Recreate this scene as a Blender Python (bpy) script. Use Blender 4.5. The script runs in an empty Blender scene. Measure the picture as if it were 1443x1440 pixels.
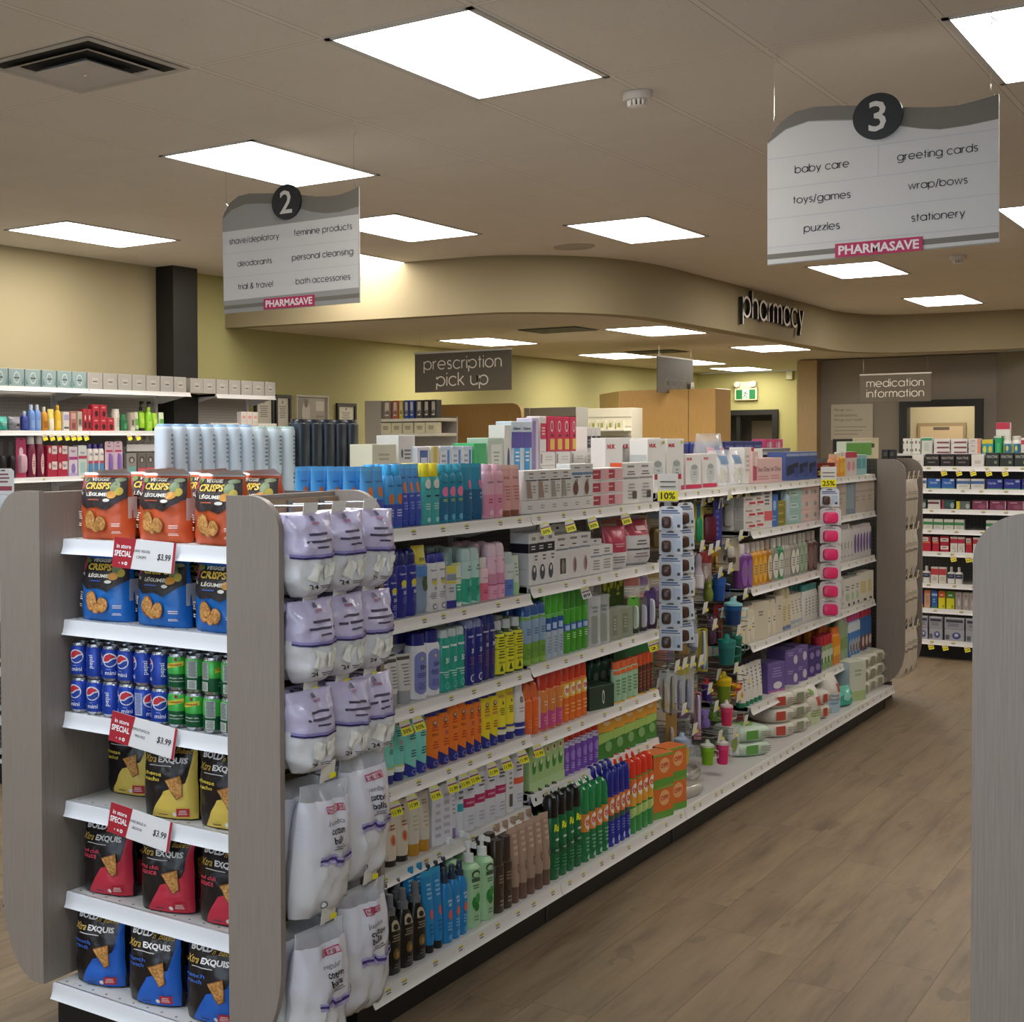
import bpy, bmesh, math, random
from mathutils import Vector, Matrix, noise
from mathutils.geometry import tessellate_polygon
random.seed(7)
SC = bpy.context.scene
COL = SC.collection
# ------------------------------------------------------------------ camera
CZ = 1.67
CEIL = 3.171
F, CX, CY, W, H = 1972.97, 262.85, 668.15, 1443.0, 1440.0
YAW, PITCH, ROLL = 0.6789, -0.0224, -0.0073
_f0 = Vector((-math.sin(YAW), math.cos(YAW), 0)); _r0 = Vector((math.cos(YAW), math.sin(YAW), 0)); _u0 = Vector((0, 0, 1))
FW = _f0 * math.cos(PITCH) + _u0 * math.sin(PITCH)
_u = -_f0 * math.sin(PITCH) + _u0 * math.cos(PITCH)
RT = _r0 * math.cos(ROLL) + _u * math.sin(ROLL)
UP = -_r0 * math.sin(ROLL) + _u * math.cos(ROLL)
cd = bpy.data.cameras.new('camera'); cam = bpy.data.objects.new('camera', cd); COL.objects.link(cam)
cd.sensor_fit = 'HORIZONTAL'; cd.sensor_width = 36; cd.lens = F / W * 36
cd.shift_x = (W / 2 - CX) / W; cd.shift_y = -(H / 2 - CY) / W
cd.clip_start = 0.05; cd.clip_end = 200
m = Matrix.Identity(4)
for i in range(3):
    m[i][0], m[i][1], m[i][2] = RT[i], UP[i], -FW[i]
m[0][3], m[1][3], m[2][3] = 0, 0, CZ
cam.matrix_world = m
SC.camera = cam
# ------------------------------------------------------------------ world, daylight, exposure
SC.view_settings.view_transform = 'Standard'; SC.view_settings.look = 'None'
SC.view_settings.gamma = 1; SC.view_settings.use_curve_mapping = False
SC.view_settings.exposure = 0.92
PANEL_W = 8.6          # radiance of the ceiling panels
PHARM_W = 9.5
DAY = (0.70, 0.84, 1.0); DAY_W = 0.8
world = bpy.data.worlds.new('sky'); SC.world = world; world.use_nodes = True
bg = world.node_tree.nodes['Background']; bg.inputs[0].default_value = (*DAY, 1); bg.inputs[1].default_value = DAY_W
ld = bpy.data.lights.new('window_daylight', 'AREA'); ld.shape = 'RECTANGLE'; ld.size = 7.0; ld.size_y = 2.0
ld.energy = 40; ld.color = DAY
lo = bpy.data.objects.new('window_daylight', ld); COL.objects.link(lo)
lo.location = (0.5, -3.9, 1.6); lo.rotation_euler = (math.radians(90), 0, 0)
# ------------------------------------------------------------------ pixel -> point on a plane of the shop
def ray(px, py):
    return FW + RT * ((px - CX) / F) - UP * ((py - CY) / F)
def onX(px, py, X):
    v = ray(px, py); return v * (X / v.x) + Vector((0, 0, CZ))
def onY(px, py, Y):
    v = ray(px, py); return v * (Y / v.y) + Vector((0, 0, CZ))
def yAt(px, X): return onX(px, 850, X).y
def xAt(px, Y): return onY(px, 850, Y).x
# ------------------------------------------------------------------ materials
def lin(h):
    h = h.lstrip('#'); c = [int(h[i:i + 2], 16) / 255 for i in (0, 2, 4)]
    return tuple(v / 12.92 if v <= .04045 else ((v + .055) / 1.055) ** 2.4 for v in c)
MATS = {}
def M(h, rough=.42, metal=0.0, spec=.5):
    k = (h, rough, metal, spec)
    if k not in MATS:
        mt = bpy.data.materials.new('colour_' + h.strip('#')); mt.use_nodes = True
        b = mt.node_tree.nodes['Principled BSDF']
        b.inputs['Base Color'].default_value = (*lin(h), 1); b.inputs['Roughness'].default_value = rough
        b.inputs['Metallic'].default_value = metal; b.inputs['Specular IOR Level'].default_value = spec
        mt.diffuse_color = (*lin(h), 1)
        MATS[k] = mt
    return MATS[k]
def node_mat(name):
    mt = bpy.data.materials.new(name); mt.use_nodes = True
    nt = mt.node_tree; return mt, nt, nt.nodes['Principled BSDF']
def N(nt, t, **kw):
    n = nt.nodes.new(t)
    for k, v in kw.items(): setattr(n, k, v)
    return n
def math_n(nt, op, a, b=None, c=None):
    n = N(nt, 'ShaderNodeMath', operation=op)
    for i, v in enumerate((a, b, c)):
        if v is None: continue
        if isinstance(v, (int, float)): n.inputs[i].default_value = v
        else: nt.links.new(v, n.inputs[i])
    return n.outputs[0]
def mixc(nt, fac, a, b):
    n = N(nt, 'ShaderNodeMix', data_type='RGBA')
    if isinstance(fac, float): n.inputs[0].default_value = fac
    else: nt.links.new(fac, n.inputs[0])
    for i, v in ((6, a), (7, b)):
        if isinstance(v, str): n.inputs[i].default_value = (*lin(v), 1)
        else: nt.links.new(v, n.inputs[i])
    return n.outputs[2]
def coords(nt, scale=(1, 1, 1), loc=(0, 0, 0)):
    tc = N(nt, 'ShaderNodeTexCoord'); mp = N(nt, 'ShaderNodeMapping')
    mp.inputs['Scale'].default_value = scale; mp.inputs['Location'].default_value = loc
    nt.links.new(tc.outputs['Object'], mp.inputs[0]); return mp.outputs[0]
def noise_n(nt, vec, scale, detail=4, rough=.6):
    n = N(nt, 'ShaderNodeTexNoise'); n.inputs['Scale'].default_value = scale
    n.inputs['Detail'].default_value = detail; n.inputs['Roughness'].default_value = rough
    nt.links.new(vec, n.inputs['Vector']); return n.outputs['Fac']
def ramp(nt, fac, stops):
    r = N(nt, 'ShaderNodeValToRGB'); e = r.color_ramp.elements
    while len(e) < len(stops): e.new(.5)
    for el, (p, c) in zip(e, stops): el.position = p; el.color = (*lin(c), 1)
    nt.links.new(fac, r.inputs[0]); return r.outputs[0]
def bump(nt, b, h, s, d=.01):
    n = N(nt, 'ShaderNodeBump'); n.inputs['Strength'].default_value = s; n.inputs['Distance'].default_value = d
    nt.links.new(h, n.inputs['Height']); nt.links.new(n.outputs[0], b.inputs['Normal'])
def mat_paint(name, c1, c2, rough=.85):
    mt, nt, b = node_mat(name); v = coords(nt)
    nt.links.new(mixc(nt, noise_n(nt, v, 1.3), c1, c2), b.inputs['Base Color']); b.inputs['Roughness'].default_value = rough
    bump(nt, b, noise_n(nt, v, 160, 2), .12, .002); return mt
def mat_laminate(name, c1, c2, c3, axis='z'):
    mt, nt, b = node_mat(name)
    sc = (150, 150, 3.5) if axis == 'z' else (60, 1.6, 60)
    v = coords(nt, sc); f = noise_n(nt, v, 2.0, 6, .65)
    nt.links.new(ramp(nt, f, [(.3, c1), (.5, c2), (.72, c3)]), b.inputs['Base Color'])
    b.inputs['Roughness'].default_value = .42; b.inputs['Specular IOR Level'].default_value = .35
    bump(nt, b, f, .06, .002); return mt
def mat_floor():
    mt, nt, b = node_mat('vinyl_plank'); v = coords(nt)
    sx = N(nt, 'ShaderNodeSeparateXYZ'); nt.links.new(v, sx.inputs[0])
    px = math_n(nt, 'DIVIDE', sx.outputs[0], .18); ix = math_n(nt, 'FLOOR', px)
    off = math_n(nt, 'FRACT', math_n(nt, 'MULTIPLY', math_n(nt, 'SINE', math_n(nt, 'MULTIPLY', ix, 12.99)), 437.5))
    py = math_n(nt, 'ADD', math_n(nt, 'DIVIDE', sx.outputs[1], 1.22), off); iy = math_n(nt, 'FLOOR', py)
    rnd = math_n(nt, 'FRACT', math_n(nt, 'MULTIPLY', math_n(nt, 'SINE', math_n(nt, 'ADD', math_n(nt, 'MULTIPLY', ix, 7.31), math_n(nt, 'MULTIPLY', iy, 3.77))), 951.3))
    v2 = coords(nt, (9, .9, 1)); cmb = N(nt, 'ShaderNodeCombineXYZ'); nt.links.new(math_n(nt, 'MULTIPLY', rnd, 31), cmb.inputs[2])
    ad = N(nt, 'ShaderNodeVectorMath', operation='ADD'); nt.links.new(v2, ad.inputs[0]); nt.links.new(cmb.outputs[0], ad.inputs[1])
    g = noise_n(nt, ad.outputs[0], 1.6, 7, .68)
    c = ramp(nt, g, [(.25, '#5a4b3b'), (.47, '#806e57'), (.6, '#8b785e'), (.8, '#9a876b')])
    tone = mixc(nt, math_n(nt, 'MULTIPLY', rnd, .35), c, '#705f4c')
    k = noise_n(nt, coords(nt, (3.5, 1.4, 1)), 2.2, 3, .5)
    km = math_n(nt, 'MULTIPLY', math_n(nt, 'GREATER_THAN', k, .66), .35)
    tone = mixc(nt, km, tone, '#55473a')
    ex = math_n(nt, 'ABSOLUTE', math_n(nt, 'SUBTRACT', math_n(nt, 'FRACT', px), .5)); ey = math_n(nt, 'ABSOLUTE', math_n(nt, 'SUBTRACT', math_n(nt, 'FRACT', py), .5))
    seam = math_n(nt, 'MAXIMUM', math_n(nt, 'GREATER_THAN', ex, .49), math_n(nt, 'GREATER_THAN', ey, .4985))
    nt.links.new(mixc(nt, math_n(nt, 'MULTIPLY', seam, .55), tone, '#4a3e33'), b.inputs['Base Color'])
    b.inputs['Roughness'].default_value = .5; b.inputs['Specular IOR Level'].default_value = .35
    bump(nt, b, g, .08, .003); return mt
def mat_ceiling(x0, y0, dx, dy, name='ceiling_tile', c1='#d6cfc5', c2='#e1dbd1'):
    mt, nt, b = node_mat(name); v = coords(nt)
    sx = N(nt, 'ShaderNodeSeparateXYZ'); nt.links.new(v, sx.inputs[0])
    def edge(o, s, w):
        fr = math_n(nt, 'FRACT', math_n(nt, 'DIVIDE', math_n(nt, 'SUBTRACT', o, s[0]), s[1]))
        d = math_n(nt, 'MULTIPLY', math_n(nt, 'SUBTRACT', .5, math_n(nt, 'ABSOLUTE', math_n(nt, 'SUBTRACT', fr, .5))), s[1])
        return d
    ex = edge(sx.outputs[0], (x0, dx), .01); ey = edge(sx.outputs[1], (y0, dy), .01)
    d = math_n(nt, 'MINIMUM', ex, ey)
    bar = math_n(nt, 'LESS_THAN', d, .0115)
    gap = math_n(nt, 'MULTIPLY', math_n(nt, 'LESS_THAN', d, .0145), math_n(nt, 'SUBTRACT', 1, bar))
    sp = math_n(nt, 'GREATER_THAN', noise_n(nt, v, 75, 2, .5), .70)
    base = mixc(nt, noise_n(nt, v, 2.2), c1, c2)
    base = mixc(nt, math_n(nt, 'MULTIPLY', sp, .30), base, '#777068')
    base = mixc(nt, bar, base, c2)
    base = mixc(nt, math_n(nt, 'MULTIPLY', gap, .5), base, '#5a534a')
    nt.links.new(base, b.inputs['Base Color']); b.inputs['Roughness'].default_value = .9; b.inputs['Specular IOR Level'].default_value = .1
    bump(nt, b, noise_n(nt, v, 90, 3), .25, .004); return mt
def mat_pegboard(name, c, hole, ax):
    mt, nt, b = node_mat(name); v = coords(nt)
    sx = N(nt, 'ShaderNodeSeparateXYZ'); nt.links.new(v, sx.inputs[0])
    def cell(o): return math_n(nt, 'SUBTRACT', math_n(nt, 'FRACT', math_n(nt, 'DIVIDE', o, .0254)), .5)
    a = cell(sx.outputs[ax]); z = cell(sx.outputs[2])
    r = math_n(nt, 'ADD', math_n(nt, 'MULTIPLY', a, a), math_n(nt, 'MULTIPLY', z, z))
    nt.links.new(mixc(nt, math_n(nt, 'LESS_THAN', r, .02), c, hole), b.inputs['Base Color']); b.inputs['Roughness'].default_value = .6
    return mt
def mat_emit(name, c, s):
    mt = bpy.data.materials.new(name); mt.use_nodes = True; nt = mt.node_tree; nt.nodes.clear()
    e = N(nt, 'ShaderNodeEmission'); o = N(nt, 'ShaderNodeOutputMaterial'); e.inputs[0].default_value = (*c, 1); e.inputs[1].default_value = s
    nt.links.new(e.outputs[0], o.inputs[0]); return mt
def mat_film(name, tint=(1, 1, 1), op=.16, rough=.12):
    mt = bpy.data.materials.new(name); mt.use_nodes = True; nt = mt.node_tree; b = nt.nodes['Principled BSDF']
    b.inputs['Base Color'].default_value = (*tint, 1); b.inputs['Roughness'].default_value = rough
    b.inputs['Alpha'].default_value = op; return mt
def mat_crinkle(name, c, rough=.22, s=.5, sc=38):
    mt, nt, b = node_mat(name); v = coords(nt)
    b.inputs['Base Color'].default_value = (*lin(c), 1); b.inputs['Roughness'].default_value = rough
    bump(nt, b, noise_n(nt, v, sc, 3, .55), s, .006); return mt
def mat_cracker():
    mt, nt, b = node_mat('cracker'); v = coords(nt)
    nt.links.new(ramp(nt, noise_n(nt, v, 140, 4, .7), [(.3, '#8a5226'), (.5, '#c98c46'), (.7, '#e6bd7a')]), b.inputs['Base Color']); b.inputs['Roughness'].default_value = .7
    return mt
LAM_G = mat_laminate('grey_woodgrain', '#857a71', '#8d8279', '#968b82')
LAM_B = mat_laminate('taupe_woodgrain', '#776a5f', '#82756a', '#8c8075')
SLAT = mat_laminate('tan_slat', '#8d7557', '#9c8465', '#a89070', 'y')
WHITE = M('#dcdad8', .35); WHITE2 = M('#c9c7c5', .45); BLACK = M('#0e0d0d', .5); GREYM = M('#8d8b88', .35, .6); CHROME = M('#c8c8c8', .22, 1.0)
PEG_X = mat_pegboard('pegboard_grey', '#7d7974', '#1d1a18', 1)
PEG_Y = mat_pegboard('pegboard_dark', '#5a5854', '#151413', 0)
PEG_W = mat_pegboard('pegboard_pale', '#aca79f', '#5c564f', 1)
CLEAR = mat_film('clear_film', (1, 1, 1), .14); CLEAR2 = mat_film('clear_plastic', (.93, .95, .97), .3, .08)
FILM = mat_crinkle('glossy_white_film', '#d9d8e2', .2, .55, 30)
CRACK = mat_cracker()
# ------------------------------------------------------------------ mesh collector
def ffront(hw, hd, n, x):
    t = min(1.0, abs(x) / max(hw, 1e-6)); return -hd * (1 - t ** n) ** (1 / n)
class MB:
    def __init__(s): s.v = []; s.f = []; s.m = []; s.mats = []
    def mi(s, mat):
        if mat not in s.mats: s.mats.append(mat)
        return s.mats.index(mat)
    def add(s, vs, fs, mat):
        o = len(s.v); s.v += [tuple(p) for p in vs]; k = s.mi(mat)
        for f in fs: s.f.append(tuple(i + o for i in f)); s.m.append(k)
        return s
    def box(s, x0, x1, y0, y1, z0, z1, mat):
        return s.add([(x0, y0, z0), (x1, y0, z0), (x1, y1, z0), (x0, y1, z0), (x0, y0, z1), (x1, y0, z1), (x1, y1, z1), (x0, y1, z1)],
                     [(3, 2, 1, 0), (4, 5, 6, 7), (0, 1, 5, 4), (1, 2, 6, 5), (2, 3, 7, 6), (3, 0, 4, 7)], mat)
    def cbox(s, x0, x1, y0, y1, z0, z1, mat, c=.002):
        b = bmesh.new(); bmesh.ops.create_cube(b, size=1)
        for v in b.verts: v.co = ((x0 + x1) / 2 + v.co.x * (x1 - x0), (y0 + y1) / 2 + v.co.y * (y1 - y0), (z0 + z1) / 2 + v.co.z * (z1 - z0))
        bmesh.ops.bevel(b, geom=b.edges[:], offset=c, segments=1, affect='EDGES')
        b.verts.index_update(); s.add([v.co[:] for v in b.verts], [[v.index for v in f.verts] for f in b.faces], mat); b.free(); return s
    def rings(s, rs, mats, cap0=True, cap1=True):
        n = len(rs[0]); o = len(s.v)
        for r in rs: s.v += [tuple(p) for p in r]
        for i in range(len(rs) - 1):
            k = s.mi(mats[i] if isinstance(mats, list) else mats)
            for j in range(n):
                a = o + i * n + j; b2 = o + i * n + (j + 1) % n
                s.f.append((a, b2, b2 + n, a + n)); s.m.append(k)
        if cap0: s.f.append(tuple(o + j for j in reversed(range(n)))); s.m.append(s.mi(mats[0] if isinstance(mats, list) else mats))
        if cap1: s.f.append(tuple(o + (len(rs) - 1) * n + j for j in range(n))); s.m.append(s.mi(mats[-1] if isinstance(mats, list) else mats))
        return s
    def loft(s, secs, mats, n=22, cx=0, cy=0, cap0=True, cap1=True):
        # secs: (z, halfwidth, halfdepth, exponent)
        rs = []
        for (z, hw, hd, e) in secs:
            r = []
            for j in range(n):
                t = 2 * math.pi * j / n; c, sn = math.cos(t), math.sin(t)
                r.append((cx + hw * math.copysign(abs(c) ** (2 / e), c), cy + hd * math.copysign(abs(sn) ** (2 / e), sn), z))
            rs.append(r)
        return s.rings(rs, mats, cap0, cap1)
    def tube(s, pts, r, mat, n=6):
        pts = [Vector(p) for p in pts]; rs = []
        for i, p in enumerate(pts):
            d = (pts[min(i + 1, len(pts) - 1)] - pts[max(i - 1, 0)]).normalized()
            a = d.cross(Vector((0, 0, 1)) if abs(d.z) < .9 else Vector((1, 0, 0))).normalized(); b = d.cross(a)
            rs.append([p + (a * math.cos(2 * math.pi * j / n) + b * math.sin(2 * math.pi * j / n)) * r for j in range(n)])
        return s.rings(rs, mat)
    def prism(s, poly, h, mat, f=lambda p, t: (p[0], p[1], t), edge=None):
        # poly 2-D outline extruded from t=0..h and mapped by f(p,t)
        n = len(poly); vs = [f(p, 0) for p in poly] + [f(p, h) for p in poly]
        s.add(vs, [tuple(range(n)), tuple(range(2 * n - 1, n - 1, -1))], mat)
        s.add(vs, [(i, i + n, (i + 1) % n + n, (i + 1) % n) for i in range(n)], edge or mat); return s
    def mesh(s, name, sharp=35):
        me = bpy.data.meshes.new(name); me.from_pydata(s.v, [], s.f)
        for mt in s.mats: me.materials.append(mt)
        me.polygons.foreach_set('material_index', s.m); me.polygons.foreach_set('use_smooth', [True] * len(s.f))
        me.update(); bm = bmesh.new(); bm.from_mesh(me); bmesh.ops.recalc_face_normals(bm, faces=bm.faces[:]); bm.to_mesh(me); bm.free()
        me.set_sharp_from_angle(angle=math.radians(sharp)); return me
    def build(s, name, parent=None, loc=(0, 0, 0), sharp=35):
        return link(name, s.mesh(name, sharp), parent, loc)
def link(name, me, parent=None, loc=(0, 0, 0)):
    o = bpy.data.objects.new(name, me); COL.objects.link(o); o.location = loc
    if parent is not None: o.parent = parent
    return o
LABELS = {}
def tag(o, label, cat, group=None):
    o['label'] = label; o['category'] = cat
    if group: o['group'] = group
    LABELS.setdefault(label, []).append(o.name); return o
def thing(name, label, cat, loc=(0, 0, 0), rz=0, group=None):
    o = bpy.data.objects.new(name, None); COL.objects.link(o); o.empty_display_size = .05
    o.location = loc; o.rotation_euler = (0, 0, rz); return tag(o, label, cat, group)
def struct(name, mb, sharp=35):
    o = mb.build(name, sharp=sharp); o['kind'] = 'structure'; return o
# ------------------------------------------------------------------ lettering
_tc = {}
def text2d(s, bold=0.0, shear=0.0):
    k = (s, bold, shear)
    if k not in _tc:
        cu = bpy.data.curves.new('t', 'FONT'); cu.body = s; cu.size = 1; cu.fill_mode = 'FRONT'; cu.resolution_u = 2; cu.offset = bold; cu.shear = shear
        ob = bpy.data.objects.new('t', cu); me = bpy.data.meshes.new_from_object(ob)
        vs = [(v.co.x, v.co.y) for v in me.vertices]; fs = [tuple(p.vertices) for p in me.polygons]
        bpy.data.objects.remove(ob); bpy.data.curves.remove(cu); bpy.data.meshes.remove(me)
        x0 = min(v[0] for v in vs); x1 = max(v[0] for v in vs); y0 = min(v[1] for v in vs); y1 = max(v[1] for v in vs)
        _tc[k] = ([(v[0] - (x0 + x1) / 2, v[1] - (y0 + y1) / 2) for v in vs], fs, x1 - x0, y1 - y0)
    return _tc[k]
def arc(cx, cy, r, a0, a1, n=14, ry=None):
    return [(cx + r * math.cos(math.radians(a0 + (a1 - a0) * i / n)), cy + (ry or r) * math.sin(math.radians(a0 + (a1 - a0) * i / n))) for i in range(n + 1)]
R5 = .5
GL = {'o': (1.0, [arc(.5, .5, .5, 0, 360, 26)]), 'a': (1.0, [arc(.5, .5, .5, 0, 360, 26), [(1, 0), (1, 1)]]),
 'b': (1.0, [arc(.5, .5, .5, 0, 360, 26), [(0, 0), (0, 1.42)]]), 'c': (.88, [arc(.5, .5, .5, 42, 318, 20)]),
 'd': (1.0, [arc(.5, .5, .5, 0, 360, 26), [(1, 0), (1, 1.42)]]), 'e': (1.0, [[(0, .5), (1, .5)] + arc(.5, .5, .5, 0, 312, 22)[1:]]),
 'f': (.42, [[(.18, 0), (.18, 1.15)] + arc(.42, 1.15, .24, 180, 90, 6), [(0, .95), (.42, .95)]]),
 'g': (1.0, [arc(.5, .5, .5, 0, 360, 26), [(1, 1), (1, -.05)] + arc(.5, -.05, .5, 0, -150, 12, .36)]),
 'h': (.78, [[(0, 0), (0, 1.42)], [(0, .6)] + arc(.39, .6, .39, 180, 0, 12) + [(.78, 0)]]),
 'i': (.0, [[(0, 0), (0, 1)], [(0, 1.28), (0, 1.42)]]), 'j': (.1, [[(.1, 1), (.1, -.3)], [(.1, 1.28), (.1, 1.42)]]),
 'k': (.7, [[(0, 0), (0, 1.42)], [(.64, 1), (.02, .42)], [(.22, .58), (.7, 0)]]), 'l': (.0, [[(0, 0), (0, 1.42)]]),
 'm': (1.3, [[(0, 0), (0, 1)], [(0, .66)] + arc(.325, .66, .325, 180, 0, 10) + [(.65, 0)], [(.65, .66)] + arc(.975, .66, .325, 180, 0, 10) + [(1.3, 0)]]),
 'n': (.78, [[(0, 0), (0, 1)], [(0, .6)] + arc(.39, .6, .39, 180, 0, 12) + [(.78, 0)]]), 'p': (1.0, [arc(.5, .5, .5, 0, 360, 26), [(0, 1), (0, -.42)]]),
 'r': (.4, [[(0, 0), (0, 1)], [(0, .55)] + arc(.42, .55, .42, 180, 92, 8)]),
 's': (.55, [arc(.29, .74, .25, 30, 270, 12) + arc(.29, .25, .25, 90, -150, 12)]), 't': (.42, [[(.2, 0), (.2, 1.35)], [(0, .95), (.42, .95)]]),
 'u': (.78, [[(0, 1), (0, .4)] + arc(.39, .4, .39, 180, 360, 12) + [(.78, 1)], [(.78, 1), (.78, 0)]]), 'v': (.74, [[(0, 1), (.37, 0), (.74, 1)]]),
 'w': (1.24, [[(0, 1), (.31, 0), (.62, 1), (.93, 0), (1.24, 1)]]), 'y': (.78, [[(0, 1), (.39, .05)], [(.78, 1), (.2, -.42)]]),
 'z': (.64, [[(.02, .95), (.62, .95), (.02, .05), (.64, .05)]]), '/': (.42, [[(0, -.15), (.42, 1.45)]]), ' ': (.3, []), 'x': (.7, [[(0, 0), (.7, 1)], [(0, 1), (.7, 0)]]),
 '&': (.95, [[(.92, 0), (.25, .95)] + arc(.45, 1.1, .24, 200, -30, 10) + [(.12, .5)] + arc(.36, .3, .3, 150, 330, 12) + [(.9, .55)]])}
def strokes(s, t=.11, gap=.24):
    # list of ribbons (left edge, right edge) as 2-D point pairs, with the x height = 1, plus total width
    x = 0; out = []
    for ch in s:
        w, st = GL[ch]
        for pl in st:
            pl = [Vector((x + p[0], p[1])) for p in pl]; closed = (pl[0] - pl[-1]).length < 1e-4; L = []; n = len(pl)
            for i, p in enumerate(pl):
                a = pl[i - 1] if i else (pl[-2] if closed else p); b = pl[i + 1] if i < n - 1 else (pl[1] if closed else p)
                d = (b - a).normalized(); d1 = (p - a).normalized() if (p - a).length > 1e-6 else d
                nn = Vector((-d.y, d.x)); k = max(.45, abs(d.dot(d1))); L.append((p + nn * t / 2 / k, p - nn * t / 2 / k))
            out.append(L)
        x += w + gap
    return out, x - gap
def write(mb, s, size, mat, f, t=.11, gap=.24, depth=0, width=None, align=0, side=None):
    # f(x,y,d) places 2-D lettering; align 0 centre, -1 left
    rb, w = strokes(s, t, gap); sx = size if not width else width / w; x0 = -w / 2 if align == 0 else 0
    for L in rb:
        vs = []; n = len(L)
        for a, b in L: vs += [f((a.x + x0) * sx, a.y * size, depth), f((b.x + x0) * sx, b.y * size, depth)]
        fs = [(2 * i, 2 * i + 1, 2 * i + 3, 2 * i + 2) for i in range(n - 1)]
        if depth:
            o = len(vs)
            for a, b in L: vs += [f((a.x + x0) * sx, a.y * size, 0), f((b.x + x0) * sx, b.y * size, 0)]
            for i in range(n - 1):
                fs += [(2 * i, 2 * i + 2, o + 2 * i + 2, o + 2 * i), (2 * i + 1, o + 2 * i + 1, o + 2 * i + 3, 2 * i + 3)]
            fs += [(0, o, o + 1, 1), (2 * n - 2, 2 * n - 1, o + 2 * n - 1, o + 2 * n - 2)]
        nf = len(L) - 1; mb.add(vs, fs[:nf], mat)
        if depth: mb.add(vs, fs[nf:], side or mat)
def btext(mb, s, size, mat, f, bold=0.0, width=None, shear=0.0, depth=0.0):
    vs, fs, w, h = text2d(s, bold, shear); sy = size / h; sx = sy if not width else width / w
    mb.add([f(v[0] * sx, v[1] * sy, depth) for v in vs], fs, mat)
# ------------------------------------------------------------------ printed decoration on a front surface S(u,v) -> (x,y,z)
def decals(mb, S, items, hw, h, layer0=1, e0=.0005, dk=.0003, cuts=3):
    k = layer0
    for it in items:
        e = e0 + dk * k; k += 1; t = it[0]; mat = it[-1] if not isinstance(it[-1], str) else M(it[-1])
        def P(u, v, e=e):
            x, y, z = S(max(-.985, min(.985, u)), max(.004, min(.996, v))); return (x, y - e, z)
        if t == 'r':
            _, u0, v0, u1, v1, _c = it; a, b = max(1, int(abs(u1 - u0) * 7) + 1), max(1, int(abs(v1 - v0) * 8) + 1)
            vs = [P(u0 + (u1 - u0) * i / a, v0 + (v1 - v0) * j / b) for j in range(b + 1) for i in range(a + 1)]
            mb.add(vs, [(j * (a + 1) + i, j * (a + 1) + i + 1, (j + 1) * (a + 1) + i + 1, (j + 1) * (a + 1) + i) for j in range(b) for i in range(a)], mat)
        elif t == 'e':
            _, u, v, ru, rv, _c = it; n = 18; vs = [P(u, v)]
            for q in (.5, 1): vs += [P(u + ru * q * math.cos(2 * math.pi * i / n), v + rv * q * math.sin(2 * math.pi * i / n)) for i in range(n)]
            fs = [(0, 1 + i, 1 + (i + 1) % n) for i in range(n)] + [(1 + i, 1 + n + i, 1 + n + (i + 1) % n, 1 + (i + 1) % n) for i in range(n)]
            mb.add(vs, fs, mat)
        elif t == 'p':
            pts = it[1]; b = bmesh.new(); b.faces.new([b.verts.new((p[0] * hw, p[1] * h, 0)) for p in pts])
            bmesh.ops.triangulate(b, faces=b.faces[:])
            bmesh.ops.subdivide_edges(b, edges=b.edges[:], cuts=cuts, use_grid_fill=True)
            b.verts.index_update(); mb.add([P(v.co.x / hw, v.co.y / h) for v in b.verts], [[v.index for v in f.verts] for f in b.faces], mat); b.free()
        elif t == 't':
            _, s, u, v, hh, opt, _c = it
            vs, fs, w, th = text2d(s, opt.get('b', .012), opt.get('sh', 0)); sy = hh * h / th; sx = sy
            mw = opt.get('w')
            if mw: sx = mw * hw / w
            if opt.get('rot'): mb.add([P(u - a[1] * sy / hw, v + a[0] * sx / h) for a in vs], fs, mat)
            else:
                sl = opt.get('slope', 0); mb.add([P(u + a[0] * sx / hw, v + (a[1] * sy + sl * a[0] * sx) / h) for a in vs], fs, mat)
        elif t == 'l':
            _, u0, v0, u1, v1, n, _c = it; rnd = random.Random(n * 31 + int(v0 * 97))
            for i in range(n):
                va = v1 - (v1 - v0) * (i + .15) / n; vb = v1 - (v1 - v0) * (i + .62) / n; q = rnd.uniform(.65, 1); uc = (u0 + u1) / 2; d = (u1 - u0) / 2 * q
                a = 4; vs = [P(uc - d + 2 * d * j / a, va) for j in range(a + 1)] + [P(uc - d + 2 * d * j / a, vb) for j in range(a + 1)]
                mb.add(vs, [(j, j + 1, j + a + 2, j + a + 1) for j in range(a)], mat)
def sec_front(secs, h):
    def S(u, v):
        z = v * h
        for (a, b) in zip(secs, secs[1:]):
            if a[0] <= z <= b[0] + 1e-9:
                t = (z - a[0]) / max(b[0] - a[0], 1e-9); hw, hd, e = [a[i] + (b[i] - a[i]) * t for i in (1, 2, 3)]; break
        else: hw, hd, e = secs[-1][1:]
        return (u * hw, ffront(hw, hd, e, u * hw), z)
    return S
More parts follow.
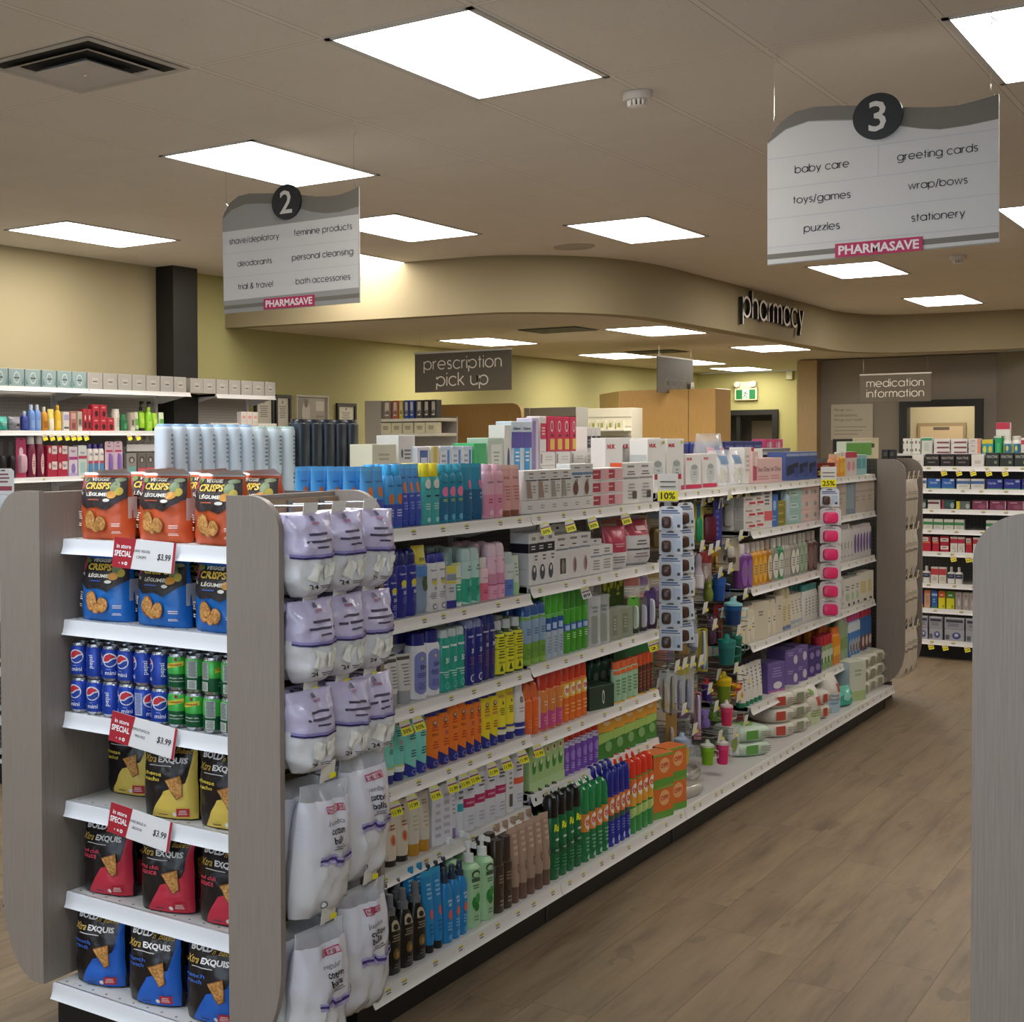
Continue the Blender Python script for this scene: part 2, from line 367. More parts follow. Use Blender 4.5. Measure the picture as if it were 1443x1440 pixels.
# ------------------------------------------------------------------ product makers: each returns [(part name, mesh, index of its parent part or None)]
def mk_label(S, items, hw, h, name='printed_label'):
    mb = MB(); decals(mb, S, items, hw, h); return (name, mb.mesh(name), None)
def bottle(w, d, h, body, cap, dec, cf=.2, cw=.6, e=2.6, sh=.1, waist=0, capmat=None, style='cap', foot=None):
    bm_, cm = (body if not isinstance(body, str) else M(body, .3)), (capmat or M(cap, .3)); hw, hd, bh = w / 2, d / 2, h * (1 - cf)
    secs = [(0, hw * .9, hd * .9, e), (h * .015, hw * .98, hd * .98, e)]
    if waist: secs += [(bh * .3, hw * .97, hd * .97, e), (bh * .55, hw * (1 - waist), hd * (1 - waist * .6), e), (bh * .75, hw * .98, hd * .98, e)]
    else: secs += [(bh * .4, hw, hd, e)]
    s0 = bh * (1 - sh) if sh < .6 else bh * .4
    secs += [(s0, hw, hd, e), (s0 + (bh - s0) * .6, hw * (1 - (1 - cw) * .45), hd * (1 - (1 - cw) * .4), e), (bh, hw * cw, min(hd * .98, max(hd * cw, hw * cw * .8)), 2.2)]
    mb = MB(); mb.loft(secs, bm_); out = [('body', mb.mesh('body'), None)]
    c = MB(); cr, cd_ = hw * cw, min(hd * .98, max(hd * cw, hw * cw * .8))
    if style == 'cap': c.loft([(bh + .0006, cr * .98, cd_ * .98, 2.3), (h * .985, cr * .95, cd_ * .95, 2.3), (h, cr * .86, cd_ * .86, 2.3)], cm); out.append(('cap', c.mesh('cap'), None))
    elif style == 'dome': c.loft([(bh + .0006, cr, cd_, 2.2), (bh + (h - bh) * .55, cr * .97, cd_ * .97, 2.2), (bh + (h - bh) * .85, cr * .78, cd_ * .78, 2.2), (h, cr * .4, cd_ * .4, 2)], cm); out.append(('cap', c.mesh('cap'), None))
    elif style == 'spray':
        c.loft([(bh + .0006, cr, cr, 2), (bh + (h - bh) * .35, cr, cr, 2), (bh + (h - bh) * .4, cr * .7, cr * .7, 2), (h * .99, cr * .62, cr * .62, 2), (h, cr * .5, cr * .5, 2)], cm); out.append(('spray_cap', c.mesh('spray_cap'), None))
    elif style == 'pump':
        c.loft([(bh + .0006, cr, cr, 2), (bh + (h - bh) * .42, cr, cr, 2), (bh + (h - bh) * .45, cr * .38, cr * .38, 2), (bh + (h - bh) * .72, cr * .38, cr * .38, 2), (bh + (h - bh) * .75, cr * .8, cr * .8, 2), (h, cr * .6, cr * .6, 2)], cm)
        c.loft([(bh + (h - bh) * .76, cr * .35, cr * 1.0, 2.5), (h * .995, cr * .25, cr * .95, 2.5)], cm, cy=-cr * 1.1); out.append(('pump', c.mesh('pump'), None))
    if dec: out.append(mk_label(sec_front(secs, bh), dec, hw, bh))
    return out
def tube(w, d, h, body, cap, dec, cf=.16, capmat=None, top=None):
    hw, hd = w / 2, d / 2; z0 = h * cf; bm_ = body if not isinstance(body, str) else M(body, .35)
    secs = [(z0, hw * .8, hd * .95, 2.1), (z0 + (h - z0) * .08, hw * .86, hd, 2.1), (z0 + (h - z0) * .5, hw * .93, hd * .72, 2.1), (h * .93, hw, hd * .16, 2.2), (h, hw, .0016, 3)]
    s2 = [(a - z0, b, c, e) for a, b, c, e in secs]
    mb = MB(); mats = [bm_] * 4 if not top else [bm_, bm_, bm_, M(top)]
    mb.loft(secs, mats); c = MB(); c.loft([(0, hw * .76, hd * .88, 2.1), (h * .01, hw * .8, hd * .93, 2.1), (z0 - .0006, hw * .78, hd * .92, 2.1)], capmat or M(cap, .35))
    out = [('body', mb.mesh('body'), None), ('cap', c.mesh('cap'), None)]
    if dec:
        S0 = sec_front(s2, h - z0); S = lambda u, v: (lambda p: (p[0], p[1], p[2] + z0))(S0(u, v)); out.append(mk_label(S, dec, hw, h - z0))
    return out
def spraycan(w, d, h, body, cap, dec, cf=.2, dome=True, metal=False):
    r = w / 2; bh = h * (1 - cf); bm_ = M(body, .25)
    secs = [(0, r * .92, r * .92, 2), (h * .012, r, r, 2), (bh * .5, r, r, 2), (bh * .95, r, r, 2), (bh, r * .88, r * .88, 2)]
    mb = MB(); mb.loft(secs, bm_, n=20); c = MB()
    if dome: c.loft([(bh + .0006, r * .93, r * .93, 2), (bh + (h - bh) * .6, r * .9, r * .9, 2), (bh + (h - bh) * .9, r * .7, r * .7, 2), (h, r * .35, r * .35, 2)], M(cap, .22), n=18)
    else: c.loft([(bh + .0006, r * .9, r * .9, 2), (h * .97, r * .86, r * .86, 2), (h, r * .8, r * .8, 2)], M(cap, .22), n=18)
    return [('body', mb.mesh('body'), None), ('cap', c.mesh('cap'), None)] + ([mk_label(sec_front(secs, bh), dec, r, bh)] if dec else [])
def carton(w, d, h, col, dec, side=None, tab=False, top=None):
    hw, hd = w / 2, d / 2; mb = MB(); mt = col if not isinstance(col, str) else M(col, .5)
    mb.cbox(-hw, hw, -hd, hd, 0, h, mt, min(.0018, w * .03)); mb.box(-hw * .93, hw * .93, hd * .55, hd * .58, h, h + .0007, M('#8f8a84'))
    out = [('body', mb.mesh('body'), None)]
    dd = MB(); decals(dd, lambda u, v: (u * hw, -hd, v * h), dec, hw, h)
    if side:
        S = lambda u, v: (-hw, -u * hd, v * h)
        for (u0, v0, u1, v1, c) in side: dd.add([(-hw - .0007, u0 * hd, v0 * h), (-hw - .0007, u1 * hd, v0 * h), (-hw - .0007, u1 * hd, v1 * h), (-hw - .0007, u0 * hd, v1 * h)], [(0, 1, 2, 3)], M(c))
    if dd.f: out.append(('printed_front', dd.mesh('printed_front'), None))
    if tab:
        t = MB(); t.prism([(-hw * .95, 0), (hw * .95, 0), (hw * .95, h * .17), (hw * .6, h * .2), (-hw * .6, h * .2), (-hw * .95, h * .17)], .001, mt, lambda p, q: (p[0], hd - .0012 + q, h + .0006 + p[1]))
        t.prism([(-hw * .25, h * .08), (hw * .25, h * .08), (hw * .12, h * .13), (-hw * .12, h * .13)], .0016, M('#2a2727'), lambda p, q: (p[0], hd - .0016 + q, h + .0006 + p[1])); out.append(('hang_tab', t.mesh('hang_tab'), None))
    return out
def bag(w, d, h, mats, dec, split=.5, gusset=.5, seed=0, crink=.004, crimp=.05, clear=None, vsh=0, top_w=1.0, bot_w=.97):
    # pillow pack: front and back sheets from one function; mats=(lower, upper, seam)
    hw, hd = w / 2, d / 2; nu, nv = 16, 26
    def prof(v):
        a = min(1, v / .16); b = min(1, (1 - v) / (.5)); return (gusset + (1 - gusset) * math.sin(a * math.pi / 2)) * (math.sin(b * math.pi / 2) ** .8 if v < 1 else 0)
    def wid(v): return hw * ((bot_w + (1 - bot_w) * min(1, v * 5)) + (top_w - 1) * v)
    def S(u, v, s=-1):
        bulge = hd * prof(v) * (1 - abs(u) ** 2.6) ** .6
        c = crink * (noise.noise(Vector((u * 3.1 + seed * 7.3, v * 4.7, s * 3 + seed))) + .6 * noise.noise(Vector((u * 7 + seed, v * 11, s)))) * (1 if v < .93 else .3) * (1 - abs(u) ** 4)
        return (u * wid(v) + crink * .6 * noise.noise(Vector((v * 6, seed, u))), s * (bulge + .0015) + c * (1 if bulge > .003 else .2), v * h)
    mb = MB(); lo, up, seam = mats
    us = [-1 + 2 * i / nu for i in range(nu + 1)]; vs_ = [j / nv for j in range(nv + 1)]
    for s in (-1, 1):
        base = len(mb.v); mb.v += [S(u, v, s) for v in vs_ for u in us]
        for j in range(nv):
            vm = (j + .5) / nv
            mt = seam if vm > 1 - crimp else (up if vm > split else lo); k = mb.mi(mt)
            for i in range(nu):
                a = base + j * (nu + 1) + i; mb.f.append((a, a + 1, a + nu + 2, a + nu + 1)); mb.m.append(k)
    b2 = (nv + 1) * (nu + 1)
    for j in range(nv):
        for i in (0, nu):
            a = j * (nu + 1) + i; mb.f.append((a, a + nu + 1, a + nu + 1 + b2, a + b2)); mb.m.append(mb.mi(up if (j + .5) / nv > split else lo))
    for j in (0, nv):
        for i in range(nu):
            a = j * (nu + 1) + i; mb.f.append((a, a + 1, a + 1 + b2, a + b2)); mb.m.append(mb.mi(lo if j == 0 else seam))
    out = [('bag', mb.mesh('bag', 60), None)]
    if dec: dd = MB(); decals(dd, lambda u, v: S(u, v), dec, hw, h, 1, .0022, .0004, 7); out.append(('printed_front', dd.mesh('printed_front'), None))
    return out
def hangcard(w, d, h, card, dec, blister=None, bshape=(0, .36, .6, .3), blmat=None):
    # peg-hung card: origin at the base; a moulded piece bulges from the front
    hw = w / 2; mb = MB(); c = .12 * w
    mb.prism([(-hw, 0), (hw, 0), (hw, h - c), (hw - c, h), (-hw + c, h), (-hw, h - c)], .0012, card if not isinstance(card, str) else M(card, .4), lambda p, q: (p[0], q, p[1]))
    mb.prism([(-.012, h * .94), (.012, h * .94), (.008, h * .97), (-.008, h * .97)], .0018, M('#1a1816'), lambda p, q: (p[0], -.0003 + q, p[1]))
    out = [('card', mb.mesh('card'), None)]
    dd = MB(); decals(dd, lambda u, v: (u * hw, 0, v * h), dec, hw, h)
    if dd.f: out.append(('printed_front', dd.mesh('printed_front'), None))
    if blister:
        bu, bv, bw, bh = bshape; b = MB(); rs = []
        for (q, y) in ((1, -.0015), (.97, -d * .55), (.85, -d * .85), (.5, -d)):
            rs.append([(bu * hw + bw * hw * q * math.copysign(abs(math.cos(t)) ** .5, math.cos(t)), y, bv * h + bh * h * q * math.copysign(abs(math.sin(t)) ** .5, math.sin(t))) for t in [2 * math.pi * i / 18 for i in range(18)]])
        b.rings(rs, blister if not isinstance(blister, str) else M(blister, .25)); out.append(('contents', b.mesh('contents'), None))
    return out
def place(parts, name, label, cat, loc, rz=0, group=None, tilt=0, roll=0):
    r = thing(name, label, cat, loc, rz, group); r.rotation_euler = (tilt, roll, rz)
    for (pn, me, par) in parts: link(pn, me, r)
    return r
ORD = ['first', 'second', 'third', 'fourth', 'fifth', 'sixth', 'seventh', 'eighth', 'ninth', 'tenth', 'eleventh', 'twelfth', 'thirteenth', 'fourteenth', 'fifteenth', 'sixteenth', 'seventeenth', 'eighteenth']
CAT = {}
def K(key, fn, name, desc, cat, d, h, *a, **kw): CAT[key] = (fn, name, desc, cat, d, h, a, kw)
_pc = {}
def proto(key, w):
    w = round(w, 3)
    if (key, w) not in _pc:
        fn, name, desc, cat, d, h, a, kw = CAT[key]; _pc[(key, w)] = fn(w, min(d, w * 1.1) if fn is spraycan else d, h, *a, **kw)
    return _pc[(key, w)]
def label_for(desc, i, n, r, nr, where, lev=0, nl=1):
    s = desc
    if n > 1: s += ', %s from left' % ORD[i]
    if nr > 1 and r: s += ', ' + ('back' if r == nr - 1 else ('middle' if nr == 3 else ORD[r])) + ' row'
    if nl > 1: s += ', %s' % ('lower layer' if lev == 0 else ('upper layer' if nl == 2 else ORD[lev] + ' layer up'))
    return s + ', ' + where
CAPW = dict(bottle=.075, baby_bottle=.085, tube=.062, spraycan=.066, hangcard=.1, bag=.2, wipes=.24)
def row(axis, front, z, where, items, turn=0.0, fill=.93, gap=.012):
    """stand products along a shelf. axis 'X': shelf front on the plane x=front, goods face +x; axis 'Y': front on y=front, goods face -y.
    items: (key, count, first px, last px, {r: rows back, l: layers, set: setback, t: turn, h, dz})"""
    for it in items:
        key, n, p0, p1 = it[:4]; o = it[4] if len(it) > 4 else {}
        fn, name, desc, cat, d, h, a, kw = CAT[key]; fr = front - (o.get('set', 0) if axis == 'X' else -o.get('set', 0))
        a0, a1 = (yAt(p0, fr), yAt(p1, fr)) if axis == 'X' else (xAt(p0, fr), xAt(p1, fr))
        cap = o.get('w') or CAPW.get(fn.__name__, .17)
        if 'w' not in o and (a1 - a0) / n > cap * 1.12: n = min(18, max(n, int(round((a1 - a0) / cap))))
        pitch = (a1 - a0) / n; w = min(pitch * fill, cap); nr, nl = o.get('r', 1), o.get('l', 1); pr = proto(key, w); dd = min(d, w * 1.1) if fn is spraycan else d
        for i in range(n):
            for r in range(nr):
                for l in range(nl):
                    c = a0 + pitch * (i + .5); back = dd / 2 + .004 + r * (dd + gap); jt = random.uniform(-.05, .05) if o.get('j', 1) and nl == 1 else 0
                    zz = z + .0008 + l * (h + .0008) + o.get('dz', 0)
                    loc = (fr - back, c, zz) if axis == 'X' else (c, fr + back, zz)
                    rz = (math.pi / 2 if axis == 'X' else 0) - o.get('t', turn) + jt
                    place(pr, name, label_for(o.get('desc', desc), i, n, r, nr, where, l, nl), cat, loc, rz, (name.replace('_', ' ') + 's on the ' + where) if n * nr * nl > 1 else None, tilt=0)
# ================================================================== THE ROOM
X0, X1, Y0, Y1 = -7.72, 6.0, -4.0, 23.0
TX, TY = -2.890, 4.4127
CEIL_M = mat_ceiling(TX, TY, .61, 1.22)
CEIL_L = mat_ceiling(TX + .02, TY + .1, .61, 1.22, 'ceiling_tile_low', '#cbc3b4', '#d6cebf')
CREAM = mat_paint('cream_paint', '#a89c7a', '#aea280'); OLIVE = mat_paint('yellow_green_paint', '#a7a16b', '#ada771')
BEIGE = mat_paint('beige_paint', '#96896a', '#9c8f70'); GREYW = mat_paint('grey_paint', '#80796f', '#867f75')
struct('floor', MB().box(X0 - .1, X1 + .1, Y0 - .1, Y1, -.12, 0, mat_floor()))
struct('ceiling', MB().box(X0 - .1, X1 + .1, Y0 - .1, 19.4, CEIL, CEIL + .12, CEIL_M))
ZB = 2.71
struct('wall_left', MB().box(X0 - .12, X0, Y0, 9.3, 0, CEIL, CREAM))
struct('wall_left_pharmacy', MB().box(X0 - .12, X0, 9.3, Y1, 0, CEIL, OLIVE))
struct('wall_right', MB().box(X1, X1 + .12, Y0, Y1, 0, CEIL, CREAM))
fw = MB()
fw.box(X0, X1, Y0 - .15, Y0, 0, .6, BEIGE); fw.box(X0, X1, Y0 - .15, Y0, 2.6, CEIL, BEIGE)
for x in (X0, -3.2, 3.8): fw.box(x, x + (.9 if x != 3.8 else 2.2), Y0 - .15, Y0, .6, 2.6, BEIGE)
struct('wall_front', fw)
wf = MB()
for x in (-2.3, -.5, 1.3, 3.1, 3.74): wf.box(x, x + .06, Y0 - .1, Y0 - .04, .6, 2.6, BLACK)
for z in (.6, 2.54): wf.box(-2.3, 3.8, Y0 - .1, Y0 - .04, z, z + .06, BLACK)
struct('window_1', wf)
# bulkhead: one curved band dropping from the ceiling round the pharmacy
def smooth(pts, n=8):
    out = []
    for i in range(len(pts) - 1):
        p0, p1, p2, p3 = [Vector(pts[max(0, min(len(pts) - 1, i + k))]) for k in (-1, 0, 1, 2)]
        for j in range(n):
            t = j / n; out.append(.5 * ((2 * p1) + (p2 - p0) * t + (2 * p0 - 5 * p1 + 4 * p2 - p3) * t * t + (3 * p1 - p0 - 3 * p2 + p3) * t ** 3))
    return out + [Vector(pts[-1])]
BH = [Vector((X0, 10.14)), Vector((-6.5, 10.26))] + smooth([(-5.6, 10.37), (-5.2, 10.45), (-4.85, 10.75), (-4.58, 11.2), (-4.44, 11.8), (-4.41, 12.5)]) + smooth([(-4.43, 17.0), (-4.44, 17.6), (-4.38, 18.1), (-4.2, 18.6), (-3.9, 18.85), (-3.4, 18.98)]) + [Vector((X1, 19.5))]
bh = MB(); n = len(BH)
bh.add([(p.x, p.y, ZB) for p in BH] + [(p.x, p.y, CEIL) for p in BH], [(i, i + 1, n + i + 1, n + i) for i in range(n - 1)], BEIGE)
off = [p + Vector((-(BH[min(i + 1, n - 1)] - BH[max(i - 1, 0)]).y, (BH[min(i + 1, n - 1)] - BH[max(i - 1, 0)]).x)).normalized() * .16 for i, p in enumerate(BH)]
bh.add([(p.x, p.y, ZB) for p in BH] + [(p.x, p.y, ZB) for p in off], [(i, i + 1, n + i + 1, n + i) for i in range(n - 1)], BEIGE)
bh.add([(p.x, p.y, ZB) for p in off] + [(p.x, p.y, CEIL) for p in off], [(i, i + 1, n + i + 1, n + i) for i in range(n - 1)], BEIGE)
o = struct('wall_bulkhead', bh); 
lc = MB(); poly = [(p.x, p.y) for p in off] + [(X1, Y1), (X0, Y1)]
b = bmesh.new(); b.faces.new([b.verts.new((p[0], p[1], ZB + .012)) for p in poly]); bmesh.ops.triangulate(b, faces=b.faces[:]); b.verts.index_update()
lc.add([v.co[:] for v in b.verts], [[v.index for v in f.verts] for f in b.faces], CEIL_L); b.free()
struct('ceiling_pharmacy', lc)
struct('trim_1', MB().box(X0, -7.53, 9.17, 9.5, 0, CEIL, BLACK))          # dark column on the left wall
# far walls
ew = MB()
ew.box(X0, -7.42, 22.6, 22.72, 0, ZB, OLIVE); ew.box(-7.42, -6.47, 22.6, 22.72, 2.12, ZB, OLIVE); ew.box(-6.47, -5.36, 22.6, 22.72, 0, ZB, OLIVE)
struct('wall_back_pharmacy', ew)
df = MB(); df.box(-7.42, -6.47, 22.54, 22.66, 2.04, 2.12, BLACK); df.box(-7.42, -7.34, 22.54, 22.66, 0, 2.04, BLACK); df.box(-6.55, -6.47, 22.54, 22.66, 0, 2.04, BLACK)
df.box(-7.1, -7.04, 22.58, 22.64, 0, 2.04, BLACK); struct('door_1', df)
rm = MB(); DK = M('#332e2a', .8); rm.box(-7.6, -6.2, 22.98, 23.0, 0, 2.2, DK)
rm.box(-7.6, -6.2, 22.9, 22.98, 1.55, 1.58, M('#4a4036')); rm.box(-6.95, -6.55, 22.86, 22.98, 1.6, 1.95, M('#5a4c3c')); struct('wall_storeroom', rm)
pw = MB(); pw.box(-5.48, -5.34, 19.96, 22.6, 0, ZB, OLIVE); struct('wall_pharmacy_side', pw)
struct('trim_2', MB().box(-5.40, -5.16, 19.72, 19.95, 0, ZB, mat_laminate('tan_post', '#8f7958', '#a18a66', '#ae9873')))
mw = MB(); DX0, DX1, DZ = -4.19, -3.24, 2.15
mw.box(-5.34, DX0, 19.9, 20.02, 0, ZB, GREYW); mw.box(DX0, DX1, 19.9, 20.02, DZ, ZB, GREYW); mw.box(DX1, -3.1, 19.9, 20.02, 0, ZB, GREYW)
mw.add([(-3.1, 19.9, 0), (-2.5, 19.3, 0), (X1, 19.35, 0), (-3.1, 19.9, ZB), (-2.5, 19.3, ZB), (X1, 19.35, ZB)], [(0, 1, 4, 3), (1, 2, 5, 4)], GREYW)
struct('wall_back', mw)
df = MB(); df.box(DX0, DX1, 19.84, 20.04, DZ - .09, DZ, BLACK); df.box(DX0, DX0 + .09, 19.84, 20.04, 0, DZ - .09, BLACK); df.box(DX1 - .09, DX1, 19.84, 20.04, 0, DZ - .09, BLACK)
struct('door_2', df)
rm = MB(); rm.box(-5.3, -2.4, 21.9, 22.0, 0, 2.6, CREAM); rm.box(-3.30, -3.2, 20.1, 21.9, 0, 2.6, CREAM); struct('wall_counselling', rm)
lw = MB(); lw.box(-5.3, -2.4, 20.02, 22, 2.6, 2.62, CREAM); struct('ceiling_counselling', lw)
# baseboard along the left wall
struct('baseboard_left', MB().box(X0, X0 + .012, Y0, 9.17, 0, .1, BLACK))
# ------------------------------------------------------------------ ceiling lights
EMC = mat_emit('lit_diffuser_cool', (.86, .94, 1.0), PANEL_W * 1.1); EM = mat_emit('lit_diffuser', (1.0, .94, .86), PANEL_W); EMP = mat_emit('lit_diffuser_pharmacy', (1.0, .93, .80), PHARM_W)
def panel(cx, cy, z, label, em=EM, grp='lit ceiling panels'):
    t = thing('ceiling_light', label, 'light', (cx, cy, z), 0, grp)
    f = MB(); a, b2 = .303, .608
    for (x0, x1, y0, y1) in ((-a, a, -b2, -b2 + .024), (-a, a, b2 - .024, b2), (-a, -a + .024, -b2, b2), (a - .024, a, -b2, b2)): f.box(x0, x1, y0, y1, -.006, -.001, WHITE2)
    f.build('frame', t); d = MB(); d.box(-a + .025, a - .025, -b2 + .025, b2 - .025, -.0045, -.0015, em); d.build('diffuser', t); return t
for (i, j, l) in [(0, 0, 'large lit ceiling panel, nearest, just left of the nearer smoke detector'), (-3, 1, 'lit ceiling panel right above the hanging aisle 2 sign'),
    (-7, 2, 'lit ceiling panel closest to the cream left wall'), (-4, 3, 'lit ceiling panel just right of the aisle 2 sign top'), (-6, 4, 'lit ceiling panel half hidden behind the right edge of the aisle 2 sign'),
    (-2, 4, 'lit ceiling panel beside the round ceiling speaker, above the bulkhead'), (-1, 7, 'lit ceiling panel just under the bottom edge of the aisle 3 sign'),
    (-1, 10, 'farthest lit ceiling panel in front of the back bulkhead'), (3, 1, 'lit ceiling panel above the right corner of the aisle 3 sign, cut by the frame'),
    (2, 5, 'lit ceiling panel peeping out behind the right edge of the aisle 3 sign'),
    (6, 3, None), (5, 8, None), (9, 6, None), (-5, -2, None), (0, -2, None), (-1, -3, None), (5, -3, None), (-2, -6, None), (9, 0, None), (3, -6, None), (-7, -4, None), (7, 10, None)]:
    panel(TX + .61 * i + .305, TY + 1.22 * j + .61, CEIL, l or 'lit ceiling panel elsewhere in the shop, beyond the view', EMC if j < 0 else EM)
for (x, y, l) in [(-6.86, 13.65, 'lit pharmacy ceiling panel above the prescription pick up sign'), (-4.98, 13.45, 'lit pharmacy ceiling panel nearest the curved bulkhead, large and near'),
    (-6.82, 17.1, 'lit pharmacy ceiling panel left of the drop off sign'), (-4.95, 17.0, 'lit pharmacy ceiling panel below the pharmacy lettering'),
    (-6.75, 21.7, 'lit pharmacy ceiling panel closest to the exit sign'), (-6.7, 19.4, 'lit pharmacy ceiling panel partly behind the drop off sign')]:
    panel(x, y, ZB + .012, l, EMP, 'lit pharmacy ceiling panels')
panel(-3.9, 20.9, 2.6, 'lit ceiling panel inside the counselling room')
panel(-.6, 17.3, CEIL, 'lit ceiling panel far right by the back bulkhead, beyond the view')
# ceiling fittings
t = thing('air_diffuser', 'square four-way ceiling air diffuser with dark throat at upper left', 'air vent', (-3.83, 4.12, CEIL))
mb = MB(); VW = M('#b9b4ad', .5); VD = M('#151413', .9)
def sqring(mb, r0, z0, r1, z1, mat):
    a = [(-r0, -r0, z0), (r0, -r0, z0), (r0, r0, z0), (-r0, r0, z0)]; b = [(-r1, -r1, z1), (r1, -r1, z1), (r1, r1, z1), (-r1, r1, z1)]
    mb.add(a + b, [(i, (i + 1) % 4, 4 + (i + 1) % 4, 4 + i) for i in range(4)], mat)
sqring(mb, .3, -.004, .27, -.006, VW); sqring(mb, .27, -.006, .262, -.001, VW); mb.build('outer_frame', t)
mb = MB(); mb.box(-.262, .262, -.262, .262, -.0025, -.001, M('#2a2724', .9)); mb.build('throat', t)
for r0, z0, r1, z1 in ((.225, -.018, .185, -.004),):
    mb = MB(); sqring(mb, r0, z0, r1, z1, VW); sqring(mb, r0 + .004, z0, r1, z1 - .003, VW); mb.build('blade', t)
mb = MB(); sqring(mb, .15, -.032, .1, -.004, VW); mb.box(-.15, .15, -.15, .15, -.034, -.031, VW); mb.loft([(-.037, .008, .008, 2), (-.0345, .01, .01, 2)], CHROME, 10); mb.build('centre_plate', t)
for x, y, l in ((-2.297, 5.97, 'white round smoke detector on the ceiling, nearer one'), (-2.316, 13.05, 'far small white smoke detector under the aisle 3 sign')):
    t = thing('smoke_detector', l, 'smoke detector', (x, y, CEIL), 0, 'smoke detectors')
    MB().loft([(-.035, .055, .055, 2), (-.03, .062, .062, 2), (-.002, .064, .064, 2)], M('#d5d0ca', .4), 24).build('housing', t)
    mb = MB()
    for k in range(12):
        a = k * math.pi / 6; mb.loft([(-.062, .006, .006, 2), (-.036, .008, .008, 2)], M('#d5d0ca', .4), 6, .036 * math.cos(a), .036 * math.sin(a))
    mb.loft([(-.058, .024, .024, 2), (-.036, .03, .03, 2)], M('#2b2826'), 14); mb.loft([(-.068, .03, .03, 2), (-.06, .042, .042, 2)], M('#d5d0ca', .4), 18); mb.build('sensor_cage', t)
t = thing('ceiling_speaker', 'flat round ceiling speaker grille just before the curved bulkhead', 'speaker', (-4.49, 10.37, CEIL))
MB().loft([(-.012, .14, .14, 2), (-.004, .155, .155, 2), (-.001, .155, .155, 2)], M('#aaa398', .6), 32).build('grille', t)
for x, y, l in ((-5.62, 12.62, 'dark slotted air vent in the lower ceiling by the near pharmacy light'), (-6.15, 16.6, 'dark slotted air vent in the lower ceiling behind the drop off sign')):
    t = thing('air_vent', l, 'air vent', (x, y, ZB + .012)); mb = MB(); mb.box(-.29, .29, -.29, .29, -.004, -.001, M('#4a4335')); mb.build('backing', t)
    mb = MB()
    for k in range(7): mb.box(-.28, .28, -.27 + k * .08, -.23 + k * .08, -.012, -.005, M('#332d24'))
    mb.build('slats', t)
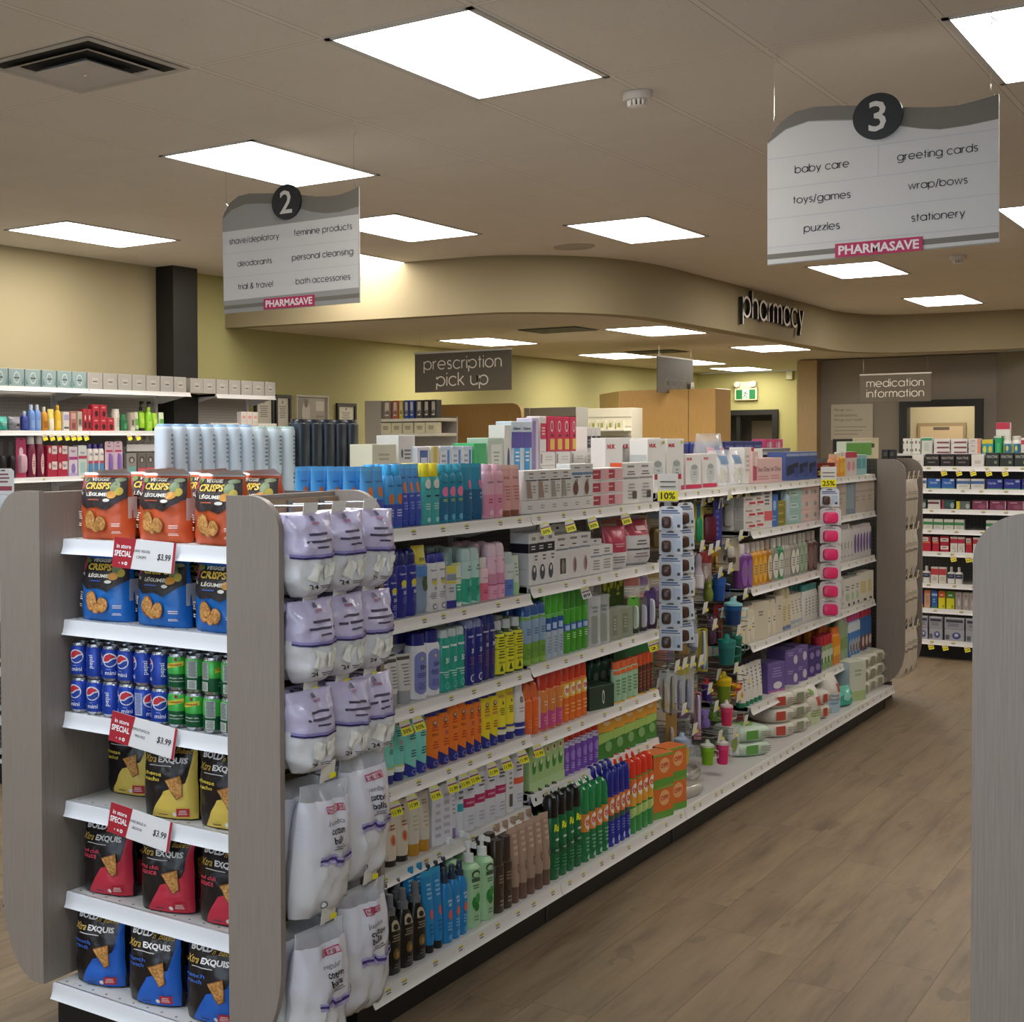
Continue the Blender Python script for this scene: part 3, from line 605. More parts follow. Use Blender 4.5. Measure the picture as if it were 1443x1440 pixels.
# ------------------------------------------------------------------ signs
SGW = M('#c6c4c2', .5); SGG = M('#706b62', .55); SGL = M('#94918e', .55); INK = M('#17161a', .6); MAG = M('#b0194f', .5); SGT = M('#cfcac4', .5)
def aisle_sign(cr, sc, num, Y, label, top, band, wl, whites, seps, bars, plate, disc, texts, wires, bottom):
    px = lambda c: (cr[0] + c[0] * sc, cr[1] + c[1] * sc)
    def P(c, e=0): q = onY(*px(c), Y); return (q.x, q.y - e, q.z)
    base = onY(*px(wires[0]), Y); t = thing('aisle_sign', label, 'hanging sign', (base.x, Y, CEIL), 0, 'hanging aisle signs')
    L = lambda p: (p[0] - base.x, p[1] - Y, p[2] - CEIL)
    def poly(mb, pts, mat, e, th=0):
        q = [L(P(p, e)) for p in pts]; mb.add(q, [tuple(f) for f in tessellate_polygon([[Vector((v[0], v[2], 0)) for v in q]])], mat)
    outline = top + bottom
    mb = MB(); poly(mb, outline, SGL, .004); poly(mb, outline, SGW, -.004)
    n = len(outline); a = [L(P(p, .004)) for p in outline]; b2 = [L(P(p, -.004)) for p in outline]
    mb.add(a + b2, [(i, (i + 1) % n, n + (i + 1) % n, n + i) for i in range(n)], SGW)
    for w in whites: poly(mb, w, SGW, .0048)
    poly(mb, band, SGG, .0052)
    for bb in bars: poly(mb, bb, SGG, .0052)
    for s_ in seps: poly(mb, [(s_[0], s_[1]), (s_[2], s_[3]), (s_[2], s_[3] + 5), (s_[0], s_[1] + 5)] if abs(s_[0] - s_[2]) > 20 else [(s_[0], s_[1]), (s_[0] + 4, s_[1]), (s_[0] + 4, s_[3]), (s_[0], s_[3])], M('#b5b6ba'), .0054)
    mb.build('panel', t)
    mb = MB()
    for (s_, x0, x1, yc) in texts:
        p0, p1 = L(P((x0, yc))), L(P((x1, yc))); rb, w = strokes(s_, .13, .26); size = (p1[0] - p0[0]) / w; zc = (p0[2] + p1[2]) / 2 - size * .5; xc = (p0[0] + p1[0]) / 2
        write(mb, s_, size, INK, lambda x, y, d: (xc + x, -.0062, zc + y), .155, .26)
    mb.build('lettering', t)
    c, rx, ry = disc; q = L(P(c)); rr = (L(P((c[0], c[1] - ry)))[2] - L(P((c[0], c[1] + ry)))[2]) / 2
    mb = MB(); mb.prism([(rr * math.cos(k * math.pi / 20), rr * math.sin(k * math.pi / 20)) for k in range(40)], .012, M('#0b0a0b', .4), lambda p, h: (q[0] + p[0], -.007 - h, q[2] + p[1])); dm = mb.build('number_disc', t)
    mb = MB(); btext(mb, num, rr * 1.32, SGT, lambda x, y, d: (q[0] + x, -.0196, q[2] + y), .012); nb = mb.build('number', dm)
    p0, p1, p2 = L(P(plate[0])), L(P(plate[1])), L(P(plate[2]))
    mb = MB(); z1, z0 = (p0[2] + p1[2]) / 2, p2[2]; mb.box(p0[0], p1[0], -.009, -.0065, z0, z1, MAG)
    btext(mb, 'PHARMASAVE', (z1 - z0) * .68, M('#e6d8dc'), lambda x, y, d: ((p0[0] + p1[0]) / 2 + x, -.0098, (z0 + z1) / 2 + y), .03, (p1[0] - p0[0]) * .92); mb.build('brand_plate', t)
    for wp in wires:
        x, y, z = L(P(wp)); mb = MB(); mb.tube([(x, 0, z - .03), (x, 0, z), (x + .012, 0, z + .012), (x, 0, z + .026), (x, 0, z + .05)], .002, CHROME); mb.tube([(x, 0, z + .05), (x, 0, -.04)], .0009, CHROME, 5)
        mb.tube([(x, 0, -.04), (x + .01, 0, -.05), (x + .014, 0, -.035), (x, 0, -.02), (x, 0, -.001)], .0028, M('#d8d4cc')); mb.build('hanging_wire', t)
aisle_sign((300, 230), 220 / 1440, '2', 5.70, 'hanging aisle 2 sign with black number disc, left one',
    [(92, 640), (92, 520), (110, 460), (160, 370), (240, 305), (340, 280), (560, 278), (830, 295), (960, 308), (1080, 305), (1180, 290), (1260, 262), (1350, 215)],
    [(92, 520), (110, 460), (160, 370), (240, 305), (340, 280), (560, 278), (830, 295), (960, 308), (1080, 305), (1180, 290), (1260, 262), (1350, 215), (1350, 400), (1180, 450), (1040, 463), (920, 450), (830, 425), (560, 375), (420, 372), (300, 378), (180, 430)],
    None, [[(94, 638), (1349, 470), (1352, 1145), (106, 1272)]], [(94, 840, 1350, 700), (100, 1060, 1350, 930)],
    [[(108, 1318), (1356, 1198), (1356, 1238), (108, 1352)]], [(478, 1255), (945, 1210), (478, 1350)], ((694, 360), 132, 162),
    [('shave/depilatory', 160, 615, 705), ('deodorants', 235, 548, 920), ('trial & travel', 238, 558, 1133), ('feminine products', 755, 1288, 620), ('personal cleansing', 738, 1298, 850), ('bath accessories', 772, 1272, 1075)],
    [(122, 420), (1300, 245)], [(1358, 1285), (108, 1388)])
aisle_sign((1060, 110), 383 / 1443, '3', 5.66, 'hanging aisle 3 sign with black number disc, right one',
    [(82, 400), (82, 345), (110, 290), (160, 230), (230, 180), (330, 155), (450, 148), (560, 148), (800, 155), (900, 157), (1000, 155), (1100, 145), (1200, 120), (1311, 85)],
    [(82, 345), (110, 290), (160, 230), (230, 180), (330, 155), (450, 148), (560, 148), (800, 155), (900, 157), (1000, 155), (1100, 145), (1200, 120), (1311, 85), (1311, 215), (1150, 250), (1000, 272), (900, 268), (800, 255), (540, 222), (400, 222), (300, 228), (180, 270)],
    None, [[(83, 352), (180, 275), (300, 232), (540, 226), (800, 258), (900, 271), (1000, 275), (1150, 253), (1310, 218), (1310, 868), (83, 990)]],
    [(83, 432, 1310, 268), (83, 592, 1310, 440), (83, 750, 1310, 610), (83, 900, 1310, 782), (668, 362, 668, 512)],
    [[(82, 938), (1311, 818), (1311, 850), (82, 965)]], [(443, 885), (908, 838), (443, 955)], ((671, 206), 130, 122),
    [('baby care', 230, 515, 475), ('toys/games', 220, 522, 638), ('puzzles', 278, 465, 795), ('greeting cards', 773, 1198, 400), ('wrap/bows', 832, 1143, 562), ('stationery', 848, 1130, 735)],
    [(116, 280), (1268, 105)], [(1311, 875), (83, 995)])
BRN = M('#564d40', .55)
def hang_sign(name, label, px, Y, lines, size, Xplane=None, dim='#d8d2c4', hung=True):
    (x0, y0), (x1, y1) = px
    if Xplane is None:
        a, b = onY(x0, y0, Y), onY(x1, y1, Y); w = b.x - a.x; rz = 0; org = ((a.x + b.x) / 2, Y, a.z); h = a.z - b.z
    else:
        a, b = onX(x0, y0, Xplane), onX(x1, y1, Xplane); w = b.y - a.y; rz = math.pi / 2; org = (Xplane, (a.y + b.y) / 2, a.z); h = a.z - b.z
    t = thing(name, label, 'hanging sign', org, rz, 'pharmacy hanging signs')
    MB().cbox(-w / 2, w / 2, -.006, .006, -h, 0, BRN, .001).build('panel', t); MB().cbox(-w / 2 - .004, w / 2 + .004, -.01, .01, -.004, .014, M('#bdb8ae', .4), .001).build('top_rail', t)
    mb = MB(); lh = size
    for s_, zc, ww in lines: write(mb, s_, 1, M(dim), lambda x, y, d: (x, -.0068, -h * zc + (y - .5) * (w * ww / strokes(s_, .13, .26)[1])), .13, .26, 0, w * ww)
    mb.build('lettering', t)
    if hung:
        for s_ in (-1, 1): mb = MB(); mb.tube([(s_ * w * .45, 0, .012), (s_ * w * .45, 0, ZB - org[2])], .0006, CHROME, 5); mb.build('hanging_wire', t)
hang_sign('prescription_sign', 'brown hanging sign reading prescription pick up', ((585, 499), (721, 549)), 11.3, [('prescription', .31, .8), ('pick up', .73, .53)], .1)
hang_sign('medication_sign', 'brown hanging sign reading medication information by the doorway', ((1212, 529), (1312, 565)), 18.6, [('medication', .34, .8), ('information', .72, .8)], .1)
hang_sign('drop_off_sign', 'brown hanging drop off sign seen edge-on over the pharmacy', ((926, 502), (976, 556)), None, [('drop off', .72, .6)], .1, -5.5, '#8d8678')
t = thing('price_flag', 'small white tag on the corner of the drop off sign', 'tag', tuple(onX(973, 545, -5.49) + Vector((.02, 0, 0))), math.pi / 2)
mb = MB(); mb.cbox(-.05, .05, -.004, 0, -.15, .05, M('#d8d3c8'), .001); mb.box(-.03, .03, -.005, -.004, -.06, .0, M('#8c877c')); mb.build('card', t)
# pharmacy lettering on the bulkhead
t = thing('pharmacy_lettering', 'raised pale letters reading pharmacy on the curved bulkhead', 'lettering', (-4.415, 14.1, 2.87), math.pi / 2)
sz = .19; xx = 0; WL = M('#e4ded2', .4); rb, wtot = strokes('pharmacy', .13, .3); kx = 2.07 / wtot
for ch in 'pharmacy':
    mb = MB(); x_ = xx; write(mb, ch, sz, WL, lambda x, y, d: (x_ + x, -.012 - d, y), .13, .3, .035, None, -1, BLACK)
    mb.v = [(x_ + (v[0] - x_) * kx / sz, v[1], v[2]) for v in mb.v]; mb.build('letter', t); xx += (GL[ch][0] + .3) * kx
a = onY(1425, 481, 19.1); t = thing('wall_letter', 'raised pale letter c on the back bulkhead at the right edge', 'lettering', (a.x, 19.12, a.z))
mb = MB(); write(mb, 'c', .26, WL, lambda x, y, d: (x, -.02 - d, y), .16, .2, .04, None, -1); mb.build('letter', t)
# exit sign with lamps, small wall box, framed notices
a = onY(1051, 564, 22.55); t = thing('exit_sign', 'green running-man exit sign with two emergency lamps on yellow wall', 'exit sign', (a.x, 22.6, a.z))
MB().cbox(-.17, .17, -.06, -.001, 0, .2, M('#c9c5a8'), .004).build('housing', t)
mb = MB(); mb.box(-.145, .145, -.0625, -.06, .02, .165, M('#14703a', .4)); mb.box(-.05, .055, -.064, -.0625, .02, .165, M('#d9e6cf', .4))
G_ = M('#0f5a30')
for pts in (((.012, .145), (.0, .118)), ((.0, .12), (-.012, .075)), ((-.012, .075), (.02, .06), (.012, .028)), ((-.012, .075), (-.03, .045), (-.044, .046)), ((.0, .115), (.028, .1), (.036, .085)), ((.0, .115), (-.028, .112), (-.034, .09))): mb.tube([(p[0], -.0655, p[1]) for p in pts], .006, G_, 6)
mb.build('pictogram', t)
mb = MB(); mb.cbox(-.16, .16, -.06, -.001, .2, .29, M('#cdc9b4'), .004); mb.build('battery_box', t)
for s_ in (-1, 1): mb = MB(); mb.rings([[(s_ * .12 + r * math.cos(k * .5236), y, .25 + r * math.sin(k * .5236)) for k in range(12)] for r, y in ((.02, -.06), (.045, -.08), (.045, -.11), (.03, -.113))], M('#d8d4c4', .3)); mb.build('lamp', t)
a = onY(1112, 535, 22.55); t = thing('wall_sensor', 'small pale motion sensor high on the yellow wall', 'sensor', (a.x, 22.6, a.z)); MB().cbox(-.05, .05, -.05, -.001, 0, .14, M('#b9b393'), .01).build('housing', t)
def frame_on_left(px, pz, fr, pic, label, dec, wdt=.03):
    a, b = onX(px[0], pz[0], X0), onX(px[1], pz[1], X0); t = thing('picture_frame', label, 'picture frame', (X0, (a.y + b.y) / 2, b.z), math.pi / 2, 'frames on the left wall'); w, h = b.y - a.y, a.z - b.z
    mb = MB()
    for q in ((-w / 2, w / 2, 0, wdt), (-w / 2, w / 2, h - wdt, h), (-w / 2, -w / 2 + wdt, wdt, h - wdt), (w / 2 - wdt, w / 2, wdt, h - wdt)): mb.box(q[0], q[1], -.025, -.001, q[2], q[3], M(fr))
    mb.build('frame', t); mb = MB(); mb.box(-w / 2 + wdt, w / 2 - wdt, -.008, -.002, wdt, h - wdt, M(pic)); decals(mb, lambda u, v: (u * w / 2, -.0085, v * h), dec, w / 2, h); mb.build('print', t)
CERT = [('e', 0, .8, .08, .05, '#6b6558'), ('l', -.5, .35, .5, .7, 6, '#8b857a')]
frame_on_left((357, 384), (556, 606), '#141110', '#cfcabb', 'black framed certificate nearest the pale shelving', CERT); frame_on_left((386, 408), (556, 608), '#141110', '#cfcabb', 'second black framed certificate, beside the photo', CERT)
frame_on_left((415, 461), (556, 612), '#b9b3a0', '#a8a294', 'pale framed photograph on the yellow wall', [('r', -.9, .1, -.2, .9, '#8a8478'), ('e', -.35, .55, .25, .3, '#c4beb0'), ('e', -.35, .78, .12, .1, '#6f6a60'), ('r', .25, .6, .75, .85, '#d0cabb'), ('l', .2, .2, .8, .5, 3, '#88827a')], .02)
frame_on_left((473, 500), (568, 608), '#141110', '#cfcabb', 'small black framed certificate right of the photo', CERT)
a, b = onY(1171, 570, 19.88), onY(1230, 620, 19.88); t = thing('wall_poster', 'pale poster on the grey wall about managing medications', 'poster', ((a.x + b.x) / 2, 19.9, b.z)); w, h = b.x - a.x, a.z - b.z
MB().cbox(-w / 2, w / 2, -.02, -.001, 0, h, M('#a9a293'), .003).build('panel', t)
mb = MB(); 
for s_, z in (('Manage your', .84), ('medications.', .7), ('Manage your health.', .56)): btext(mb, s_, h * .085, M('#5a544a'), lambda x, y, d: (-w * .42 + x + text2d(s_)[2] * h * .085 / text2d(s_)[3] * .5, -.0215, h * z + y))
for k in range(3): mb.box(-w * .42, w * .35 - k * .05, -.0215, -.02, h * (.36 - k * .1), h * (.375 - k * .1), M('#6a6459'))
mb.build('lettering', t)
a, b = onY(1292, 596, 21.85), onY(1361, 630, 21.85); t = thing('notice_board', 'framed board of brushes on the cream wall inside the doorway', 'notice board', ((a.x + b.x) / 2, 21.9, b.z - .3)); w, h = b.x - a.x, a.z - b.z + .3
mb = MB(); mb.cbox(-w / 2, w / 2, -.03, -.001, 0, h, M('#8e7a58'), .003); mb.build('frame', t)
mb = MB(); mb.box(-w / 2 + .04, w / 2 - .04, -.033, -.03, .04, h - .05, M('#b9a27c'))
for k in range(22): x = -w / 2 + .12 + k * (w - .24) / 21; mb.box(x - .008, x + .008, -.036, -.033, .1, h - .26 + .02 * math.sin(k), M('#776548'))
mb.box(-.1, .1, -.036, -.033, h - .1, h - .06, M('#5e5140')); mb.build('print', t)
# ------------------------------------------------------------------ pharmacy furniture seen over the shelves
OAK = mat_laminate('oak_laminate', '#a8824a', '#b58f56', '#c29c62')
def partition(name, label, x0, x1, y, h, th, rc):
    t = thing(name, label, 'partition', ((x0 + x1) / 2, y, 0)); w = (x1 - x0) / 2
    pts = [(-w, 0), (w, 0), (w, h - rc)] + [(w - rc + rc * math.cos(a * .2618), h - rc + rc * math.sin(a * .2618)) for a in range(0, 7)] + [(-w, h)]
    MB().prism(pts, th, OAK, lambda p, q: (p[0], q, p[1])).build('panel', t); MB().box(-w, w, .0, th, -.0, .002, BLACK).build('base_strip', t)
partition('wood_partition', 'brown wood partition with rounded corner below prescription sign', xAt(616, 12.5), xAt(735, 12.5), 12.5, onY(680, 569, 12.5).z, .05, .1)
t = thing('wood_cabinet', 'tall brown wood cabinet run below the drop off sign', 'cabinet', (xAt(845, 16.2), 15.2, 0))
xw = xAt(1008, 15.2) - xAt(845, 16.2); zt = onY(940, 549, 15.2).z
mb = MB(); mb.cbox(xAt(873, 15.2) - xAt(845, 16.2), xw, 0, .5, 0, zt, OAK, .004); mb.build('front_panel', t); mb = MB(); mb.add([(0, 1.0, 0), (xAt(873, 15.2) - xAt(845, 16.2) - .002, 0, 0), (xAt(873, 15.2) - xAt(845, 16.2) - .002, 0, zt), (0, 1.0, zt), (0.05, 1.05, 0), (0.05, 1.05, zt)], [(0, 1, 2, 3), (0, 3, 5, 4)], OAK); mb.build('side_panel', t)
mb = MB(); x_ = xAt(970, 15.2) - xAt(845, 16.2); mb.box(x_ - .004, x_ + .004, -.002, 0, 0, zt, M('#6d552f')); mb.build('panel_joint', t)
def slat_unit(label, p0, p1, y, ztop, mat, line, shelf):
    x0, x1 = xAt(p0, y), xAt(p1, y); t = thing('slatwall_unit', label, 'display unit', ((x0 + x1) / 2, y, 0), 0, 'slatwall units in the pharmacy'); w = (x1 - x0) / 2
    MB().cbox(-w, w, 0, .3, 0, ztop, mat, .003).build('body', t); mb = MB()
    for k in range(7): mb.box(-w, w, -.002, 0, ztop - .1 - k * .1, ztop - .088 - k * .1, line)
    mb.build('slots', t)
    MB().cbox(-w, -w + .06, -.02, -.0025, 0, ztop, mat, .002).build('post', t)
    if shelf:
        for z in shelf:
            MB().cbox(-w + .07, w, -.2, -.003, ztop - z - .02, ztop - z, M('#d6d2c4'), .003).build('shelf', t)
    return t, w
slat_unit('grey slatwall unit beyond the hair colour boxes', 740, 812, 13.2, onY(780, 574, 13.2).z, M('#8c8a84', .6), M('#5f5d58'), [.32])
slat_unit('pale lit slatwall unit with small white shelves, in front of the brown cabinet', 812, 890, 14.0, onY(860, 575, 14.0).z, M('#cfcab8', .6), M('#a09b8b'), [.22, .5])
K('pillbox', carton, 'medicine_carton', 'tiny pale medicine carton', 'carton', .05, .09, '#cfc9b4', [('r', -.6, .2, .2, .7, '#8f9a4a')])
for (p0, p1, y, z, n, w_) in ((640, 655, 13.0, 1.9, 2, 'white bracket beside wood partition'),): pass
zz = onY(860, 575, 14.0).z
for k in range(5):
    x = xAt(826 + k * 12, 13.87); place(proto('pillbox', .07), 'medicine_carton', 'tiny pale carton, %s from left, shelf of the pale slatwall unit' % ORD[k], 'carton', (x, 13.88, zz - .22 + .001), 0, 'cartons on the pale slatwall unit')
for k in range(5):
    x = xAt(832 + k * 12, 13.87); place(proto('pillbox', .06), 'medicine_carton', 'tiny pale carton, %s from left, lower shelf of pale slatwall unit' % ORD[k], 'carton', (x, 13.88, zz - .5 + .001), 0, 'cartons on the pale slatwall unit')
# pharmacy counter with monitor and card
t = thing('service_counter', 'pale service counter far behind the end of the main shelves', 'counter', (-4.6, 16.4, 0)); MB().cbox(-.7, .8, 0, .5, 0, 1.25, GREYW, .003).build('body', t); MB().cbox(-.73, .83, -.03, .53, 1.2502, 1.29, M('#b9b1a0', .4), .004).build('worktop', t)
a = onY(1190, 630, 16.5); t = thing('monitor', 'black monitor on the service counter under the poster', 'monitor', (a.x, 16.55, 1.2908)); MB().cbox(-.13, .13, -.02, .02, .12, .37, BLACK, .005).build('screen', t); MB().loft([(0, .09, .07, 2), (.012, .085, .065, 2), (.014, .015, .015, 2), (.13, .015, .015, 2)], BLACK, 16).build('stand', t)
a = onY(1218, 630, 16.45); t = thing('counter_card', 'cream display card standing right of the monitor', 'display card', (a.x, 16.5, 1.2908)); mb = MB(); mb.cbox(-.13, .13, -.006, .006, 0, .38, M('#cdc5a5'), .002); mb.build('card', t); mb = MB(); decals(mb, lambda u, v: (u * .13, -.0065, v * .38), [('r', -.7, .72, .7, .84, '#4a4436'), ('r', -.7, .3, .1, .6, '#7d9a50')], .13, .38); mb.build('printed_front', t)
# ================================================================== FIXTURES
XC = -2.445; LIPX = -2.122; DECKX = -2.014
TAGW = M('#e4e2dc', .5); TAGK = M('#6d675e', .6); TAGY = M('#e9df2a', .45); YEL = M('#f0e60a', .45)
def lip(mb, x, y0, y1, z, sgn=1, h=.036, mat=None, axis='X', labels=0, seed=0):
    # price rail: curved section in (outward, z), swept along the shelf
    prof = [(-.012, 0), (0, 0), (.002, -.008), (.003, -.020), (.008, -h * .85), (.013, -h), (.010, -h), (.001, -.021), (-.003, -.006), (-.012, -.004)]
    mp = (lambda q, t: (x + sgn * q[0], t, z + q[1])) if axis == 'X' else (lambda q, t: (t, x - sgn * q[0], z + q[1]))
    n = len(prof); mb.add([mp(p, y0) for p in prof] + [mp(p, y1) for p in prof], [tuple(range(n)), tuple(range(2 * n - 1, n - 1, -1))] + [(i, (i + 1) % n, n + (i + 1) % n, n + i) for i in range(n)], mat or WHITE)
    if labels:
        r = random.Random(seed)
        for k in range(labels):
            c = y0 + (y1 - y0) * (k + .5 + r.uniform(-.3, .3)) / labels
            for (a, b, o0, o1, w, mt) in ((-.007, -.012, .0033, .0035, .011, TAGY), (-.0125, -.0155, .0036, .0038, .014, TAGK), (-.0195, -.023, .0044, .0054, .012, TAGK)):
                mb.add([mp((o0, a), c - w), mp((o0, a), c + w), mp((o1, b), c + w), mp((o1, b), c - w)], [(0, 1, 2, 3)], mt)
def shelf_R(t, x0, x1, y0, y1, z, lx, labels, seed, name='shelf', th=.022, oy=0):
    mb = MB(); mb.box(x0, x1, y0 + .003, y1 - .003, z - th, z, WHITE2)
    for y in (y0 + .003, y1 - .006): mb.add([(x0, y, z - .085), (x0 + .05, y, z - .085), (lx - .015, y, z - .026), (lx - .015, y, z), (x0, y, z)] + [(x0, y + .003, z - .085), (x0 + .05, y + .003, z - .085), (lx - .015, y + .003, z - .026), (lx - .015, y + .003, z), (x0, y + .003, z)], [(0, 1, 2, 3, 4), (9, 8, 7, 6, 5)] + [(i, (i + 1) % 5, 5 + (i + 1) % 5, 5 + i) for i in range(5)], WHITE2)
    s = mb.build(name, t); m2 = MB(); lip(m2, lx, y0 + .002, y1 - .002, z, 1, .036, None, 'X', labels, seed); m2.build('price_rail', s); return s
def gondola(label, ya, yb, right, left, first, ztop_r, xo=0.0):
    t = thing('gondola_bay', label, 'store shelving', (XC + xo, ya, 0), 0, 'bays of the main shelving run' if xo == 0 else None); L = yb - ya; X = lambda x: x - XC
    MB().box(-.012, .012, .004, L - .004, .15, 1.485, PEG_X).build('back_panel', t)
    mb = MB(); mb.box(-.37, .385, .002, L - .002, 0, .098, BLACK); mb.build('kick_plate', t)
    mb = MB(); mb.box(.3855, .3875, L - .02, L - .002, .002, .098, M('#1a1918', .4)); mb.build('kick_bracket', t)
    mb = MB(); mb.box(-.428, X(DECKX) - .012, .002, L - .002, .123, .145, WHITE2); d = mb.build('base_deck', t)
    m2 = MB(); lip(m2, X(DECKX), .002, L - .002, .145, 1, .04, None, 'X', 9, 5 + int(ya * 10)); m2.build('price_rail', d)
    m2 = MB(); lip(m2, -.43, .002, L - .002, .145, -1, .04); m2.build('price_rail', d)
    mb = MB()
    for yy in ((0, .03) if first else (.0, .016), (L - .016, L)):
        mb.box(.0125, .034, yy[0], yy[1], .1, 1.40, WHITE2); mb.box(-.034, -.0125, yy[0], yy[1], .1, 1.485, WHITE2)
        for k in range(24): mb.box(.034, .0345, (yy[0] + yy[1]) / 2 - .003, (yy[0] + yy[1]) / 2 + .003, .2 + k * .05, .225 + k * .05, BLACK)
    mb.build('upright', t)
    for i, z in enumerate(right): shelf_R(t, .036, X(LIPX) - .01, .0, L, z, X(LIPX), 7, int(ya * 100) + i)
    for i, z in enumerate(left):
        mb = MB(); x0 = -.33 if z > 1.5 else -.335; x1 = .05 if z > 1.5 else -.036; mb.box(x0, x1, .004, L - .004, z - .022, z, WHITE2); s = mb.build('shelf', t)
        m2 = MB(); lip(m2, -.342, .004, L - .004, z, -1); m2.build('price_rail', s)
        if z > 1.5: m2 = MB(); m2.box(.05, .056, .004, L - .004, z - .03, z + .004, WHITE); m2.build('rear_edge', s)
    return t
BY = [3.29, 4.53, 5.75, 6.97, 8.19, 9.41]
BN = ['sunscreen bay', 'bug spray bay', 'hanging baby bay', 'baby bath bay', 'last baby bay']
RB = [[1.41, 1.137, .873, .645, .395], [1.412, 1.158, .882, .63, .43], [1.447], [1.447, 1.222, .945, .672, .367], [1.447, 1.222, .945, .672, .367]]
for k in range(5):
    gondola('white double-sided shelving bay of the main run, ' + ('first, holding sunscreen', 'second, holding bug spray and cartons', 'third, with hanging baby goods', 'fourth, holding baby bath bottles', 'fifth and last, by the far end panel')[k], BY[k], BY[k + 1], RB[k], [1.51, 1.15, .8], k == 0, 1.4)
# ------------------------------------------------------------------ end units
def wing_outline(w, zt, zb, rt, rb):
    # local x from 0 (inner) to w (outer)
    p = [(0, zb), (0, zt)] + [(w - rt + rt * math.sin(a * .1745), zt - rt + rt * math.cos(a * .1745)) for a in range(10)]
    return p + [(w * 1.0 - (w - .03) * (1 - math.cos(a * .1745)), zb + rb - rb * math.sin(a * .1745)) for a in range(10)]
def end_unit(label, xo, yo, flip=False, shelves=True, both=True):
    t = thing('end_display', label, 'store shelving', (XC + xo, yo, 0), 0, 'end units of the shelving runs'); X = lambda x: x - XC
    wr = wing_outline(.160, 1.538, .15, .085, .24); DEP = .49
    for s, nm in ((1, 'R'), (-1, 'L')):
        for y in (0, DEP - .02):
            MB().prism(wr, .02, LAM_G, lambda p, q: (s * (.328 + p[0]), y + q, p[1])).build('wing_panel', t, sharp=60)
        MB().cbox(s * .328 if s > 0 else -.346, s * .346 if s > 0 else -.328, .0205, DEP - .0205, .15, 1.535, LAM_G, .001).build('side_panel', t)
        mb = MB(); 
        for k in range(17): mb.box(min(s * .347, s * .357), max(s * .347, s * .357), .021, DEP - .021, .17 + k * .08, .17 + k * .08 + .072, SLAT)
        mb.box(min(s * .3465, s * .349), max(s * .3465, s * .349), .021, DEP - .021, .16, 1.52, M('#3a2f22')); mb.build('slatwall', t)
    MB().box(-.327, .327, .42, .432, .12, 1.535, PEG_Y).build('back_panel', t)
    MB().box(-.33, .33, .06, .41, 0, .10, BLACK).build('plinth', t)
    if shelves:
        for i, z in enumerate((1.40, 1.17, .906, .651, .39, .145)):
            f = .095 if z > .2 else .036
            mb = MB(); mb.box(-.324, .324, f + .008, .40, z - .02, z, WHITE2); s = mb.build('shelf', t)
            m2 = MB(); lip(m2, f, -.326, .326, z, 1, .042, M('#e3e3e8', .3), 'Y'); m2.build('price_rail', s)
            m3 = MB()
            for k in range(13): m3.loft([(z + .0002, .004, .004, 2), (z + .0006, .004, .004, 2)], M('#6f6c69'), 8, -.3 + k * .05, f + .03)
            m3.build('perforations', s)
    return t
end_unit('grey woodgrain end display holding chips and soda, nearest the camera', 0, 2.78)
end_unit('grey woodgrain end panel unit at the far end of main shelves', 0, 9.44, shelves=False)
end_unit('grey woodgrain end panel close by at the right edge of the view', 2.465, 2.78)
gondola('white shelving bay behind the grey end panel at the right edge', 3.29, 4.51, [1.41, 1.137, .873, .645, .395], [1.51, 1.15, .8, .45], True, 1.4, 2.465)
# ------------------------------------------------------------------ back run facing the camera
BZ = [1.452, 1.283, 1.13, .977, .808, .569, .378, .145]; BYF = 11.72
for k, (xa, xb, lb) in enumerate(((-2.62, -1.40, 'white wall of shelves across the far aisle end, left bay'), (-1.398, -.178, 'white wall of shelves across the far aisle end, right bay hidden by panel'))):
    t = thing('gondola_bay', lb, 'store shelving', (xa, BYF, 0), 0, 'bays of the far cross run'); L = xb - xa
    MB().box(0.003, L - .003, .40, .42, .1, 1.53, PEG_Y).build('back_panel', t); MB().box(.003, L - .003, .1, .42, 0, .10, BLACK).build('kick_plate', t)
    MB().box(.003, L - .003, .14, .42, 1.5305, 1.545, WHITE2).build('top_cap', t)
    mb = MB(); mb.box(0.0, .02, .38, .399, .1, 1.5, WHITE2); mb.build('upright', t)
    for i, z in enumerate(BZ):
        f = 0 if z < .2 else (.04 if z < 1.4 else .05); mb = MB(); mb.box(.004, L - .004, f + .012, .398, z - .02, z, WHITE2); s = mb.build('shelf' if z > .2 else 'base_deck', t)
        m2 = MB(); lip(m2, f, .004, L - .004, z, 1, .036, None, 'Y', 8, i + 40); m2.build('price_rail', s)
# ------------------------------------------------------------------ tall display along the left wall
for k, (ya, yb, lb, ze) in enumerate(((5.9, 7.86, 'tall white pegboard shelving on left wall, nearer bay', 1.42), (7.862, 9.10, 'tall white pegboard shelving on left wall, beside the black column', 1.42), (9.52, 10.40, 'tall white pegboard shelving beyond the black column', 1.42))):
    t = thing('wall_display', lb, 'store shelving', (X0, ya, 0), 0, 'shelving on the left wall'); L = yb - ya
    MB().box(.03, .045, .004, L - .004, .1, 2.08, PEG_W).build('back_panel', t); MB().box(.002, .45, .002, L - .002, 0, .1, BLACK).build('kick_plate', t)
    mb = MB(); mb.box(.046, .07, .0, .03, .1, 2.06, WHITE2); mb.box(.046, .07, L - .03, L, .1, 2.06, WHITE2); mb.build('upright', t)
    for i, z in enumerate((2.088, 1.768, 1.425, 1.1, .75, .4, .15)):
        shelf_R(t, .072, .415 if k < 2 else .36, 0, L, z, .427 if k < 2 else .372, 6 if 1.3 < z < 1.5 else 0, 60 + i)
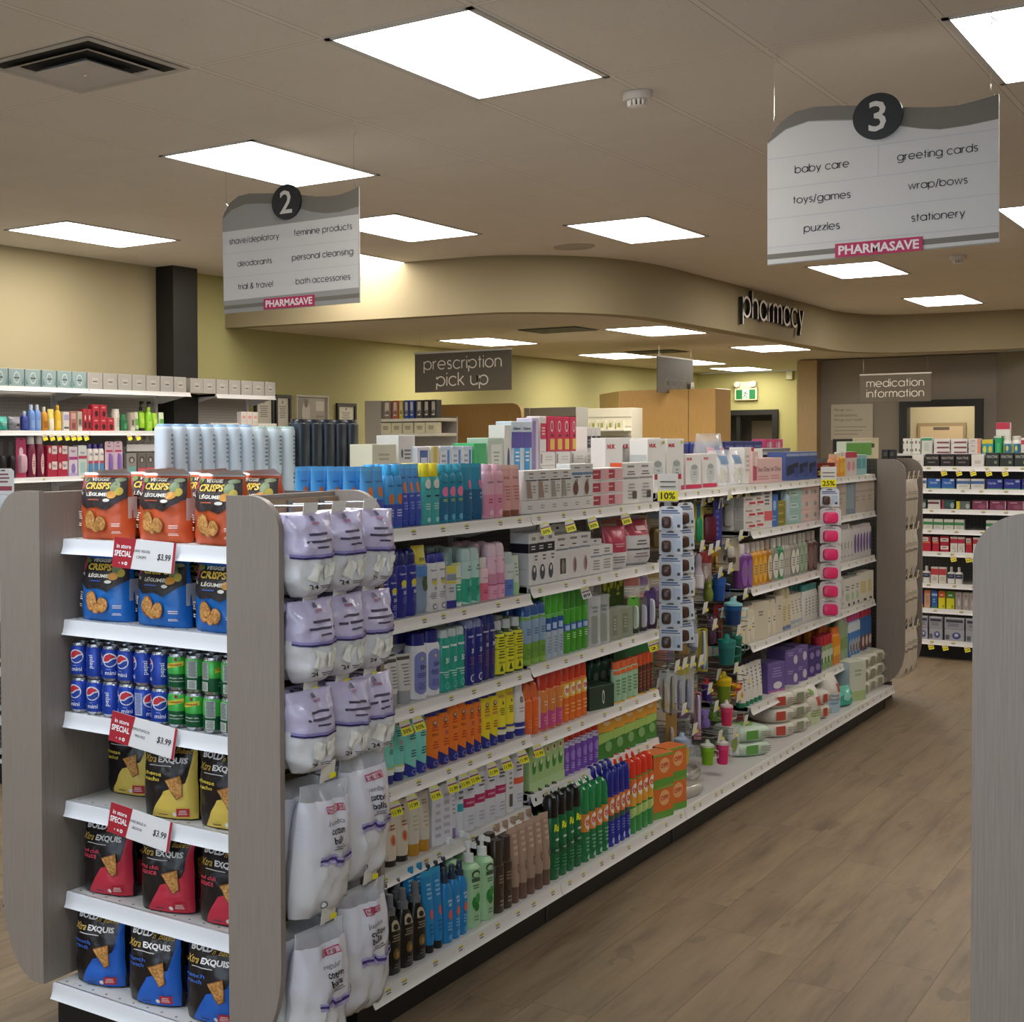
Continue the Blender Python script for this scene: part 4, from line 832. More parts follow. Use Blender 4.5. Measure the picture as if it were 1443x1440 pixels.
# the shelving end peeping in at the left edge of the view
t = thing('gondola_bay', 'white shelving end seen at the very left edge of view', 'store shelving', (-5.15, 4.75, 0)); L = 1.2
MB().box(-.012, .012, .004, L, .15, 1.42, PEG_X).build('back_panel', t); MB().box(-.37, .36, .002, L, 0, .1, BLACK).build('kick_plate', t)
for i, z in enumerate((1.42, 1.15, .87, .6, .36, .145)):
    shelf_R(t, .02, .33 if z > .2 else .4, 0, L, z, .342 if z > .2 else .412, 6, 90 + i)
# ------------------------------------------------------------------ sale tags
def sale_tag(loc, rz, label, col=YEL, s=1.0, grp='sale tags on the shelf rails', txt='11.99', white=.012):
    s *= .72; t = thing('sale_tag', label, 'price tag', loc, rz, grp); w = .024 * s; mb = MB()
    mb.prism([(-w * .8, 0), (w * .8, 0), (w, -.024 * s), (w, -.062 * s), (-w, -.062 * s), (-w, -.024 * s)], .0008, M('#d6d2c8', .5), lambda p, q: (p[0], -q - .001, p[1])); mb.build('card', t)
    mb = MB(); mb.box(-w * .98, w * .98, -.0022, -.0019, -.060 * s, -.030 * s, col); mb.box(-w * .5, w * .9, -.0022, -.0019, -.010 * s, -.004 * s, TAGY); mb.box(-w * .9, w * .9, -.0022, -.0019, -.028 * s, -.022 * s, M('#9c3f35'))
    if txt: btext(mb, txt, .016 * s, M('#1c1a12'), lambda x, y, d: (x, -.0026, -.045 * s + y), .02, w * 1.5)
    mb.build('printed_price', t); t.rotation_euler = (-.18, -.3, rz); return t
def tagsX(pxs, X, z, where, rz=.75, col=YEL, s=1.0, txt='11.99'):
    for i, p in enumerate(pxs): sale_tag((X + .024, yAt(p, X), z - .03), rz, '%s sale tag, %s from left, on the rail of %s' % ('yellow' if col is YEL else 'white', ORD[i], where), col, s, txt=txt)
tagsX([558, 576], LIPX, .873, 'third shelf, sunscreen bay', txt='30%')
tagsX([543, 567, 599, 624, 641, 655, 681, 701, 724, 746.0], LIPX, .645, 'fourth shelf, sunscreen bay', txt='11.99')
tagsX([757, 792, 824, 871], LIPX, 1.412, 'top shelf, bug spray bay', .5, txt='30%')
tagsX([814], LIPX, 1.158, 'second shelf, bug spray bay', .6, M('#d6d2c8'), txt='89')
tagsX([908.5, 917, 926], LIPX, .882, 'third shelf, bug spray bay', .75, txt='2')
for zz, pxs, wh in ((BZ[0], (1327, 1348, 1368, 1390, 1413), 'top shelf, far cross run'), (BZ[4], (1341, 1362, 1371), 'fifth shelf, far cross run'), (BZ[7], (1312, 1332, 1363), 'base deck, far cross run')):
    for i, p in enumerate(pxs): sale_tag((xAt(p, BYF), BYF + (.02 if zz > .2 else -.03), zz - .022), 0, 'yellow sale tag, %s from left, on the rail of %s' % (ORD[i], wh), s=1.1, grp='sale tags on the far cross run', txt='10.99')
for i, p in enumerate((64, 74, 84, 95, 104, 112, 122, 183, 195)): sale_tag((X0 + .452, yAt(p, X0 + .452), 1.74), 1.2, 'small yellow sale tag, %s from left, on second shelf of left wall' % ORD[i], s=1.1, grp='sale tags on the left wall', txt='')
# ------------------------------------------------------------------ in-store special cards on the end display
def special(px, py, label, l1, l2, rot):
    a, b = onY(px[0], py[0], 2.858), onY(px[1], py[1], 2.858); w, h = (b.x - a.x), .082
    t = thing('special_card', label, 'price sign', ((a.x + b.x) / 2, 2.858, (a.z + b.z) / 2), 0, 'in store special cards'); t.rotation_euler = (-.12, rot, 0); hw = w / 2
    MB().cbox(-hw, hw, -.0012, .0012, -h / 2, h / 2, M('#e2e0e2', .35), .0004).build('card', t); mb = MB(); R_ = M('#a8202f', .4); y = -.0018
    mb.add([(-hw, y, -h / 2), (-hw + w * .31, y, -h / 2), (-hw + w * .36, y, h / 2), (-hw, y, h / 2)], [(0, 1, 2, 3)], R_); mb.box(hw - .008, hw, y, y + .0003, -h / 2, h / 2, R_)
    Wt = M('#f1eef0'); f = lambda cx, cz: (lambda x, y2, d: (cx + x, y - .0006, cz + y2))
    btext(mb, 'in store', h * .14, Wt, f(-hw + w * .17, h * .22), .02); btext(mb, 'SPECIAL', h * .2, Wt, f(-hw + w * .165, -h * .02), .03, w * .28)
    for k in range(3): btext(mb, 'o', h * (.05 + .04 * k), Wt, f(-hw + w * (.12 + .055 * k), -h * .34), .04)
    btext(mb, l1, h * .09, INK, f(-.06 * w + .03 * w, h * .12), .0, w * .26); btext(mb, l2, h * .09, INK, f(-.06 * w + .03 * w, -h * .08), 0, w * .16); btext(mb, '$3.99', h * .24, INK, f(hw - w * .17, -h * .02), .01, w * .21, .2); mb.build('print', t)
special((160, 247), (768, 797), 'in store special card, three ninety-nine, under the orange bags', 'DARE VEGGIE', 'CRISPS', .04)
special((156, 248), (1017, 1054), 'in store special card, three ninety-nine, under the soda cans', 'PEPSI/7UP/SCH', 'MINI 6 PACK', .1)
special((154, 241), (1147, 1184), 'in store special card, three ninety-nine, above the red bags', 'DARE BOLD N', 'BAKED CRACKERS', .1)
# ================================================================== GOODS ON THE MAIN RUN
WT, NV, OR, YL, TL, AQ, PK, LB = '#dedcdc', '#23297f', '#e8741f', '#ecd92a', '#1f9c8a', '#7fd3c4', '#e3aabb', '#58aadf'
def cop(fg='#e9eaf2', v=.78): return [('t', 'Coppertone', .1, v, .05, {'w': 1.1, 'b': .015}, fg)]
SEAL = [('e', .2, .1, .38, .055, '#8d93c9'), ('e', .2, .1, .27, .038, '#30388f')]
SUN = lambda c, v=.55, u=.1: [('e', u, v, .5, .075, c), ('r', u - .5, v - .09, u + .5, v - .02, c)]
K('lt_tube', tube, 'sunscreen_tube', 'light blue sunscreen tube with orange sun', 'sunscreen', .045, .185, '#4f9cd8', '#2f6fc0', [('t', 'Coppertone', .05, .72, .045, {'w': 1.2, 'b': .02}, '#1c2f6e'), ('e', .15, .52, .42, .1, OR), ('r', -.95, .02, .95, .38, '#3d56b8')], top='#63b2e6')
K('lb_bottle', bottle, 'sunscreen_bottle', 'light blue sunscreen bottle, blue lower half', 'sunscreen', .045, .19, '#49a0db', '#35a5e0', cop('#1c2f6e', .8) + [('e', .2, .55, .5, .1, OR), ('r', -.97, .02, .97, .45, '#3f53b4')] + [('l', -.5, .2, .6, .36, 3, '#c2c8ec')], cf=.17, cw=.8, sh=.12)
K('rb_tube', tube, 'sunscreen_tube', 'wide royal blue sunscreen tube, orange sun', 'sunscreen', .05, .19, '#4a94d6', '#3a4fae', [('t', 'Coppertone', .05, .76, .05, {'w': 1.2, 'b': .02}, '#1c2f6e'), ('e', .1, .58, .42, .1, OR), ('r', -.97, .0, .97, .48, '#3b50b2'), ('t', 'SPORT', -.05, .43, .035, {'w': .8}, '#dfe4f6'), ('l', -.5, .18, .5, .33, 3, '#8793d6')], top='#58aee4', cf=.1)
K('yl_teal', bottle, 'sunscreen_bottle', 'teal sunscreen bottle with yellow cap', 'sunscreen', .042, .19, '#4bb0ae', '#e5d21d', cop('#17335c', .75) + [('e', .1, .85, .6, .1, '#e3e6dc'), ('r', -.3, .58, .6, .62, '#17335c')] + [('l', -.5, .3, .6, .45, 3, '#bfe2df')] + [('e', .2, .1, .4, .055, '#9ed9d5')], cf=.22, cw=.85)
K('teal_pk', bottle, 'sunscreen_bottle', 'teal kids sunscreen bottle with pink patch', 'sunscreen', .042, .185, '#2590ad', '#2a9bb8', cop('#152a52', .8) + [('e', .15, .62, .62, .1, '#ef7fa6'), ('r', -.97, .05, .97, .5, '#1d6c93'), ('t', 'KIDS', .1, .45, .06, {'w': .8, 'b': .03}, '#b6d843'), ('e', .2, .11, .42, .06, '#6cb6d0')], cf=.14, cw=.8)
K('dteal', tube, 'sunscreen_tube', 'dark teal sunscreen tube', 'sunscreen', .045, .185, '#1b86a6', '#155f86', [('r', -.97, .0, .97, .5, '#175d85'), ('e', .4, .6, .3, .09, '#e0668f'), ('l', .0, .3, .7, .45, 2, '#7fb9cf')], top='#249dbd', cf=.08)
K('pink_b', bottle, 'sunscreen_bottle', 'pale pink sunscreen bottle', 'sunscreen', .045, .18, '#e4aebf', '#e2b3c2', cop('#503554', .76) + [('r', -.97, .05, .97, .5, '#de92ad'), ('l', -.4, .3, .5, .42, 2, '#b53e66'), ('e', .2, .12, .35, .06, '#edc6d1')], cf=.12, cw=.75)
K('rose_t', tube, 'lotion_tube', 'rose tinted lotion tube with bronze cap', 'lotion', .04, .175, '#dfa9a4', '#8f5540', [('t', 'Kids', .1, .72, .06, {'w': .9, 'b': .02}, '#8c4a3c'), ('l', -.6, .2, .6, .55, 5, '#b77a6f')], top='#e7c1b3', cf=.12)
row('X', -2.135, 1.41, 'top shelf, sunscreen bay', [('lt_tube', 1, 521, 548, {'r': 5}), ('lb_bottle', 2, 549, 572, {'r': 2}), ('rb_tube', 3, 573, 600, {'r': 2}), ('yl_teal', 2, 600, 624, {'r': 2}), ('teal_pk', 3, 625, 657, {'r': 2}), ('dteal', 2, 658, 687, {'r': 2}), ('pink_b', 2, 688, 713, {'r': 2}), ('rose_t', 2, 714, 738, {'r': 2})], .22)
K('nv_s', bottle, 'sunscreen_bottle', 'short navy sport sunscreen bottle', 'sunscreen', .045, .17, '#272d90', '#20267c', cop(v=.8) + [('e', .2, .62, .5, .07, '#d8cf3b'), ('t', 'SPORT', .2, .55, .05, {'w': .9, 'b': .02}, '#e2e4f4'), ('t', '50', .3, .42, .08, {'b': .02}, '#e6e8f5'), ('l', -.3, .2, .7, .32, 3, '#8e94d2')] + SEAL, cf=.2, cw=.85, style='dome')
K('nv_t', bottle, 'sunscreen_bottle', 'tall navy sport sunscreen bottle', 'sunscreen', .05, .205, '#272d90', '#1d226f', cop(v=.82) + [('e', .2, .64, .45, .07, '#d8cf3b'), ('t', 'SPORT', .2, .57, .045, {'w': .9, 'b': .02}, '#e2e4f4'), ('t', '50', .3, .47, .07, {'b': .02}, '#e6e8f5'), ('l', -.1, .25, .7, .4, 4, '#6e75bd')], cf=.22, cw=.9, style='dome', sh=.05)
K('yl_pouch', bag, 'sunscreen_pouch', 'blue and white sunscreen pouch with yellow top', 'sunscreen', .05, .21, (M('#8fa3b8', .25), M('#d8c83a', .3), M('#d8c83a')), [('e', .2, .45, .5, .12, '#4a5a3a'), ('t', 'SPORT', .1, .8, .05, {'w': .9}, '#3a3f6e'), ('r', -.9, .55, .9, .7, '#4d82c4')], split=.72, crink=.002)
K('wh_nv', bottle, 'sunscreen_bottle', 'white sunscreen bottle with navy cap', 'sunscreen', .042, .18, WT, '#2b2f92', cop('#30316f', .85) + [('e', .25, .6, .5, .05, '#d5c73d'), ('t', 'SPORT', .2, .66, .05, {'w': 1}, '#4b4d6a'), ('t', '50', .4, .48, .06, {'b': .02}, '#44465e'), ('l', -.6, .25, .7, .4, 4, '#9a9aa6'), ('e', .25, .1, .42, .06, '#5b5f86'), ('e', .25, .1, .3, .04, WT)], cf=.16, cw=.9, sh=.06)
K('nv_box', carton, 'sunscreen_carton', 'small white and navy sunscreen carton with yellow band', 'sunscreen', .035, .135, '#c9ccd0', [('r', -1, 0, 1, .18, '#2a2f8c'), ('r', -1, .82, 1, 1, '#dcd65a'), ('r', -1, .58, 1, .64, '#d3cb4b'), ('r', -.9, .66, .9, .8, '#8d98a3'), ('l', -.5, .35, .5, .5, 2, '#8289a0')])
K('gn_tube', tube, 'sunscreen_tube', 'pale green and white baby sunscreen tube', 'sunscreen', .035, .14, '#d3dccf', '#e6e8e6', [('r', -1, .04, 1, .48, '#2ba583'), ('t', 'Coppertone', 0, .62, .05, {'w': 1.3}, '#41525a'), ('l', -.5, .3, .5, .45, 2, '#bfe6d6')], top='#b9cb92', cf=.06)
K('tl_spray', spraycan, 'sunscreen_spray', 'pale and teal sunscreen spray can', 'sunscreen', .05, .185, '#b8d6cd', '#b7cfc8', [('r', -1, .0, 1, .6, '#2fa387'), ('t', 'Pure', .3, .88, .05, {'w': .8, 'b': .02}, '#2b3f46'), ('t', 'Simple', .3, .8, .05, {'w': 1.1, 'b': .02}, '#2b3f46'), ('e', .4, .5, .4, .08, '#7ec9b4'), ('e', .2, .13, .5, .09, '#5fb9a2'), ('l', -.5, .3, .7, .4, 2, '#1c7a66')], cf=.24)
K('pk_s', bottle, 'sunscreen_bottle', 'small pink baby sunscreen bottle', 'sunscreen', .04, .145, '#e9c6cc', '#dcd2cf', cop('#5c3950', .7) + [('r', -1, .02, 1, .55, '#e0718a'), ('l', -.5, .22, .5, .34, 2, '#a73756')], cf=.24, cw=.8)
K('pk_spray', spraycan, 'sunscreen_spray', 'tall pale pink sunscreen spray can', 'sunscreen', .045, .19, '#e6bccb', '#e3c3cd', [('t', 'Pure', .3, .9, .05, {'w': .8}, '#63355a'), ('r', -1, .36, 1, .6, '#cf8aa8'), ('r', -1, 0, 1, .33, '#e2a2bb'), ('r', -1, .33, 1, .36, '#a8577c'), ('l', -.4, .1, .6, .22, 2, '#c07799')], cf=.24)
K('bl_s', bottle, 'sunscreen_bottle', 'small white bottle with blue lower half', 'sunscreen', .04, .15, '#cfd5d6', '#b9cdc6', cop('#263a55', .75) + [('r', -1, .02, 1, .52, '#5a7cc0'), ('l', -.5, .22, .5, .36, 2, '#2c4d93')], cf=.26, cw=.85)
K('gr_s', tube, 'sunscreen_tube', 'slim pale green sunscreen tube', 'sunscreen', .03, .135, '#cfdccb', '#a9d19d', [('r', -1, 0, 1, .25, '#a4cf9a'), ('l', -.4, .4, .4, .8, 4, '#7f9c8d')], cf=.1)
row('X', -2.135, 1.137, 'second shelf, sunscreen bay', [('nv_s', 2, 540, 564, {'r': 2}), ('nv_t', 2, 564, 592, {'r': 2}), ('yl_pouch', 1, 592, 607), ('wh_nv', 2, 608, 632, {'r': 2}), ('nv_box', 1, 633, 644), ('gn_tube', 1, 645, 656), ('tl_spray', 2, 657, 681, {'r': 3}), ('pk_s', 1, 682, 692), ('pk_spray', 2, 693, 715, {'r': 3}), ('bl_s', 1, 716, 727), ('gr_s', 1, 728, 736)], .22)
K('cl_tube', tube, 'face_lotion_tube', 'white lotion tube with clear grey cap', 'lotion', .04, .15, '#d6d4d0', '#a6a8ab', [('r', -.9, .84, .9, .93, '#4b4744'), ('l', -.5, .12, .6, .75, 7, '#8f8c88')], cf=.26, capmat=M('#9fa2a6', .12), top='#c6c4c0')
K('wh_50', bottle, 'sunscreen_bottle', 'large white bottle with periwinkle label', 'sunscreen', .055, .205, '#e3e3ea', '#252b82', [('e', .05, .77, .72, .12, '#7f87c4'), ('r', -.67, .2, .77, .78, '#7f87c4'), ('e', .05, .2, .72, .1, '#7f87c4'), ('e', .1, .76, .12, .03, '#cfc65a'), ('t', '50+', .25, .6, .085, {'b': .025}, '#1f2560'), ('l', -.5, .4, .6, .5, 3, '#39408c'), ('l', -.45, .18, .6, .32, 4, '#565fae')], cf=.19, cw=.85, sh=.08)
K('tl50', spraycan, 'sunscreen_spray', 'teal sunscreen spray can with frosted cap', 'sunscreen', .045, .2, '#28a08c', '#c2cfcb', [('r', -.6, .82, .6, .86, '#d8e6e0'), ('t', '50', .3, .58, .1, {'b': .03}, '#e4f0ea'), ('r', -1, .36, 1, .38, '#bfe2d8'), ('l', -.5, .25, .6, .34, 2, '#a9dccf'), ('e', .1, .12, .45, .07, '#66bfae'), ('e', .1, .12, .34, .05, '#28a08c')], cf=.14)
K('nv30', spraycan, 'sunscreen_spray', 'navy sunscreen spray can, number 30', 'sunscreen', .045, .215, '#262b80', '#8f96c0', [('r', -.5, .84, .5, .87, '#aeb2da'), ('e', .2, .77, .25, .05, '#5b60a8'), ('t', '30', .3, .6, .08, {'b': .03}, '#dfe1f3'), ('l', -.4, .35, .6, .5, 4, '#7b4a78'), ('e', .2, .12, .5, .07, '#c9cdea'), ('e', .2, .12, .35, .05, '#262b80')], cf=.14)
K('nv30t', bottle, 'sunscreen_bottle', 'navy plum sunscreen bottle, number 30', 'sunscreen', .05, .22, '#2b2a70', '#272d84', [('r', -.6, .86, .6, .89, '#b9b2cf'), ('e', .1, .78, .22, .05, '#6b64a0'), ('t', '30', .2, .64, .07, {'b': .03}, '#dcd9ec'), ('l', -.4, .25, .6, .55, 7, '#7d4f74')], cf=.16, cw=.9, style='dome')
K('aloe', bottle, 'aloe_bottle', 'dark green aloe bottle with yellow label', 'aloe gel', .05, .185, '#33461f', '#c9ccc6', [('r', -.9, .04, .95, .92, '#dedb2f'), ('l', -.5, .62, .7, .86, 4, '#4c5217'), ('l', -.5, .36, .7, .56, 3, '#5d631c'), ('r', -.9, .58, .95, .6, '#7a8020'), ('t', 'aloe', .1, .3, .06, {'w': 1}, '#33461f'), ('p', [(-.3, .1), (.0, .26), (.3, .1)], '#33501f')], cf=.17, cw=.6, sh=.16, capmat=M('#c6cbc8', .15))
row('X', -2.135, .873, 'third shelf, sunscreen bay', [('cl_tube', 2, 541, 566, {'r': 2}), ('cl_tube', 1, 567, 586, {'r': 2, 'desc': 'wider white lotion tube with clear cap'}), ('wh_50', 2, 587, 625, {'r': 2}), ('tl50', 3, 626, 659, {'r': 3}), ('nv30', 2, 660, 683, {'r': 2}), ('nv30t', 2, 684, 702, {'r': 2}), ('aloe', 3, 703, 741, {'r': 3})], .22)
BBOAT = [('e', .1, .86, .34, .055, '#5c3b2c'), ('e', .1, .87, .24, .035, '#d0a98c')]
def bb(body, wave='#242a80', txt='#b9401f', extra=()): return BBOAT + [('l', -.4, .7, .6, .8, 2, txt)] + list(extra) + [('l', -.3, .36, .7, .52, 3, txt), ('p', [(-.97, .0), (.97, .0), (.97, .2), (.35, .16), (-.4, .23), (-.97, .28)], wave), ('e', .2, .09, .4, .05, '#7d86cf'), ('e', .2, .09, .28, .035, wave)]
K('aq_t', tube, 'sunscreen_tube', 'aqua sunscreen tube with white base', 'sunscreen', .045, .195, AQ, '#232a80', BBOAT[:1] + [('e', .1, .84, .24, .05, '#e8dccb'), ('e', .1, .85, .14, .03, '#7a5a46'), ('l', -.4, .62, .5, .74, 3, '#2a5f66'), ('e', .3, .52, .18, .04, '#d07c8a'), ('l', -.2, .36, .7, .46, 3, '#2a5f66'), ('r', -1, .1, 1, .13, '#d2d06a'), ('r', -1, .0, 1, .1, '#dfe8e4')], cf=.14)
K('aq_b', bottle, 'sunscreen_bottle', 'aqua sunscreen bottle with navy wave base', 'sunscreen', .045, .2, AQ, '#4fb8b0', bb(AQ, '#263090', '#2a5f66'), cf=.2, cw=.8)
K('or_c', bottle, 'sunscreen_bottle', 'orange sunscreen bottle with navy cap', 'sunscreen', .045, .205, '#ec7a22', '#28308c', bb('', extra=[('t', 'SPORT', .2, .64, .05, {'w': 1.1, 'b': .02, 'rot': 0}, '#8a2a1a')]), cf=.2, cw=.9)
K('or_t', bottle, 'sunscreen_bottle', 'orange sunscreen bottle with orange cap', 'sunscreen', .045, .205, '#ef7f26', '#ee8430', bb('', extra=[('t', 'Sport', .2, .63, .06, {'w': 1.1, 'b': .02}, '#7a2a14')]), cf=.16, cw=.9)
K('or_n', bottle, 'sunscreen_bottle', 'orange kids sunscreen bottle with navy cap', 'sunscreen', .045, .205, '#ee8130', '#252c86', bb('', extra=[('e', .3, .62, .3, .05, '#d2586a')]), cf=.2, cw=.85)
K('ye_c', bottle, 'sunscreen_bottle', 'yellow kids sunscreen bottle with navy cap', 'sunscreen', .045, .215, '#e8d52c', '#252c86', bb('', extra=[('t', 'KIDS', .2, .66, .06, {'w': 1.1, 'b': .02}, '#c04a5a')]), cf=.22, cw=.9)
K('ye_t', tube, 'sunscreen_tube', 'yellow kids sunscreen tube with navy base', 'sunscreen', .042, .215, '#ecdb35', '#232a80', BBOAT + [('t', 'KIDS', .1, .68, .05, {'w': 1, 'b': .02}, '#c0507a'), ('e', .2, .56, .15, .03, '#5c5a2a'), ('l', -.5, .34, .5, .48, 4, '#7a7320'), ('r', -1, .1, 1, .14, '#3a3f9a'), ('r', -1, .0, 1, .08, '#e4e2c8')], cf=.12)
K('wh_stick', bottle, 'sunscreen_bottle', 'slim white sunscreen bottle with navy base', 'sunscreen', .04, .195, '#e2dfe0', '#e6e3e4', [('e', .1, .8, .3, .07, '#3c3a3e'), ('e', .1, .8, .18, .045, '#a89a90'), ('l', -.4, .5, .5, .64, 2, '#a9a5b5'), ('r', -1, .0, 1, .16, '#262c88'), ('r', -1, .16, 1, .2, '#dcdbe6'), ('r', -1, .2, 1, .3, '#2f3590')], cf=.2, cw=.6, sh=.3, style='dome')
row('X', -2.135, .645, 'fourth shelf, sunscreen bay', [('aq_t', 3, 531, 575, {'r': 2}), ('aq_b', 2, 576, 605, {'r': 2}), ('or_c', 1, 606, 622, {'r': 2}), ('or_n', 1, 623, 636, {'r': 2}), ('or_t', 2, 637, 661, {'r': 2}), ('or_n', 2, 662, 682, {'r': 2, 'desc': 'orange navy-capped bottle beside the yellow ones'}), ('ye_c', 2, 683, 705, {'r': 2}), ('ye_t', 2, 706, 730, {'r': 2}), ('wh_stick', 1, 731, 743, {'r': 2})], .22)
K('cr_t', tube, 'lotion_tube', 'cream lotion tube with orange hibiscus', 'lotion', .045, .185, '#e0d2bd', '#3b2a22', [('l', -.4, .78, .5, .92, 2, '#4d4038'), ('e', .1, .36, .42, .1, '#d98254'), ('e', .05, .36, .2, .06, '#c25a36'), ('l', -.3, .52, .6, .64, 2, '#b06a48')], cf=.1, capmat=M('#2c211b', .3))
K('cr_y', tube, 'lotion_tube', 'cream lotion tube with amber cap', 'lotion', .045, .185, '#d9d0bf', '#c8922c', [('l', -.4, .72, .5, .84, 2, '#a39474'), ('l', -.4, .25, .5, .6, 4, '#c2b596')], cf=.2)
K('w_box', carton, 'lotion_carton', 'plain white lotion carton', 'carton', .045, .19, '#d9d9df', [('l', -.5, .1, .6, .85, 6, '#b5b5c4')])
K('w_pur', tube, 'lotion_tube', 'small white tube with purple base', 'lotion', .03, .165, '#d8d8dc', '#8f76b4', [('l', -.5, .3, .5, .8, 5, '#a09aa8')], cf=.2)
K('w_teal', bottle, 'lotion_bottle', 'slim white bottle with teal square', 'lotion', .035, .2, '#dadde2', '#d2d5da', [('r', -.7, .42, .8, .56, '#2fa6b8'), ('l', -.5, .6, .6, .9, 3, '#6c7280')], cf=.08, cw=.9, sh=.05)
K('w_mag', bottle, 'lotion_bottle', 'white lotion bottle with magenta band', 'lotion', .042, .2, '#dcdde4', '#d7d8de', [('r', -.85, .44, .9, .6, '#b82a63'), ('t', 'AVEENO', .05, .52, .035, {'w': 1.1}, '#ecd6de'), ('l', -.5, .72, .6, .92, 3, '#5c5f6c'), ('l', -.4, .1, .6, .3, 3, '#b4b6c2')], cf=.1, cw=.9, sh=.05)
K('w_ora', bottle, 'lotion_bottle', 'white lotion bottle with orange band', 'lotion', .042, .2, '#dcdde4', '#d7d8de', [('r', -.85, .48, .9, .6, '#dd5f3c'), ('l', -.5, .7, .6, .92, 3, '#7c6f74'), ('l', -.4, .1, .6, .3, 3, '#b4b6c2')], cf=.1, cw=.9, sh=.05)
K('w_bar', carton, 'lotion_carton', 'white carton with barcode at the end of row', 'carton', .045, .165, '#d9d8d6', [('l', -.4, .45, .6, .85, 4, '#8f8d8b'), ('r', -.3, .12, .6, .38, '#5d5a58')])
row('X', -2.135, .395, 'fifth shelf, sunscreen bay', [('cr_t', 3, 531, 581, {'r': 2}), ('cr_y', 2, 582, 611, {'r': 2}), ('w_box', 2, 612, 638, {'r': 2}), ('w_pur', 1, 639, 646), ('w_teal', 1, 647, 656, {'r': 2}), ('w_mag', 4, 657, 716, {'r': 2}), ('w_bar', 1, 717, 725), ('w_ora', 1, 726, 741, {'r': 2})], .22)
K('blk_oil', bottle, 'tanning_oil_bottle', 'black tanning oil bottle, clear cap', 'tanning oil', .05, .225, '#171210', '#8c8f92', [('e', .05, .86, .55, .07, '#b9ad93'), ('r', -.5, .76, .6, .84, '#b9ad93'), ('e', .05, .82, .36, .05, '#171210'), ('l', -.5, .56, .6, .7, 3, '#8d8574'), ('e', .05, .36, .42, .1, '#6f5a35'), ('e', .15, .34, .22, .06, '#a9823e'), ('l', -.3, .1, .5, .2, 2, '#6d675c')], cf=.26, cw=.5, sh=.25, style='spray', capmat=M('#6f7276', .1))
K('blue_t', tube, 'after_sun_tube', 'blue after-sun tube with black cap', 'lotion', .05, .24, '#1f86c2', '#121316', [('l', -.4, .6, .6, .84, 4, '#8cc3e4'), ('e', .2, .42, .34, .07, '#e0645a'), ('l', -.4, .12, .6, .3, 3, '#1668a0')], cf=.1, top='#2b9ac8')
K('blue_s', bottle, 'after_sun_spray', 'blue after-sun spray bottle with clear top', 'lotion', .045, .225, '#1c84c4', '#3a4a5c', [('t', 'after', .2, .72, .05, {'w': 1}, '#e2eef6'), ('t', 'sun', .2, .65, .05, {'w': .7}, '#e2eef6'), ('e', .2, .48, .42, .08, '#e3685a'), ('l', -.4, .2, .6, .36, 3, '#7fbce0'), ('e', .2, .1, .4, .05, '#5fabd8')], cf=.2, cw=.6, sh=.14, style='spray', capmat=M('#2d3c50', .12))
K('gr_pump', bottle, 'body_lotion_pump', 'pale green lotion bottle with white pump', 'lotion', .06, .265, '#a6d3a4', '#e6e8e6', [('e', .05, .84, .5, .06, '#2e4a30'), ('e', .05, .83, .36, .04, '#a6d3a4'), ('r', -.45, .72, .55, .78, '#3e5a40'), ('l', -.4, .6, .5, .68, 2, '#4f7452'), ('e', -.15, .4, .3, .09, '#2f8a3e'), ('e', .25, .46, .28, .08, '#3c9a48'), ('e', .1, .33, .3, .07, '#2a7c38'), ('l', -.3, .1, .4, .2, 2, '#6f9c70')], cf=.24, cw=.42, sh=.08, style='pump', e=3)
K('brn_b', bottle, 'self_tanner_bottle', 'dark brown self-tanner pump bottle', 'self tanner', .042, .235, '#3c2c22', '#3a2b22', [('l', -.4, .6, .5, .8, 3, '#8a735f'), ('e', .2, .45, .4, .09, '#57453a'), ('l', -.3, .12, .6, .28, 2, '#9a8a7a')], cf=.34, cw=.85, sh=.04)
K('tan_t', tube, 'self_tanner_tube', 'taupe self-tanner tube with brown base', 'self tanner', .05, .245, '#a58a78', '#6a4f42', [('l', -.3, .5, .7, .9, 4, '#c5ac9a'), ('e', .4, .3, .3, .08, '#4a352c'), ('e', .4, .3, .18, .05, '#a58a78')], cf=.22, top='#b39a86')
row('X', -2.03, .145, 'base deck, sunscreen bay', [('blk_oil', 4, 531, 604, {'r': 2}), ('blue_t', 2, 605, 629, {'r': 2}), ('blue_s', 3, 630, 662, {'r': 4}), ('gr_pump', 2, 663, 701, {'r': 3}), ('brn_b', 2, 702, 725, {'r': 2}), ('tan_t', 4, 726, 781, {'r': 3})], .22)
# ------------------------------------------------------------------ bug spray bay
PIC = lambda c, c2='#d8d6d4': [('r', -.35, .86, .35, .91, '#8c8988'), ('l', -.4, .72, .4, .78, 1, '#6d6a6a'), ('r', -.8, .64, .8, .68, '#44424a'), ('p', [(-.6, .07), (.15, .07), (-.13, .62), (-.66, .62)], c), ('l', .1, .2, .7, .5, 3, '#a5a3a2')]
K('c_pic', carton, 'nail_care_carton', 'white nail care carton with beige picture', 'carton', .06, .105, '#dddbd8', PIC('#a58f80'))
K('c_pic2', carton, 'nail_care_carton', 'white nail care carton with sage picture', 'carton', .06, .105, '#dddbd8', PIC('#a3a596'))
K('c_hand', carton, 'glove_carton', 'white carton with brown hand and blue band', 'carton', .06, .122, '#dad9d8', [('r', -.4, .86, .4, .9, '#8c8988'), ('r', -.8, .66, .9, .74, '#6f93b4'), ('l', -.5, .55, .6, .63, 1, '#55616e'), ('e', -.2, .25, .4, .2, '#7d5a4c'), ('r', -.35, .3, -.2, .5, '#7d5a4c'), ('r', -.1, .3, .05, .55, '#7d5a4c')])
